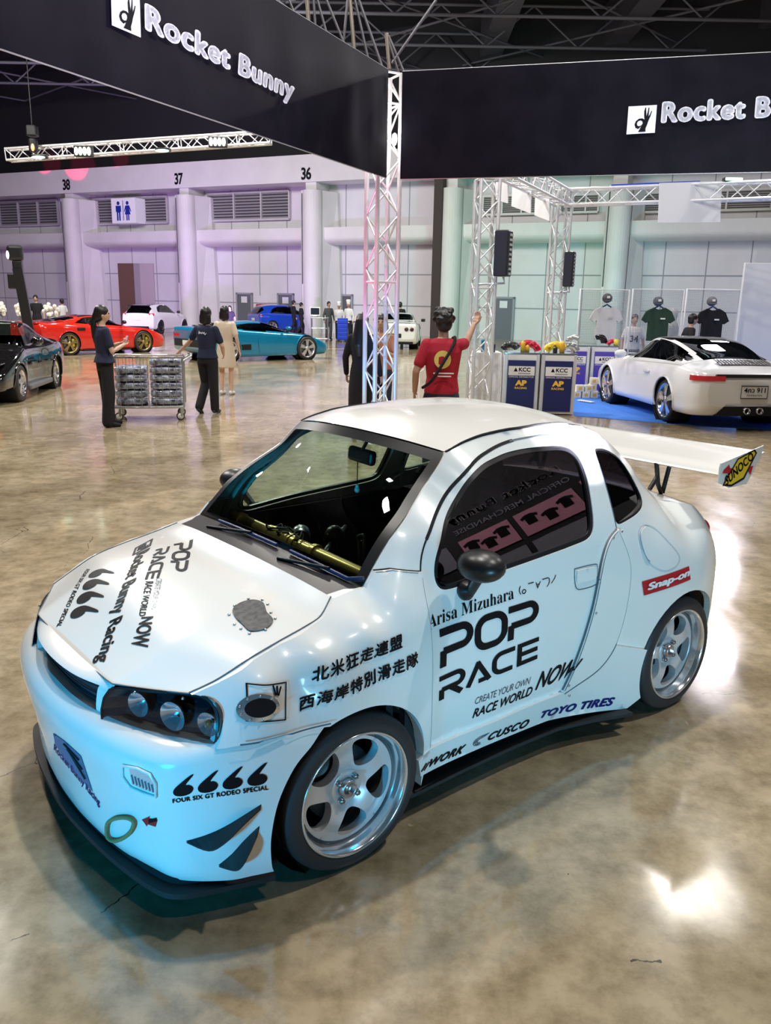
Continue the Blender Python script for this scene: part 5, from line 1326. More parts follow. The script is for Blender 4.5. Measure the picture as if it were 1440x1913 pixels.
# --- white sports car on the blue carpet, seen from its rear left corner
WB = 2.45; rt = car_root('sports_car', (1243, 789), (1129, 752), WB, .86, 1, 'white sports coupe parked on the blue carpet, seen from behind')
PW = mat('pearl_white', (.82, .83, .88), .15, coat=1.)
tab = [(-1.02,.36,.72,.73,.70,.5), (-.98,.25,.80,.82,.80,.5), (-.80,.20,.86,.905,.885,.5), (-.40,.19,.895,1.01,.925,.52), (0,.18,.90,1.13,.925,.55), (.45,.18,.89,1.24,.90,.57), (.95,.18,.875,1.29,.885,.575), (1.35,.18,.865,1.25,.88,.56), (1.75,.18,.855,1.05,.885,.58), (2.1,.18,.85,.885,.90,.55), (2.5,.19,.80,.84,.90,.5), (2.9,.20,.70,.72,.86,.5), (3.25,.24,.58,.59,.74,.5), (3.40,.30,.48,.49,.52,.4)]
sgw = [[(-.28, .97), (.20, .93), (1.88, .90), (1.65, 1.02), (1.35, 1.18), (.95, 1.235), (.50, 1.20), (.10, 1.10)]]
loftcar(rt, tab, PW, (0, WB), .335, sgw, [(1.36, 2.03, .52, .12), (-.42, .62, .50, 0)], dark_top=(.62, 1.36))
for x in (0, WB):
    for sg in (1, -1): wheel_obj(rt, x, sg*.875 if x == 0 else sg*.87, sg, .335, .27, .262, CHROME, 5, twin=True, sw=.045)
for sg in (1, -1):
    mk(rt, 'tail_light', TAILR, lambda m: m.grid([[(x, sg*y, z) for z in (.725, .76, .80)] for x, y in smooth([(-1.03, .46), (-1.03, .62), (-1.015, .72), (-.97, .815), (-.88, .872), (-.80, .900)], 3, False)], flip=sg < 0))
    mk(rt, 'wing_mirror', PW, lambda m: blob(m, (1.62, sg*1.0, .96), (.07, .11, .07)))
    mk(rt, 'exhaust_tip', CHROME, lambda m: [m.lathe([(.045, -.0), (.05, -.09), (.04, -.09), (.038, .0)], (-1.0, sg*q, .30), 'X', 16) for q in (.10,)] and None)
    mk(rt, 'bumper_vent', VOID, lambda m: m.rbox((-.87, sg*.70, .37), (.10, .22, .09), .02, rz=-sg*.45))
    mk(rt, 'bumper_reflector', mat('reflector_red', (.25, .01, .02), .2), lambda m: m.rbox((-.955, sg*.60, .50), (.05, .30, .03), .01, rz=-sg*.22))
    mk(rt, 'door_handle', PW, lambda m: m.rbox((.72, sg*.905, .74), (.20, .03, .05), .012))
mk(rt, 'light_bar', BLACKP, lambda m: m.rbox((-1.0, 0, .80), (.06, 1.2, .05), .015))
mk(rt, 'diffuser', VOID, lambda m: m.prism([(-.55, .22), (.55, .22), (.40, .40), (-.40, .40)], (-1.02, 0, 0), (0, 1, 0), (0, 0, 1), (1, 0, 0), .25))
gr_ = mk(rt, 'engine_grille', BLACKP, lambda m: m.grid([[(-.72+.22*i, -.42+.84*j/10, lerp([(-.8, .918), (-.4, 1.02)], -.72+.22*i)+.010) for j in range(11)] for i in range(2)]))
for k in range(16):
    mk(gr_, 'grille_slat', CHROME, lambda m: m.bar((-.72, -.40+.0533*k, .95), (-.50, -.40+.0533*k, 1.008), .008, 5)) if True else 0
pl_ = mk(rt, 'licence_plate', PLATEW, lambda m: m.box((-1.03, 0, .57), (.02, .40, .17)))
mk(pl_, 'plate_frame', BLACKP, lambda m: m.tube([(-1.04, -.205, .48), (-1.04, .205, .48), (-1.04, .205, .66), (-1.04, -.205, .66)], .008, 6, closed=True))
mk(pl_, 'lettering', INK, lambda m: flat_text(m, '4กว 911', (-1.045, .165, .565), (0, -.33, 0), (0, 0, .07), (-1, 0, 0), bold=.02))
mk(pl_, 'lettering', INK, lambda m: flat_text(m, 'กรุงเทพมหานคร', (-1.045, .12, .505), (0, -.24, 0), (0, 0, .03), (-1, 0, 0), bold=.01))

# --- red sports car, seen from its right side
WB = 2.65; rt = car_root('sports_car', (127, 664), (273, 658), WB, .94, -1, 'low red sports car with gold wheels behind the woman in navy')
RED = mat('red_paint', (.62, .022, .012), .12, coat=1.)
tab = [(-.92,.40,.82,.83,.80,.5), (-.88,.24,.92,.93,.90,.5), (-.6,.16,.955,.98,.96,.5), (-.2,.14,.96,1.03,.985,.5), (.25,.13,.93,1.11,.975,.50), (.75,.13,.885,1.18,.95,.52), (1.15,.13,.86,1.195,.945,.53), (1.6,.13,.84,1.10,.945,.55), (2.05,.13,.82,.90,.95,.55), (2.45,.14,.80,.82,.965,.5), (2.85,.14,.76,.77,.965,.5), (3.2,.14,.66,.67,.94,.5), (3.48,.15,.55,.56,.86,.5), (3.62,.18,.47,.48,.74,.45), (3.66,.22,.42,.43,.66,.4)]
sgw = [[(.30, .96), (.85, .90), (2.0, .85), (1.60, 1.03), (1.15, 1.13), (.75, 1.11)]]
loftcar(rt, tab, RED, (0, WB), .345, sgw, [(1.28, 2.02, .60, .12), (-.45, .45, .50, 0)], dark_top=(.62, 1.28))
for x in (0, WB):
    for sg in (1, -1): wheel_obj(rt, x, sg*.965, sg, .345, .26, .265, RIMG, 5, twin=True, sw=.04, caliper=mat('caliper_yellow', (.65, .50, .02), .4))
for sg in (1, -1):
    mk(rt, 'wing_mirror', BLACKP, lambda m: blob(m, (1.90, sg*1.02, .98), (.06, .12, .06)))
    mk(rt, 'side_intake', VOID, lambda m: m.rbox((.42, sg*.955, .78), (.28, .05, .09), .02, rz=0))
    mk(rt, 'tail_light', TAILR, lambda m: m.lathe([(0, -.95), (.06, -.95), (.07, -.90)], (0, sg*.55, .80), 'X', 16))
    mk(rt, 'headlight', LAMPG, lambda m: m.rbox((3.05, sg*.72, .70), (.36, .10, .03), .012, rz=-sg*.3))
mk(rt, 'rear_spoiler', RED, lambda m: m.rbox((-.80, 0, .965), (.22, 1.5, .04), .015))
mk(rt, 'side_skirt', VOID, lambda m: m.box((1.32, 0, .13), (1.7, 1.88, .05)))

# --- turquoise blue sports car, seen from its right side and a little from behind
WB = 2.665; rt = car_root('sports_car', (430, 677), (573, 672), WB, .98, -1, 'metallic turquoise blue wedge sports car with silver wheels')
BLU = mat('turquoise_paint', (.004, .24, .46), .2, .25, coat=1.)
tab = [(-.82,.42,.86,.87,.86,.5), (-.78,.30,.93,.94,.94,.5), (-.4,.16,.95,.985,.99,.5), (.1,.14,.93,1.04,1.0,.5), (.6,.13,.88,1.10,.985,.50), (1.05,.13,.85,1.135,.97,.50), (1.45,.13,.82,1.10,.965,.53), (1.95,.13,.79,.95,.965,.56), (2.35,.13,.765,.80,.97,.5), (2.75,.14,.72,.73,.97,.5), (3.15,.14,.60,.61,.94,.5), (3.45,.15,.49,.50,.86,.5), (3.58,.19,.42,.43,.74,.45), (3.62,.24,.37,.38,.66,.4)]
sgw = [[(.18, .95), (.62, .895), (2.22, .80), (1.55, 1.03), (1.10, 1.085), (.55, 1.04)]]
loftcar(rt, tab, BLU, (0, WB), .345, sgw, [(1.42, 2.28, .60, .12), (-.35, .50, .42, 0)])
for x in (0, WB):
    for sg in (1, -1): wheel_obj(rt, x, sg*1.0, sg, .345, .28, .262, RIMW, 5, twin=True, sw=.05)
for sg in (1, -1):
    mk(rt, 'wing_mirror', BLU, lambda m: blob(m, (1.95, sg*1.06, .95), (.06, .13, .05)))
    mk(rt, 'tail_light', TAILR, lambda m: m.rbox((-.80, sg*.66, .72), (.06, .36, .09), .015))
    mk(rt, 'side_scoop', VOID, lambda m: m.rbox((.55, sg*.975, .42), (.34, .05, .16), .02, rz=0))
    mk(rt, 'door_line', mat('deep_blue', (.004, .05, .12), .4), lambda m: m.tube([(1.0, sg*.985, .25), (.95, sg*.975, .60), (1.05, sg*.93, .82)], .005, 5))
mk(rt, 'rear_grille', VOID, lambda m: m.rbox((-.80, 0, .52), (.06, 1.6, .22), .02))
mk(rt, 'licence_plate', PLATEW, lambda m: m.box((-.85, 0, .52), (.02, .40, .14)))
mk(rt, 'rear_deck_louvre', VOID, lambda m: [m.rbox((-.42+.2*k, 0, .995+.02*k), (.07, .8, .02), .008) for k in range(4)] and None)

# --- white hot hatch by the brown passage, seen from behind
WB = 2.56; rt = car_root('hatchback', (300, 624), (331, 628), WB, .84, -1, 'white hatchback with black roof near the brown passage, seen from behind')
a = onz(262, 624); rt.location = (a.x, a.y+.9, 0); rt.rotation_euler = (0, 0, math.radians(77))
tab = [(-.72,.38,.86,.88,.78,.5), (-.68,.26,.95,1.02,.84,.50), (-.45,.22,1.0,1.34,.87,.50), (-.1,.2,1.0,1.42,.90,.53), (.5,.19,.98,1.455,.88,.56), (1.1,.19,.96,1.44,.86,.57), (1.7,.19,.95,1.20,.865,.60), (2.1,.19,.94,1.0,.885,.55), (2.7,.2,.86,.90,.88,.5), (3.1,.22,.70,.72,.78,.5), (3.26,.3,.55,.56,.6,.4)]
sgw = [[(-.05, 1.08), (.4, 1.02), (1.95, .985), (1.6, 1.22), (1.1, 1.37), (.5, 1.385), (.15, 1.30)]]
loftcar(rt, tab, mat('hatch_white', (.78, .80, .80), .2, coat=.8), (0, WB), .33, sgw, [(1.2, 1.98, .62, .1), (-.70, -.38, .62, 0)], dark_top=(-.36, 1.2))
wheels4(rt, WB, .885, .33, .22, .245, mat('rim_dark', (.05, .05, .055), .35, .6), 10, sw=.025)
for sg in (1, -1):
    mk(rt, 'tail_light', TAILR, lambda m: m.rbox((-.60, sg*.72, .93), (.16, .26, .13), .03, rz=-sg*.35)); mk(rt, 'wing_mirror', BLACKP, lambda m: blob(m, (1.72, sg*.98, 1.05), (.06, .1, .07)))
mk(rt, 'roof_spoiler', BLACKP, lambda m: m.rbox((-.52, 0, 1.36), (.26, 1.1, .04), .015)); mk(rt, 'licence_plate', PLATEW, lambda m: m.box((-.73, 0, .72), (.02, .36, .13)))
mk(rt, 'diffuser', VOID, lambda m: m.rbox((-.68, 0, .30), (.10, 1.2, .16), .03))

# --- blue hatchback behind the turquoise car, seen from behind
q_ = onz(476, 622); rt = empty('hatchback', (q_.x+.5, q_.y+.6, 0), math.radians(33), 'bright blue hatchback in front of the grey wall doors, behind the turquoise car', 'car')
PB = mat('hatch_blue', (.012, .07, .50), .2, coat=1.); WB = 2.56
tab = [(-.72,.38,.86,.88,.78,.5), (-.68,.26,.95,1.02,.84,.50), (-.45,.22,1.0,1.34,.87,.50), (-.1,.2,1.0,1.46,.90,.53), (.5,.19,.98,1.49,.88,.56), (1.1,.19,.96,1.47,.86,.57), (1.7,.19,.95,1.20,.865,.60), (2.1,.19,.94,1.02,.885,.55), (2.7,.2,.88,.93,.88,.5), (3.1,.22,.72,.74,.78,.5), (3.26,.3,.55,.56,.6,.4)]
loftcar(rt, tab, PB, (0, WB), .33, [[(-.05, 1.08), (.4, 1.02), (1.95, .985), (1.6, 1.22), (1.1, 1.38), (.5, 1.40), (.15, 1.30)]], [(1.2, 1.98, .62, .1), (-.70, -.38, .62, 0)])
wheels4(rt, WB, .885, .33, .22, .245, RIMW, 6)
for sg in (1, -1):
    mk(rt, 'tail_light', TAILR, lambda m: m.rbox((-.60, sg*.72, .93), (.16, .22, .12), .03, rz=-sg*.35)); mk(rt, 'wing_mirror', BLACKP, lambda m: m.rbox((1.72, sg*1.02, 1.08), (.1, .2, .14), .04))
mk(rt, 'licence_plate', PLATEW, lambda m: m.box((-.73, 0, .72), (.02, .36, .13)))

# --- white saloon with twin round tail lamps, beyond the corner column
rt = empty('coupe', onz(735, 653)+Vector((.1, .9, 0)), math.radians(86), 'white two door coupe with twin round tail lamps behind the corner column', 'car')
WB = 2.6; CW = mat('coupe_white', (.74, .80, .77), .2, coat=.8)
tab = [(-.95,.40,.88,.89,.76,.5), (-.90,.24,.95,.96,.84,.5), (-.5,.2,.965,.99,.87,.5), (-.2,.2,.965,1.05,.88,.55), (.35,.19,.955,1.31,.87,.56), (.9,.19,.94,1.34,.86,.57), (1.4,.19,.93,1.30,.86,.57), (2.05,.19,.92,.98,.865,.55), (2.8,.2,.84,.87,.86,.5), (3.3,.24,.72,.73,.78,.5), (3.42,.3,.6,.61,.6,.4)]
loftcar(rt, tab, CW, (0, WB), .32, [[(.15, 1.0), (1.95, .97), (1.4, 1.23), (.9, 1.27), (.4, 1.24)]], [(1.4, 2.05, .6, .1), (-.22, .36, .62, 0)])
wheels4(rt, WB, .86, .32, .23, .22, mat('rim_dark'), 6)
for sg in (1, -1):
    for q in (.44, .64): mk(rt, 'tail_lamp', mat('lamp_smoke', (.04, .01, .015), .15, coat=1.), lambda m: m.lathe([(0, -.965), (.075, -.965), (.085, -.92)], (0, sg*q, .76), 'X', 20))
    mk(rt, 'wing_mirror', BLACKP, lambda m: m.rbox((1.75, sg*.98, 1.05), (.1, .17, .12), .03))
mk(rt, 'rear_spoiler', CW, lambda m: [m.rbox((-.72, 0, 1.09), (.22, 1.5, .03), .012), m.box((-.72, .6, 1.03), (.12, .03, .1)), m.box((-.72, -.6, 1.03), (.12, .03, .1))] and None)
mk(rt, 'licence_plate', BLACKP, lambda m: m.rbox((-.95, 0, .52), (.04, .5, .16), .02)); mk(rt, 'rear_valance', VOID, lambda m: m.rbox((-.86, 0, .26), (.14, 1.4, .12), .03))

# --- black sports car at the left edge, nose towards the camera
WB = 2.27; rt = car_root('sports_car', (106, 724), (42, 750), WB, .86, 1, 'glossy black sports car cut by the left edge of the picture')
BK = mat('black_paint', (.006, .006, .007), .06, coat=1.)
tab = [(-1.05,.38,.70,.71,.70,.5), (-1.0,.25,.78,.80,.80,.5), (-.6,.2,.86,.93,.90,.5), (-.1,.18,.88,1.08,.93,.53), (.4,.18,.87,1.25,.91,.55), (.9,.18,.86,1.30,.86,.56), (1.3,.18,.855,1.26,.85,.55), (1.75,.18,.845,.95,.86,.56), (2.1,.18,.80,.84,.88,.5), (2.5,.2,.70,.72,.87,.5), (2.95,.22,.55,.56,.82,.5), (3.12,.26,.47,.48,.75,.45)]
loftcar(rt, tab, BK, (0, WB), .31, [[(.05, .95), (1.72, .88), (1.30, 1.16), (.9, 1.23), (.45, 1.18)]], [(1.28, 1.80, .60, .1), (-.4, .5, .55, 0)], glass=glass_mat('clear_glass', (.72, .84, .76), .8))
wheels4(rt, WB, .875, .31, .24, .215, CHROME, 5, sw=.07)
for sg in (1, -1):
    mk(rt, 'indicator', mat('amber_lamp', (.8, .16, .02), .2, coat=1., emit=(1, .2, .02), estr=.4), lambda m: m.rbox((3.05, sg*.58, .46), (.10, .30, .07), .02, rz=-sg*.25))
    mk(rt, 'wing_mirror', BK, lambda m: blob(m, (1.55, sg*.98, .98), (.07, .11, .07)))
    mk(rt, 'headlight_cover', BK, lambda m: m.rbox((2.78, sg*.62, .66), (.30, .26, .04), .015))
mk(rt, 'side_skirt', mat('skirt_grey', (.12, .12, .13), .3), lambda m: m.rbox((1.13, 0, .20), (1.5, 1.82, .10), .03))
mk(rt, 'roof_panel', mat('roof_pale', (.55, .60, .58), .15, coat=1.), lambda m: m.grid([[(.55+.6*i/6, -.5+j/8, 1.245+.055*math.sin(PI*(.35+.4*i/6))+.008*(1-(2*j/8-1)**2)) for j in range(9)] for i in range(7)]))

# --- white car whose nose enters at the right edge
rt = empty('sports_car', onz(1470, 704), math.radians(185), 'white car just entering the picture at the right edge', 'car')
rt.location = onz(1560, 700)
tab = [(-.8,.3,.8,.81,.8,.5), (-.4,.2,.88,.98,.9,.5), (.4,.18,.88,1.26,.9,.55), (.9,.18,.87,1.29,.88,.56), (1.4,.18,.86,1.22,.88,.56), (2.0,.18,.85,.90,.9,.55), (2.5,.2,.80,.82,.9,.5), (2.95,.22,.68,.69,.85,.5), (3.2,.28,.55,.56,.7,.45)]
loftcar(rt, tab, PW, (0, 2.45), .33, [[(.1, .97), (1.8, .9), (1.3, 1.15), (.9, 1.22), (.4, 1.18)]], [(1.36, 2.0, .6, .1), (-.4, .5, .58, 0)])
wheels4(rt, 2.45, .88, .33, .24, .25, RIMW, 5)
for sg in (1, -1): mk(rt, 'headlight', mat('lamp_dark', (.03, .035, .06), .1, coat=1.), lambda m: blob(m, (2.72, sg*.60, .74), (.20, .14, .07)))

for o_ in C.objects:
    if o_.get('category') == 'car' and ('blue carpet' in o_['label'] or 'right edge' in o_['label']): o_.location.z = .0065
# --- blue carpet under the second booth
cq = [onz(1066, 722), onz(1440, 700), onz(1700, 735), onz(1700, 830), onz(1440, 803), onz(1250, 792), onz(1072, 777)]
m = MB(); o0 = Vector((cq[0].x, cq[0].y, 0)); m.prism([(p.x-o0.x, p.y-o0.y) for p in cq[::-1]], (0, 0, 0), (1, 0, 0), (0, 1, 0), (0, 0, 1), .006)
noise_mat('blue_carpet', (.03, .16, .62), (.05, .22, .75), 30, (.85, .95))
tag(m.build('carpet', MATS['blue_carpet'], None, o0), 'bright blue carpet laid under the white coupe and counters', 'carpet')
# ------------------------------------------------------------------ people
SKIN = mat('skin', (.50, .29, .20), .5); SKINP = mat('skin_pale', (.62, .40, .30), .5)
HAIR = mat('black_hair', (.010, .008, .008), .4)
def fuse(mb, name, material, parent, vox=.012, sm=4):
    """closed shapes grown together into one continuous skin"""
    o = mb.build(name, material, parent); md = o.modifiers.new('fuse', 'REMESH'); md.mode = 'VOXEL'; md.voxel_size = vox; md.use_smooth_shade = True
    if sm: s_ = o.modifiers.new('soft', 'SMOOTH'); s_.iterations = sm; s_.factor = .5
    dg = bpy.context.evaluated_depsgraph_get(); me = bpy.data.meshes.new_from_object(o.evaluated_get(dg)); o.modifiers.clear(); old = o.data; o.data = me
    if not me.materials: me.materials.append(material)
    me.polygons.foreach_set('use_smooth', [True]*len(me.polygons)); bpy.data.meshes.remove(old); return o
def etube(mb, rings, n=18):
    """closed body of elliptic rings (x, y, z, rx, ry)"""
    vs_ = []
    for x, y, z, rx, ry in rings:
        for k in range(n): a = 2*PI*k/n; vs_.append((x+rx*math.cos(a), y+ry*math.sin(a), z))
    m = len(rings); fs = [(i*n+k, i*n+(k+1) % n, (i+1)*n+(k+1) % n, (i+1)*n+k) for i in range(m-1) for k in range(n)]
    fs += [tuple(range(n))[::-1], tuple(range((m-1)*n, m*n))]; return mb.add(vs_, fs)
def limb(mb, pts, rs):
    pts = [Vector(p) for p in pts]; mb.tube(pts, rs, 12)
    for p, r in zip(pts, rs): mb.sphere(p, r, 12, 8)
    return mb
def hand(mb, wrist, d, palm_n, s=1., side=1, curl=.35):
    d = Vector(d).normalized(); n = Vector(palm_n); n = (n-d*n.dot(d)).normalized(); w = d.cross(n)*side
    for t, r in ((.02, .022), (.05, .026), (.08, .026)):
        for q in (-.022, 0, .022): mb.sphere(wrist+d*t*s+w*q*s, r*.62*s, 10, 6)
    for k, (q, L) in enumerate(((-.032, .062), (-.011, .074), (.011, .070), (.030, .055))):
        p0 = wrist+d*.085*s+w*q*s; a = curl; pts = [p0]
        for seg in (.45, .32, .23):
            dd = d*math.cos(a)+n*math.sin(a); pts.append(pts[-1]+dd*L*seg*s); a += curl*1.1
        limb(mb, pts, [.0095*s, .009*s, .0085*s, .0075*s])
    p0 = wrist+d*.03*s-w*.03*s; limb(mb, [p0, p0+(d*.6-w*.8+n*.3)*.035*s, p0+(d*.95-w*.75+n*.5)*.062*s], [.012*s, .0105*s, .009*s])
def person(name, pos, ang, h, label, top=None, legs=None, shoes=None, hair='short', skin=None, arms=None, leg=None, sleeve=.5, lean=0., dress=False, hem=.82, vox=.012, wide=1., turn=0., group=None, fat=1.):
    s = h/1.75; skin = skin or SKIN; root = empty(name, (pos[0], pos[1], 0), ang, label, 'person', group)
    X = lambda x, y, z: Vector(((x+lean*max(0, z-.95))*s, y*s, z*s))
    ar = {1: ((-.03, .25, 1.13), (.06, .27, .88)), -1: ((-.03, -.25, 1.13), (.06, -.27, .88))}
    if arms: ar.update(arms)
    lg = {1: ((.02, .10, .50), (-.02, .10, .085), 0.), -1: ((.02, -.10, .50), (-.02, -.10, .085), 0.)}
    if leg: lg.update(leg)
    b = MB(); f = fat
    tor = [(0, 0, .86, .095, .15), (0, 0, .95, .105, .165), (0, 0, 1.08, .092*f, .135*f), (.0, 0, 1.22, .108*f, .152*f), (-.005, 0, 1.34, .108*f, .168*f), (-.01, 0, 1.43, .085, .150), (-.01, 0, 1.475, .055, .075)]
    def rings(t, g=0., z0=0., z1=9.): return [((x+lean*max(0, z-.95))*s, y*s, z*s, (rx+g)*s, (ry+g)*s) for x, y, z, rx, ry in t if z0 <= z <= z1]
    etube(b, rings(tor)); limb(b, [X(-.01, 0, 1.45), X(.0, 0, 1.56)], [.055*s, .05*s])
    hc = X(.015, 0, 1.645); Rt = Matrix.Rotation(turn, 3, 'Z')
    hp = lambda x, y, z: hc+Rt @ (Vector((x, y, z))*s)
    b.sphere(hc, (.098*s, .077*s, .112*s), 20, 14, M=Rt); b.sphere(hp(.022, 0, -.062), (.062*s, .052*s, .05*s), 14, 10, M=Rt); b.sphere(hp(.10, 0, -.018), (.020*s, .014*s, .022*s), 10, 8); b.sphere(hp(.086, 0, -.062), (.014*s, .024*s, .008*s), 10, 8)
    for sg in (1, -1): b.sphere(hp(-.002, sg*.077, -.012), (.022*s, .012*s, .030*s), 10, 8, M=Rt)
    for sg in (1, -1):
        sh = X(-.01, sg*.175, 1.41); el = X(*ar[sg][0]); wr_ = X(*ar[sg][1]); limb(b, [sh, sh.lerp(el, .5), el, el.lerp(wr_, .4), wr_], [.052*s, .045*s, .038*s, .036*s, .026*s])
        pn = ar[sg][2] if len(ar[sg]) > 2 else (0, -sg, 0); hand(b, wr_, wr_-el, pn, s, sg, ar[sg][3] if len(ar[sg]) > 3 else .35)
        hpj = X(0, sg*.088, .90); kn = X(*lg[sg][0]); an = X(*lg[sg][1]); limb(b, [hpj, hpj.lerp(kn, .5), kn, kn.lerp(an, .35), an], [.088*s, .075*s, .054*s, .052*s, .036*s])
        p = lg[sg][2]; fd = Vector((math.cos(p), 0, -math.sin(p))); limb(b, [an+Vector((-.02, 0, -.03))*s, an+fd*.09*s+Vector((0, 0, -.045))*s, an+fd*.16*s+Vector((0, 0, -.055))*s], [.034*s, .032*s, .024*s])
    body = fuse(b, 'body', skin, root, vox)
    if top:
        t = MB(); etube(t, rings([(0, 0, hem, .112*wide, .172*wide)]+[r for r in tor if r[2] > hem+.02], .016)); g = .014*s
        for sg in (1, -1):
            sh = X(-.01, sg*.165, 1.41); el = X(*ar[sg][0]); wr_ = X(*ar[sg][1]); e = sh.lerp(el, min(1, sleeve*1.35)); pts = [sh, sh.lerp(e, .5), e]; rs = [.062*s, .062*s, .060*s if sleeve < .8 else .05*s]
            if sleeve > .8: pts += [el.lerp(wr_, .5), el.lerp(wr_, .92)]; rs += [.046*s, .04*s]
            limb(t, pts, rs)
        fuse(t, 'shirt', top, root, vox, 3)
    if legs and not dress:
        t = MB(); etube(t, rings([(0, 0, .84, .112, .17), (0, 0, .95, .12, .178), (0, 0, 1.05, .108, .155)]))
        for sg in (1, -1):
            hpj = X(0, sg*.088, .88); kn = X(*lg[sg][0]); an = X(*lg[sg][1]); limb(t, [hpj, hpj.lerp(kn, .5), kn, kn.lerp(an, .5), an+Vector((0, 0, .0))], [.100*s, .092*s, .078*s*wide, .074*s*wide, .070*s*wide])
        fuse(t, 'trousers', legs, root, vox, 3)
    if dress:
        t = MB(); etube(t, rings([(0, 0, dress, .16, .21), (0, 0, .70, .15, .205), (0, 0, .92, .125, .185), (0, 0, 1.08, .11, .15), (0, 0, 1.34, .125, .18), (0, 0, 1.44, .09, .15)])); fuse(t, 'dress', legs or top, root, vox, 3)
    for sg in (1, -1):
        an = X(*lg[sg][1]); p = lg[sg][2]; fd = Vector((math.cos(p), 0, -math.sin(p))); t = MB(); limb(t, [an+Vector((-.03, 0, -.038))*s, an+fd*.06*s+Vector((0, 0, -.042))*s, an+fd*.17*s+Vector((0, 0, -.058))*s], [.042*s, .040*s, .030*s]); o = fuse(t, 'shoe', shoes or INK, root, vox, 2)
        e = MB(); e.sphere(hp(.088, sg*.032, .014), .011*s, 10, 8); e.build('eye', mat('eye_dark', (.02, .012, .01), .2), body)
    m = MB()
    if hair == 'chef':
        m.lathe([(.088*s, -.02*s), (.092*s, .06*s), (.115*s, .13*s), (.10*s, .19*s), (0, .20*s)], hc+Vector((0, 0, .04*s)), 'Z', 16); m.build('chef_hat', WHV, root)
    else:
        m.sphere(hp(-.018, 0, .030), (.108*s, .092*s, .108*s), 16, 12, M=Rt); m.sphere(hp(-.045, 0, -.03), (.075*s, .086*s, .085*s), 14, 10, M=Rt)
        if hair == 'long': limb(m, [hp(-.07, 0, 0), hp(-.10, 0, -.16), hp(-.115, 0, -.32), hp(-.11, 0, -.46)], [.085*s, .088*s, .085*s, .05*s]); limb(m, [hp(-.03, .07, -.02), hp(-.06, .085, -.18)], [.04*s, .04*s]); limb(m, [hp(-.03, -.07, -.02), hp(-.06, -.085, -.18)], [.04*s, .04*s])
        if hair == 'tail': m.sphere(hp(-.10, 0, .0), .04*s, 10, 8); limb(m, [hp(-.11, 0, -.01), hp(-.135, 0, -.15), hp(-.13, 0, -.32), hp(-.12, 0, -.44)], [.035*s, .045*s, .04*s, .02*s])
        if hair == 'bob': limb(m, [hp(-.05, .05, -.02), hp(-.05, .06, -.11)], [.05*s, .045*s]); limb(m, [hp(-.05, -.05, -.02), hp(-.05, -.06, -.11)], [.05*s, .045*s]); limb(m, [hp(-.07, 0, -.02), hp(-.075, 0, -.12)], [.06*s, .05*s])
        if hair == 'curly':
            r_ = random.Random(4)
            for k in range(26): a = r_.uniform(0, 2*PI); q = r_.uniform(-.2, 1.); m.sphere(hp(-.02+.10*math.cos(a)*math.sqrt(1-q*q*.6), .09*math.sin(a)*math.sqrt(1-q*q*.6), .02+.10*q), .032*s, 8, 6)
        fuse(m, 'hair', HAIR, root, vox, 2)
    return root
NAVYC = mat('navy_cloth', (.012, .018, .055), .85); BLK = mat('black_cloth', (.009, .009, .013), .9); REDC = mat('red_cloth', (.42, .008, .03), .8)
BEIGE = mat('beige_cloth', (.62, .52, .42), .85); DENIM = mat('dark_denim', (.02, .03, .07), .85); WHC = mat('white_cloth', (.72, .72, .74), .85)
def gp(px, py): p = onz(px, py); return (p.x, p.y)
def dp(px, Y): p = ondepth(px, 600, Y); return (p.x, p.y)
R = math.radians
w1 = person('person', gp(203, 796), R(35), 1.63, 'woman in navy with a long ponytail reading her phone beside the trolley', NAVYC, BLK, BLK, 'tail', SKINP, {1: ((.06, .24, 1.13), (.25, .06, 1.22), (0, 0, 1), .6), -1: ((.05, -.24, 1.12), (.27, -.06, 1.20), (0, 0, 1), .6)}, {1: ((.05, .13, .50), (.07, .16, .085), 0.), -1: ((.0, -.12, .50), (-.05, -.14, .085), 0.)}, wide=1.22, turn=-.3, hem=.95)
ph = MB(); ph.rbox((0, 0, 0), (.012, .075, .15), .004); o = ph.build('phone', mat('phone_pink', (.75, .45, .55), .3)); q = Vector((.33, .0, 1.26)); q = Matrix.Rotation(R(35), 3, 'Z') @ (q*(1.63/1.75)); o.location = Vector((*gp(203, 796), 0))+q; o.rotation_euler = (0, .4, R(35)); tag(o, 'phone held up by the woman with the ponytail', 'phone')
w2 = person('person', gp(391, 772), R(75), 1.62, 'person in navy shirt and black trousers pushing the loaded trolley, seen from behind', NAVYC, BLK, mat('green_shoe', (.01, .06, .05), .6), 'bob', SKINP, {1: ((.05, .34, 1.20), (.12, .58, 1.02), (0, 0, -1), .5), -1: ((.04, -.26, 1.13), (.20, -.20, 1.0), (0, 1, 0), .4)}, {1: ((.10, .10, .50), (-.12, .12, .12), .7), -1: ((.0, -.10, .50), (.02, -.10, .085), 0.)}, wide=1.05, hem=.93)
v, f = stroke(smooth([(.07, 1.235), (.06, 1.275), (.05, 1.24), (.035, 1.26), (.02, 1.24), (.005, 1.262), (-.01, 1.24), (-.025, 1.262), (-.035, 1.225), (-.06, 1.25)], 4, False), .009); MB().add([(-.128, p[0], p[1]) for p in v], [t[::-1] for t in f], False).build('shirt_print', WHV, w2)
person('person', gp(424, 737), R(80), 1.62, 'woman in a beige top walking away behind the trolley pusher', BEIGE, BEIGE, WHC, 'bob', SKINP, dress=.55)
person('person', dp(677, 11.25), R(70), 1.60, 'woman in black with long dark hair standing beside the corner column', BLK, BLK, BLK, 'long', SKINP, dress=.15, sleeve=.95)
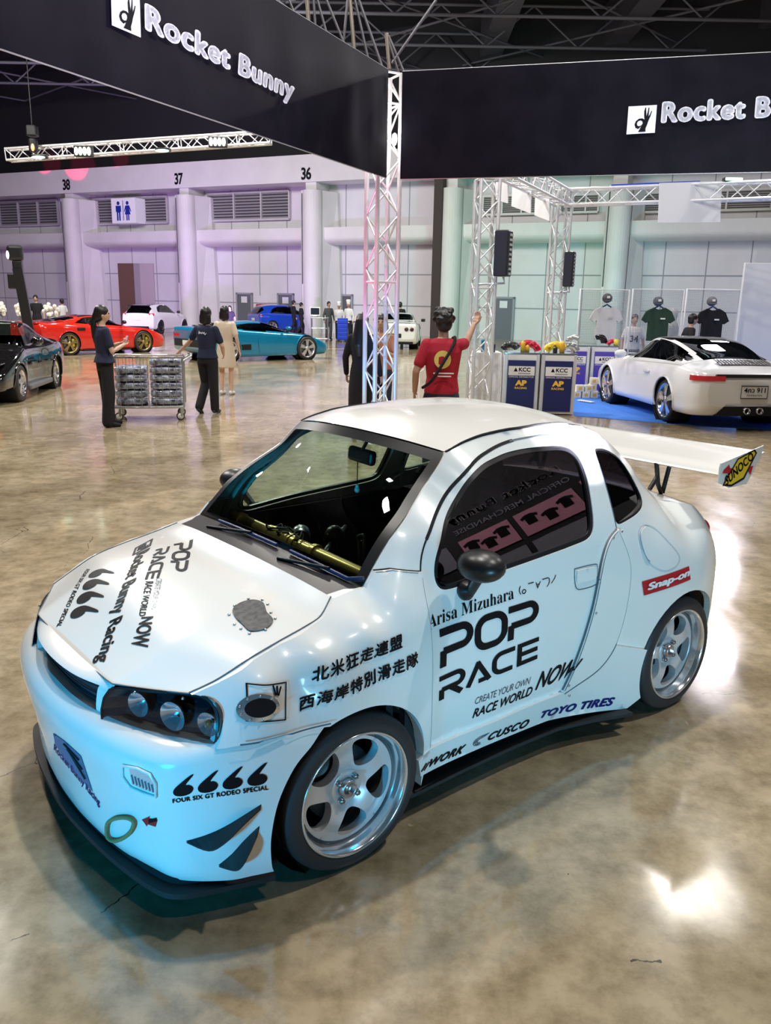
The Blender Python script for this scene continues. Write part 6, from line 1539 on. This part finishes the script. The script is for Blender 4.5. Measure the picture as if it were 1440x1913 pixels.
person('person', dp(713, 11.9), R(-100), 1.58, 'person in an orange patterned top holding a phone, behind the corner column', mat('orange_print', (.50, .22, .14), .8), DENIM, BLK, 'bob', SKINP, {1: ((.08, .22, 1.14), (.26, .05, 1.24), (0, 0, 1), .6)})
mp = dp(829, 8.3)
m1 = person('person', mp, R(92), 1.70, 'man in a red shirt seen from behind, pointing up to the right', REDC, DENIM, BLK, 'curly', SKIN, {-1: ((.16, -.25, 1.42), (.24, -.335, 1.60), (0, 0, 1), .25), 1: ((-.05, .27, 1.14), (.06, .27, .93), (0, -1, 0), .6)}, wide=1.1, hem=.80, vox=.007, fat=1.06)
# print on the back of the red shirt and the sling bag
s_ = 1.70/1.75
def back(mb, pts, x): return mb
v, f = tri2d([(math.cos(t)*.085, math.sin(t)*.085) for t in np.linspace(0, 2*PI, 25)[:-1]], (), .03)
bx = lambda y, z: -(.131*math.sqrt(max(.05, 1-(y/.20)**2)))-.008
mk_ = MB(); mk_.add([(bx(a, 0)*s_-.004, a*s_+.012, (1.27+b*1.05)*s_) for a, b in v], f, False); mk_.build('back_print', mat('print_yellow', (.80, .62, .16), .7), m1)
mk_ = MB(); mk_.add([(bx(a, 0)*s_-.007, a*s_*.55+.02, (1.26+b*.5)*s_) for a, b in v], f, False); mk_.build('back_print', REDC, m1)
for z, t_ in ((1.135, 'SPEED WORKS'), (1.105, 'GARAGE')) if False else (): pass
mk_ = MB(); mk_.box((-.141*s_, 0, 1.135*s_), (.004, .20, .012)); mk_.box((-.141*s_, -.01, 1.105*s_), (.004, .13, .012)); mk_.build('back_print', WHV, m1)
sl = MB(); q = [(.06, -.10, 1.47), (-.03, -.115, 1.485), (-.125, -.09, 1.41), (-.165, .02, 1.22), (-.158, .12, 1.06), (-.06, .20, .98)]; sl.tube([Vector(p)*s_ for p in smooth(q, 4, False)], .015, 8)
o = sl.build('sling_strap', BLK, m1)
bp_ = dp(1285, 17.6); person('person', bp_, R(5), 1.62, 'man in a black shirt in profile between the green and the black shirts', BLK, BLK, BLK, 'short', SKIN, lean=.15)
wk = [(549, 624, 1.72, 'taller person in black walking past the pale column', R(20)), (563, 626, 1.62, 'shorter person in black walking behind the taller one at the pale column', R(20))]
for px, py, h, lb, an in wk: person('person', gp(px, py), an, h, lb, BLK, BLK, BLK, 'short', SKINP, None, {1: ((.14, .09, .50), (.12, .10, .085), 0.), -1: ((-.02, -.09, .50), (-.28, -.10, .13), .5)}, sleeve=.95, vox=.02)
person('person', dp(118, 36), R(150), 1.62, 'waiter in white shirt and black apron beside the leftmost pale column', WHC, BLK, BLK, 'short', SKIN, vox=.02)
person('person', dp(70, 33), R(-80), 1.75, 'person with dark top standing behind the catering table', BLK, BLK, BLK, 'short', SKIN, vox=.02)
person('person', dp(614, 39.3), R(-60), 1.70, 'person in dark grey work clothes beside the monitor cart', mat('grey_cloth', (.06, .065, .07), .85), mat('grey_cloth'), BLK, 'short', SKIN, vox=.02, sleeve=.95)
person('person', dp(633, 39.5), R(-90), 1.62, 'cook in white with a tall hat left of the blue tool cabinet', WHC, BLK, BLK, 'chef', SKIN, vox=.02, sleeve=.95)
person('person', dp(651, 38.5), R(-120), 1.70, 'cook in white jacket and dark trousers right of the blue tool cabinet', WHC, BLK, BLK, 'chef', SKIN, vox=.02, sleeve=.95)
person('person', dp(747, 37.6), R(90), 1.74, 'person in a dark top standing behind the white two door coupe', BLK, BLK, BLK, 'short', SKIN, vox=.02)
person('person', dp(430, 38), R(-90), 1.45, 'woman in black standing behind the roof of the turquoise car', BLK, BLK, BLK, 'long', SKINP, vox=.02)

# ------------------------------------------------------------------ trolley with wrapped packs
ta = onz(268, 787); tr_ = empty('cage_trolley', (ta.x+.02, ta.y+.35, 0), R(12), 'wire cage trolley on casters loaded with wrapped packs', 'trolley')
L2, W2, z0, z1 = .50, .30, .20, .92
mk(tr_, 'deck', STEEL, lambda m: m.rbox((0, 0, z0), (2*L2, 2*W2, .04), .01))
for a in (-1, 1):
    for b in (-1, 1):
        mk(tr_, 'post', STEEL, lambda m: m.bar((a*L2, b*W2, z0), (a*L2, b*W2, z1), .014, 8))
        c = empty('caster', (a*L2*.88, b*W2*.85, 0)); c.parent = tr_
        mk(c, 'tread', RUBBER, lambda m: m.lathe([(.045, -.014), (.06, -.016), (.062, 0), (.06, .016), (.045, .014)], (0, 0, .062), 'Y', 18)); mk(c, 'hub', WHV, lambda m: m.lathe([(0, -.012), (.046, -.014), (.046, .014), (0, .012)], (0, 0, .062), 'Y', 18)); mk(c, 'fork', STEEL, lambda m: m.rbox((.02, 0, .13), (.04, .05, .13), .01))
mk(tr_, 'top_rail', STEEL, lambda m: m.tube([(-L2, -W2, z1), (L2, -W2, z1), (L2, W2, z1), (-L2, W2, z1)], .013, 8, closed=True))
for s0, pts in (('side_grid', 0), ('side_grid', 1)):
    def fn(m):
        y = -W2 if pts == 0 else W2
        for k in range(11): m.bar((-L2+.1*k, y, z0), (-L2+.1*k, y, z1), .004, 5)
        for k in range(5): m.bar((-L2, y, z0+.14*k), (L2, y, z0+.14*k), .004, 5)
    mk(tr_, s0, STEEL, fn)
mk(tr_, 'push_handle', STEEL, lambda m: m.tube([(L2, -W2, z1-.05), (L2+.12, -W2, z1+.02), (L2+.12, W2, z1+.02), (L2, W2, z1-.05)], .014, 8))
WRAP = noise_mat('clear_wrap', (.04, .05, .09), (.50, .56, .72), 14, (.12, .3), coat=.6)
Rz = Matrix.Rotation(R(12), 3, 'Z'); rr = random.Random(11)
def pack_mesh(dx, dy, dz, seed):
    m = MB(); r_ = random.Random(seed); nx, ny = 12, 8; P = []
    for i in range(nx+1):
        row = []
        for k in range(16):
            a = 2*PI*k/16; e = .35; y = math.copysign(abs(math.cos(a))**e, math.cos(a))*dy/2; z = math.copysign(abs(math.sin(a))**e, math.sin(a))*dz/2
            tpr = 1-.25*abs(2*i/nx-1)**6; w_ = 1+r_.uniform(-.05, .05); row.append((-dx/2+dx*i/nx, y*tpr*w_, z*tpr*w_))
        row.append(row[0]); P.append(row)
    m.grid(P, True); m.add([p for p in P[0][:-1]], [tuple(range(16))]); m.add([p for p in P[-1][:-1]], [tuple(range(16))[::-1]]); return m
k = 0
for col, (xc, n_, nm) in enumerate(((-.25, 5, 'left'), (.25, 6, 'right'))):
    for i in range(n_):
        m = pack_mesh(.45, .52, .107, k); o = m.build('wrapped_pack', WRAP, None, tr_.location+Rz @ Vector((xc, 0, z0+.02+.057+.114*i))); o.rotation_euler = (0, 0, R(12))
        lab = 'topmost' if i == n_-1 else ['bottom', 'second', 'third', 'fourth', 'fifth'][i]; tag(o, '%s wrapped pack counted from the deck in the %s stack of the trolley' % (lab, nm), 'pack', 'wrapped packs on the trolley'); k += 1

# ------------------------------------------------------------------ product counters of the second booth
FRM = mat('counter_frame', (.70, .72, .78), .3, .4); CW_ = mat('counter_white', (.78, .79, .82), .5)
PANEL = mat('panel_navy', (.012, .018, .12), .4); PANELP = mat('panel_violet', (.07, .05, .42), .4); CREAM = mat('panel_label', (.80, .79, .80), .5); AMB = mat('panel_amber', (.95, .58, .06), .5)
def counter(loc, ang, w, d, h, label, panel):
    o = empty('display_counter', loc, ang, label, 'counter', 'product counters with navy panels')
    mk(o, 'body', CW_, lambda m: m.rbox((0, 0, h/2), (w, d, h-.04), .008)); mk(o, 'worktop', mat('worktop_glass', (.10, .14, .18), .12, coat=1.), lambda m: m.rbox((0, 0, h-.01), (w+.02, d+.02, .025), .006))
    for sx in (-1, 1): mk(o, 'frame_post', FRM, lambda m: m.rbox((sx*(w/2-.025), -d/2-.006, h/2), (.05, .02, h-.05), .004))
    y = -d/2-.012; p = mk(o, 'front_panel', panel, lambda m: m.box((0, y, h*.47), (w-.12, .012, h*.82))); n = (0, -1, 0); y2 = y-.008; W = w-.12
    mk(p, 'label_strip', CREAM, lambda m: m.box((0, y2, h*.71), (W*.94, .004, h*.15)))
    mk(p, 'lettering', INK, lambda m: flat_text(m, 'KCC', (-W*.10, y2-.002, h*.70), (W*.42, 0, 0), (0, 0, h*.065), n, .003, .03)); mk(p, 'emblem', INK, lambda m: m.add([(-W*.28, y2-.005, h*.70), (-W*.14, y2-.005, h*.70), (-W*.21, y2-.005, h*.765)], [(0, 1, 2)], False))
    mk(p, 'label_line', mat('label_grey', (.35, .36, .42), .6), lambda m: m.box((W*.10, y2-.004, h*.67), (W*.44, .003, h*.02)))
    mk(p, 'lettering', CREAM, lambda m: flat_text(m, 'OFFICIAL DISTRIBUTOR', (-W*.45, y2, h*.60), (W*.9, 0, 0), (0, 0, h*.024), n, .003, .01))
    mk(p, 'lettering', AMB, lambda m: flat_text(m, 'AP', (-W*.21, y2, h*.47), (W*.42, 0, 0), (0, 0, h*.09), n, .003, .06)); mk(p, 'lettering', AMB, lambda m: flat_text(m, 'RACING', (-W*.22, y2, h*.415), (W*.44, 0, 0), (0, 0, h*.035), n, .003, .03))
    return o
ca_ = onz(1006, 775); ch_ = 1.0
ang = math.radians(-4); cx_, cy_ = ca_.x, ca_.y+.28
ux = Vector((math.cos(ang), math.sin(ang), 0))
k1 = counter((cx_-ux.x*.30, cy_-ux.y*.30, 0), ang, .57, .5, ch_, 'left navy panelled counter holding the red brake caliper', PANEL); k2 = counter((cx_+ux.x*.30, cy_+ux.y*.30, 0), ang, .57, .5, ch_, 'right navy panelled counter holding the yellow brake caliper', PANEL)
m = MB(); m.rbox((0, 0, .49), (.5, .55, .98), .01); o = m.build('side_table', CW_, None, Vector((cx_-.86, cy_+.32, 0))); tag(o, 'plain white block table behind the left navy panelled counter', 'table')
kb = [counter((*dp(1078, 17.3), 0), R(-3), .52, .46, .98, 'rear violet panelled counter, left of the pair, half hidden by the front ones', PANELP), counter((*dp(1130, 17.3), 0), R(-3), .52, .46, .98, 'rear violet panelled counter beside the bonnet of the white coupe', PANELP)]
def caliper(loc, rz, tilt, material, label, s=1.):
    o = empty('brake_caliper', loc, rz, label, 'caliper', 'brake calipers on the counters'); o.rotation_euler = (0, tilt, rz)
    m = MB(); P = []
    for i in range(15):
        a = math.radians(35+110*i/14); r0, r1 = .135, .215; row = []
        for q in ((r0-.02, -.06), (r1-.012, -.075), (r1+.01, -.05), (r1+.01, .05), (r1-.012, .075), (r0-.02, .06), (r0-.02, -.06)): row.append((q[0]*math.cos(a)*s, q[1]*s, (q[0]*math.sin(a)-.10)*s))
        P.append(row)
    m.grid(P); m.add(P[0][:-1], [tuple(range(6))]); m.add(P[-1][:-1], [tuple(range(6))[::-1]]); b = m.build('caliper_body', material, o)
    for k in range(3):
        a = math.radians(60+30*k); mk(o, 'piston_boss', material, lambda m: m.lathe([(0, -.088*s), (.022*s, -.086*s), (.026*s, -.06*s)], (.175*math.cos(a)*s, 0, (.175*math.sin(a)-.10)*s), 'Y', 14))
    mk(o, 'lettering', WHV, lambda m: flat_text(m, 'AP', (-.03*s, -.078*s, .062*s), (.06*s, 0, 0), (0, 0, .025*s), (0, -1, 0), .003, .04)); return o
CRED = mat('caliper_red', (.62, .01, .06), .2, coat=1.); CYEL = mat('caliper_gold', (.80, .58, .02), .2, coat=1.); CSIL = mat('caliper_silver', (.72, .73, .75), .2, .7); CBLK = mat('caliper_black', (.02, .02, .025), .25, coat=.5)
T1z = ch_
caliper((cx_-.17, cy_+.0, T1z+.065), ang, .25, CRED, 'red brake caliper on the left front counter', 1.05)
caliper((cx_+.245, cy_-.02, T1z+.055), ang, -.15, CYEL, 'yellow brake caliper on the right front counter', 1.05)
caliper((cx_+.52, cy_+.16, T1z+.055), ang+.4, .2, CSIL, 'silver brake caliper behind the yellow one', .95)
caliper((cx_-.46, cy_+.14, T1z+.05), ang-.5, -.1, CBLK, 'black brake caliper at the left end of the front counters', .9)
def tin(loc, r, h, material, label, grp='cans on the counters', cap=True):
    o = empty('oil_can', loc, 0, label, 'can', grp); mk(o, 'can_body', material, lambda m: m.lathe([(0, 0), (r, 0), (r, h*.82), (r*.55, h*.92), (0, h*.92)], axis='Z', n=18))
    if cap: mk(o, 'cap', mat('cap_gold', (.72, .52, .10), .3), lambda m: m.lathe([(r*.4, h*.9), (r*.4, h), (0, h)], axis='Z', n=14))
    return o
GOLDC = mat('can_amber', (.70, .42, .03), .25, coat=.5); BLUC = mat('can_blue', (.02, .16, .34), .3, .3)
tin((cx_-.30, cy_-.14, T1z+.003), .038, .19, GOLDC, 'amber can at the front edge of the left front counter'); tin((cx_-.22, cy_-.10, T1z+.003), .034, .12, GOLDC, 'short amber can beside the red caliper')
tin((cx_+.33, cy_-.19, T1z+.003), .042, .20, GOLDC, 'amber can in front of the yellow caliper'); tin((cx_+.23, cy_-.13, T1z+.003), .036, .11, CBLK, 'short dark can left of the amber one on the right counter', cap=False)
tin((cx_-.90, cy_+.16, .98), .055, .24, BLUC, 'blue can with pale lid on the white block table'); tin((cx_-.76, cy_+.14, .98), .045, .16, mat('can_violet', (.05, .03, .10), .3), 'dark violet can beside the blue one', cap=False)
b1 = kb[1].location; b0 = kb[0].location
caliper((b1.x-.05, b1.y, 1.08), .6, .5, CBLK, 'black brake caliper on the rear violet counter', .85); caliper((b1.x+.17, b1.y-.05, 1.02), .1, -.2, CRED, 'small red brake caliper on the rear counter', .7); caliper((b0.x-.06, b0.y, 1.06), -.5, -.4, CSIL, 'silver brake caliper on the left rear counter', .9)
tin((b1.x+.22, b1.y-.16, .985), .05, .14, mat('can_yellow', (.85, .65, .08), .3), 'yellow tin at the right end of the rear counter', cap=False)
# little white boxes on the carpet
CBX = mat('carton', (.80, .76, .66), .6); BXO = mat('carton_print', (.75, .45, .10), .6)
q0 = onz(1082, 744)
spots = [(0, 0, 0), (.17, .0, 0), (.34, .02, 0), (.05, 0, 1), (.22, .01, 1), (.40, .25, 0), (.36, .25, 1), (.38, .25, 2)]
nmz = ['leftmost carton on the bottom row below the rear counter', 'middle carton on the bottom row below the rear counter', 'right carton on the bottom row below the rear counter', 'left carton of the second layer', 'right carton of the second layer', 'bottom carton of the small stack near the car wheel', 'middle carton of the small stack near the car wheel', 'top carton of the small stack near the car wheel']
for (dx, dy, lv), lb in zip(spots, nmz):
    o = empty('carton', (q0.x+dx-.05, q0.y+dy+.05, .007+.125*lv), .1*math.sin(dx*9), lb, 'box', 'small white cartons on the carpet'); mk(o, 'box', CBX, lambda m: m.rbox((0, 0, .0625), (.15, .13, .123), .004)); mk(o, 'print', BXO, lambda m: m.box((0, -.067, .06), (.07, .004, .06)))
o = tag(mk(None, 'loose_card', CBX, lambda m: m.rbox((0, 0, .02), (.36, .09, .02), .004)), 'white strip of card lying on the carpet by the right front counter', 'card'); lc = onz(1094, 752); o.location = (lc.x, lc.y, .006); o.rotation_euler = (0, 0, -1.0)
# ------------------------------------------------------------------ mesh screens with clothes
D2 = 18.2
FRW = mat('frame_white', (.85, .85, .88), .4)
for k, (x0, x1) in enumerate([(1083, 1177), (1181, 1279), (1282, 1385)]):
    a = ondepth(x0, 541, D2); b = ondepth(x1, 541, D2); w_ = b.x-a.x; H_ = (a.z+b.z)/2; o = empty('mesh_screen', (a.x, a.y, 0), math.atan2(b.y-a.y, w_), ['left mesh display screen with a white shirt', 'middle mesh display screen with a green shirt', 'right mesh display screen with a black shirt'][k], 'screen', 'white framed mesh screens')
    mk(o, 'frame', FRW, lambda m: m.tube([(.02, 0, .02), (w_-.02, 0, .02), (w_-.02, 0, H_), (.02, 0, H_)], .022, 8, closed=True))
    def fn(m):
        n = int(w_/.035)
        for i in range(1, n): m.bar((w_*i/n, 0, .02), (w_*i/n, 0, H_), .0035, 4)
        for i in range(1, int(H_/.035)): m.bar((.02, 0, .035*i), (w_-.02, 0, .035*i), .0035, 4)
    tag(mk(o, 'wire_mesh', mat('wire_grey', (.50, .52, .58), .5, .3), fn), kind='stuff')
def tee(px, py, Y, material, label, prt=None):
    c = ondepth(px, py, Y); o = empty('tshirt', (c.x, c.y, 1.0), -.02, label, 'shirt', 'shirts on the mesh screens')
    pts = [(-.24, .02), (.24, .02), (.235, .45), (.29, .41), (.40, .48), (.30, .67), (.13, .75), (.05, .71), (-.05, .71), (-.13, .75), (-.30, .67), (-.40, .48), (-.29, .41), (-.235, .45)]
    pts = [(a*.88, .04+b*.94) for a, b in pts]
    v, f = tri2d(pts, (), .05); m = MB(); bd = lambda a, b: .07*max(0, 1-(a/.42)**2)**.6+.012*math.sin(a*34+b*3)
    m.add([(a, -bd(a, b)-.03, b) for a, b in v], f); m.add([(a, .0, b) for a, b in v], [t[::-1] for t in f]); q = dens(pts, .05); n = len(q)
    m.add([(a, -bd(a, b)-.03, b) for a, b in q]+[(a, 0, b) for a, b in q], [(i, n+i, n+(i+1) % n, (i+1) % n) for i in range(n)]); m.build('shirt_cloth', material, o)
    mk(o, 'hanger', mat('hanger_blue', (.03, .07, .25), .4), lambda m: m.tube([(-.10, -.02, .73), (0, -.02, .79), (.10, -.02, .73)], .018, 6))
    mk(o, 'chest_print', prt or WHV, lambda m: m.box((.07, -.125, .52), (.10, .012, .03)))
    return o
def cap(px, py, Y, material, label):
    c = ondepth(px, py, Y); o = empty('cap', c, 0, label, 'cap', 'caps above the shirts'); mk(o, 'crown', material, lambda m: m.sphere((0, -.05, 0), (.105, .11, .10), 16, 10)); mk(o, 'brim', material, lambda m: m.sphere((0, -.15, -.05), (.09, .07, .012), 14, 6)); mk(o, 'cap_badge', WHV, lambda m: m.box((0, -.158, .02), (.06, .01, .045)))
zt_ = 1.0
tee(1130, 610, D2-.06, WHC, 'white shirt on the left mesh screen', mat('print_grey', (.6, .6, .64), .7)); tee(1227, 610, D2-.06, mat('green_cloth', (.02, .055, .035), .85), 'dark green shirt on the middle mesh screen'); tee(1327, 610, D2-.06, BLK, 'black shirt on the right mesh screen')
cap(1133, 557, D2-.12, mat('cap_grey', (.10, .10, .13), .7), 'dark cap above the white shirt'); cap(1228, 563, D2-.12, mat('cap_blue', (.10, .12, .16), .7), 'grey blue cap above the green shirt'); cap(1328, 563, D2-.12, mat('cap_check', (.14, .14, .17), .7), 'grey cap above the black shirt')
jz = ondepth(1186, 618, D2+.5)
jp = person('person', (jz.x, jz.y+.1), R(-95), 1.58, 'person in a white jersey numbered 34 seen through the mesh screens', WHC, mat('grey_cloth'), BLK, 'short', SKIN)
t34 = MB(); flat_text(t34, '34', (.128, -.09, 1.0), (0, .18, 0), (0, 0, .14), (1, 0, 0), 0, .02); t34.build('jersey_number', INK, jp)
mq = ondepth(1256, 615, D2+.35); mm_ = MB(); etube(mm_, [(0, 0, .85, .12, .17), (0, 0, 1.05, .11, .16), (0, 0, 1.32, .12, .20), (0, 0, 1.42, .08, .16), (0, 0, 1.48, .05, .06), (0, 0, 1.55, .08, .075), (0, 0, 1.66, .09, .08), (0, 0, 1.74, .05, .05)]); mm_.rbox((0, 0, .43), (.05, .05, .86), .01); mm_.rbox((0, 0, .015), (.35, .35, .03), .01)
tag(mm_.build('display_bust', mat('bust_grey', (.42, .43, .48), .6), None, (mq.x, mq.y, 0)), 'grey display bust standing behind the middle mesh screen', 'mannequin')
a = ondepth(1391, 491, 19.0); b = ondepth(1500, 491, 19.0); m = MB(); m.rbox(((b.x-a.x)/2, 0, a.z/2), (b.x-a.x, .10, a.z), .01); tag(m.build('partition_panel', mat('partition_white', (.74, .75, .80), .6), None, (a.x, a.y, 0)), 'tall white partition panel at the right edge behind the white coupe', 'panel')
# ------------------------------------------------------------------ left: catering table, lamp post
tb0 = onz(-30, 628); te = empty('catering_table', (ondepth(42, 600, 29).x, 29, 0), 0, 'black draped catering table with flowers at the left edge', 'table'); mk(te, 'drape', BLK, lambda m: m.rbox((0, 0, .40), (3.2, .8, .80), .03)); mk(te, 'table_top', mat('counter_white'), lambda m: m.rbox((0, 0, .82), (3.2, .82, .03), .01))
FLW = mat('flower_cream', (.72, .68, .58), .8)
for k, (dx, lb) in enumerate([(-.75, 'left cream flower bunch on the catering table'), (.0, 'middle cream flower bunch on the catering table'), (.95, 'low right flower bunch on the catering table')]):
    o = empty('flower_vase', te.location+Vector((dx, 0, .837)), 0, lb, 'flowers', 'flowers on the catering table'); mk(o, 'vase', mat('vase_dark', (.10, .10, .12), .2), lambda m: m.lathe([(0, 0), (.08, 0), (.10, .15), (.07, .28), (0, .28)], axis='Z', n=14)); r_ = random.Random(k)
    def fn(m):
        for i in range(16): m.sphere((r_.uniform(-.2, .2), r_.uniform(-.12, .12), .34+r_.uniform(-.05, .3)), .075, 8, 6)
    mk(o, 'blossoms', FLW, fn)
lp_ = ondepth(50, 600, 24.5); lo_ = empty('light_post', (lp_.x, lp_.y, 0), .3, 'black lamp post with a moving head lamp on top, behind the black car', 'lamp'); hz = ondepth(46, 502, 24.5).z
mk(lo_, 'post', BLACKP, lambda m: m.beam((.12, 0, 0), (-.12, 0, hz), .26, .26, up=(0, 1, 0))); mk(lo_, 'bracket', BLACKP, lambda m: m.rbox((-.28, 0, hz-.35), (.24, .2, .42), .03)); mk(lo_, 'yoke', BLACKP, lambda m: m.rbox((-.12, 0, hz+.1), (.25, .2, .25), .04)); mk(lo_, 'lamp_head', BLACKP, lambda m: m.rbox((-.15, 0, hz+.42), (.42, .34, .42), .08)); mk(lo_, 'lens', mat('lens_pale', (.8, .8, .9), .2, emit=(.8, .8, 1.), estr=1.5), lambda m: m.sphere((-.33, -.12, hz+.36), (.05, .08, .12), 12, 8))
# ------------------------------------------------------------------ far right of the pale column: work corner
q = dp(593, 38); o = empty('equipment_cart', (q[0], q[1], 0), 0, 'steel shelf cart carrying a white monitor', 'cart')
for dz in (.1, .55, 1.0): mk(o, 'shelf', STEEL, lambda m: m.rbox((.1, 0, dz), (.75, .5, .03), .005))
for dx in (-.26, .46): mk(o, 'post', STEEL, lambda m: m.bar((dx, -.22, 0), (dx, -.22, 1.05), .02, 6)); mk(o, 'post', STEEL, lambda m: m.bar((dx, .22, 0), (dx, .22, 1.05), .02, 6))
mo = empty('monitor', (q[0]-.1, q[1]-.05, 1.02), 0, 'white framed monitor on the steel shelf cart', 'monitor'); mk(mo, 'casing', WHV, lambda m: m.rbox((0, 0, .26), (.46, .12, .38), .02)); mk(mo, 'screen', mat('screen_dark', (.02, .03, .05), .1), lambda m: m.box((0, -.065, .27), (.38, .01, .28))); mk(mo, 'stand', STEEL, lambda m: m.rbox((0, 0, .04), (.2, .2, .08), .01))
q = dp(640, 37.5); o = empty('tool_cabinet', (q[0], q[1], 0), 0, 'blue tool cabinet with drawers in front of the cooks', 'cabinet'); TB_ = mat('tool_blue', (.01, .05, .50), .35)
mk(o, 'carcass', TB_, lambda m: m.rbox((0, 0, .55), (.45, .4, .95), .02))
for k in range(5): mk(o, 'drawer', TB_, lambda m: m.rbox((0, -.205, .2+.165*k), (.40, .03, .14), .01))
for a in (-1, 1): mk(o, 'wheel', RUBBER, lambda m: m.lathe([(0, -.02), (.05, -.02), (.05, .02), (0, .02)], (a*.17, -.15, .05), 'Y', 12)); mk(o, 'wheel', RUBBER, lambda m: m.lathe([(0, -.02), (.05, -.02), (.05, .02), (0, .02)], (a*.17, .15, .05), 'Y', 12))
q = dp(672, 40.5); o = empty('side_bench', (q[0], q[1], 0), 0, 'dark bench with a pale box behind the woman in black', 'table'); mk(o, 'bench_top', BLACKP, lambda m: m.rbox((0, 0, .8), (.8, .5, .05), .01))
for a in (-.35, .35): mk(o, 'leg', BLACKP, lambda m: m.rbox((a, 0, .39), (.05, .45, .78), .01))
b = MB(); b.rbox((0, 0, .12), (.4, .3, .24), .01); tag(b.build('pale_box', CBX, None, (q[0]-.1, q[1], .825)), 'pale box standing on the dark bench', 'box')
# dark drain pipe between the columns behind the red shirt
u = wl_uv(819, 500, .4)[0]; m = MB(); wbox(m, u-.22, u+.22, 0, 8.0, -1.2, .75); tag(m.build('trim_46', mat('duct_brown', (.045, .03, .028), .7)), kind='structure')
# white folding stand at the left of the man in red
q = gp(788, 752); o = empty('folding_stand', (q[0], q[1], 0), .3, 'thin white folding stand left of the man in red', 'stand'); mk(o, 'stand_base', WHV, lambda m: m.rbox((0, 0, .03), (.22, .16, .05), .015)); mk(o, 'stand_rod', WHV, lambda m: m.tube([(-.06, 0, .03), (-.06, 0, .55), (.02, 0, .6)], .009, 8))

# merchandise board at the right hand side of the stand: it shows in the door window
mb_o = empty('merchandise_board', (4.75, 2.6, 0), -PI/2, 'black merchandise board with pink posters, mirrored in the door window of the white compact car', 'board')
mk(mb_o, 'board', mat('board_black', (.010, .010, .014), .6), lambda m: m.rbox((0, .03, 1.65), (4.6, .06, 3.3), .01))
PINK = mat('poster_pink', (.80, .34, .48), .7); GRYP = mat('poster_grey', (.30, .30, .36), .7)
n_ = (0, -1, 0)
Z_ = lambda z: 1.75+(z-.55)*.55
mk(mb_o, 'lettering', WHV, lambda m: flat_text(m, 'Rocket Bunny', (-.62, -.005, Z_(2.30)), (1.2, 0, 0), (0, 0, .15), n_, .004, data=bold2d('Rocket Bunny', .045, 0, 1.04, 0))); mk(mb_o, 'lettering', GRYP, lambda m: flat_text(m, 'OFFICIAL MERCHANDISE', (-.62, -.005, Z_(2.07)), (1.2, 0, 0), (0, 0, .07), n_, .004, .01)); mk(mb_o, 'lettering', WHV, lambda m: flat_text(m, 'ROC', (-1.30, -.005, Z_(2.25)), (.5, 0, 0), (0, 0, .16), n_, .004, .03))
for x0, x1, z0, z1, mm, kk in ((-.95, .05, 1.30, 1.90, PINK, 3), (.15, 1.0, 1.30, 1.90, PINK, 3), (-.95, .05, .55, 1.15, GRYP, 0), (.15, 1.0, .55, 1.15, GRYP, 0), (-2.1, -1.1, 1.2, 1.95, PINK, 3), (1.2, 2.1, 1.3, 1.9, GRYP, 0)):
    x0, x1, z0, z1 = x0*.6, x1*.6, Z_(z0), Z_(z1)
    p = mk(mb_o, 'poster', mm, lambda m: m.box(((x0+x1)/2, -.01, (z0+z1)/2), (x1-x0, .012, z1-z0)))
    for q in range(kk):
        mk(p, 'printed_shirt', INK, lambda m: m.prism([(a*.095, b*.095) for a, b in [(-.5, -.7), (.5, -.7), (.5, .3), (.8, .15), (.9, .5), (.3, .8), (-.3, .8), (-.9, .5), (-.8, .15), (-.5, .3)]], (x0+(x1-x0)*(.2+.3*q), -.018, (z0+z1)/2+.03*(-1)**q), (1, 0, 0), (0, 0, 1), (0, -1, 0), .003))

# blue bar and a lit lamp on the right hand girder
p = Vector((c3.x, c3.y, z3-.12)); q = Vector((e3.x, e3.y, z3-.12)); fr = lambda px: (beam_y(px)-p.y)/(q.y-p.y)
a, b = p.lerp(q, fr(1140)), p.lerp(q, fr(1305)); bb = MB(); bb.beam(a+Vector((0, .0, .19)), b+Vector((0, .0, .19)), .07, .05); tag(bb.build('girder_bar', mat('bar_blue', (.02, .06, .55), .4)), 'blue bar lying along the top of the right girder', 'bar')
c = p.lerp(q, fr(1362)); o = empty('strip_lamp', c+Vector((0, -.1, .19)), 0, 'small pale green lit lamp on top of the right girder', 'lamp'); mk(o, 'housing', BLACKP, lambda m: m.rbox((0, 0, .01), (.36, .12, .06), .01)); mk(o, 'glow', mat('lamp_green_glow'), lambda m: m.rbox((0, -.07, .01), (.32, .03, .05), .01))
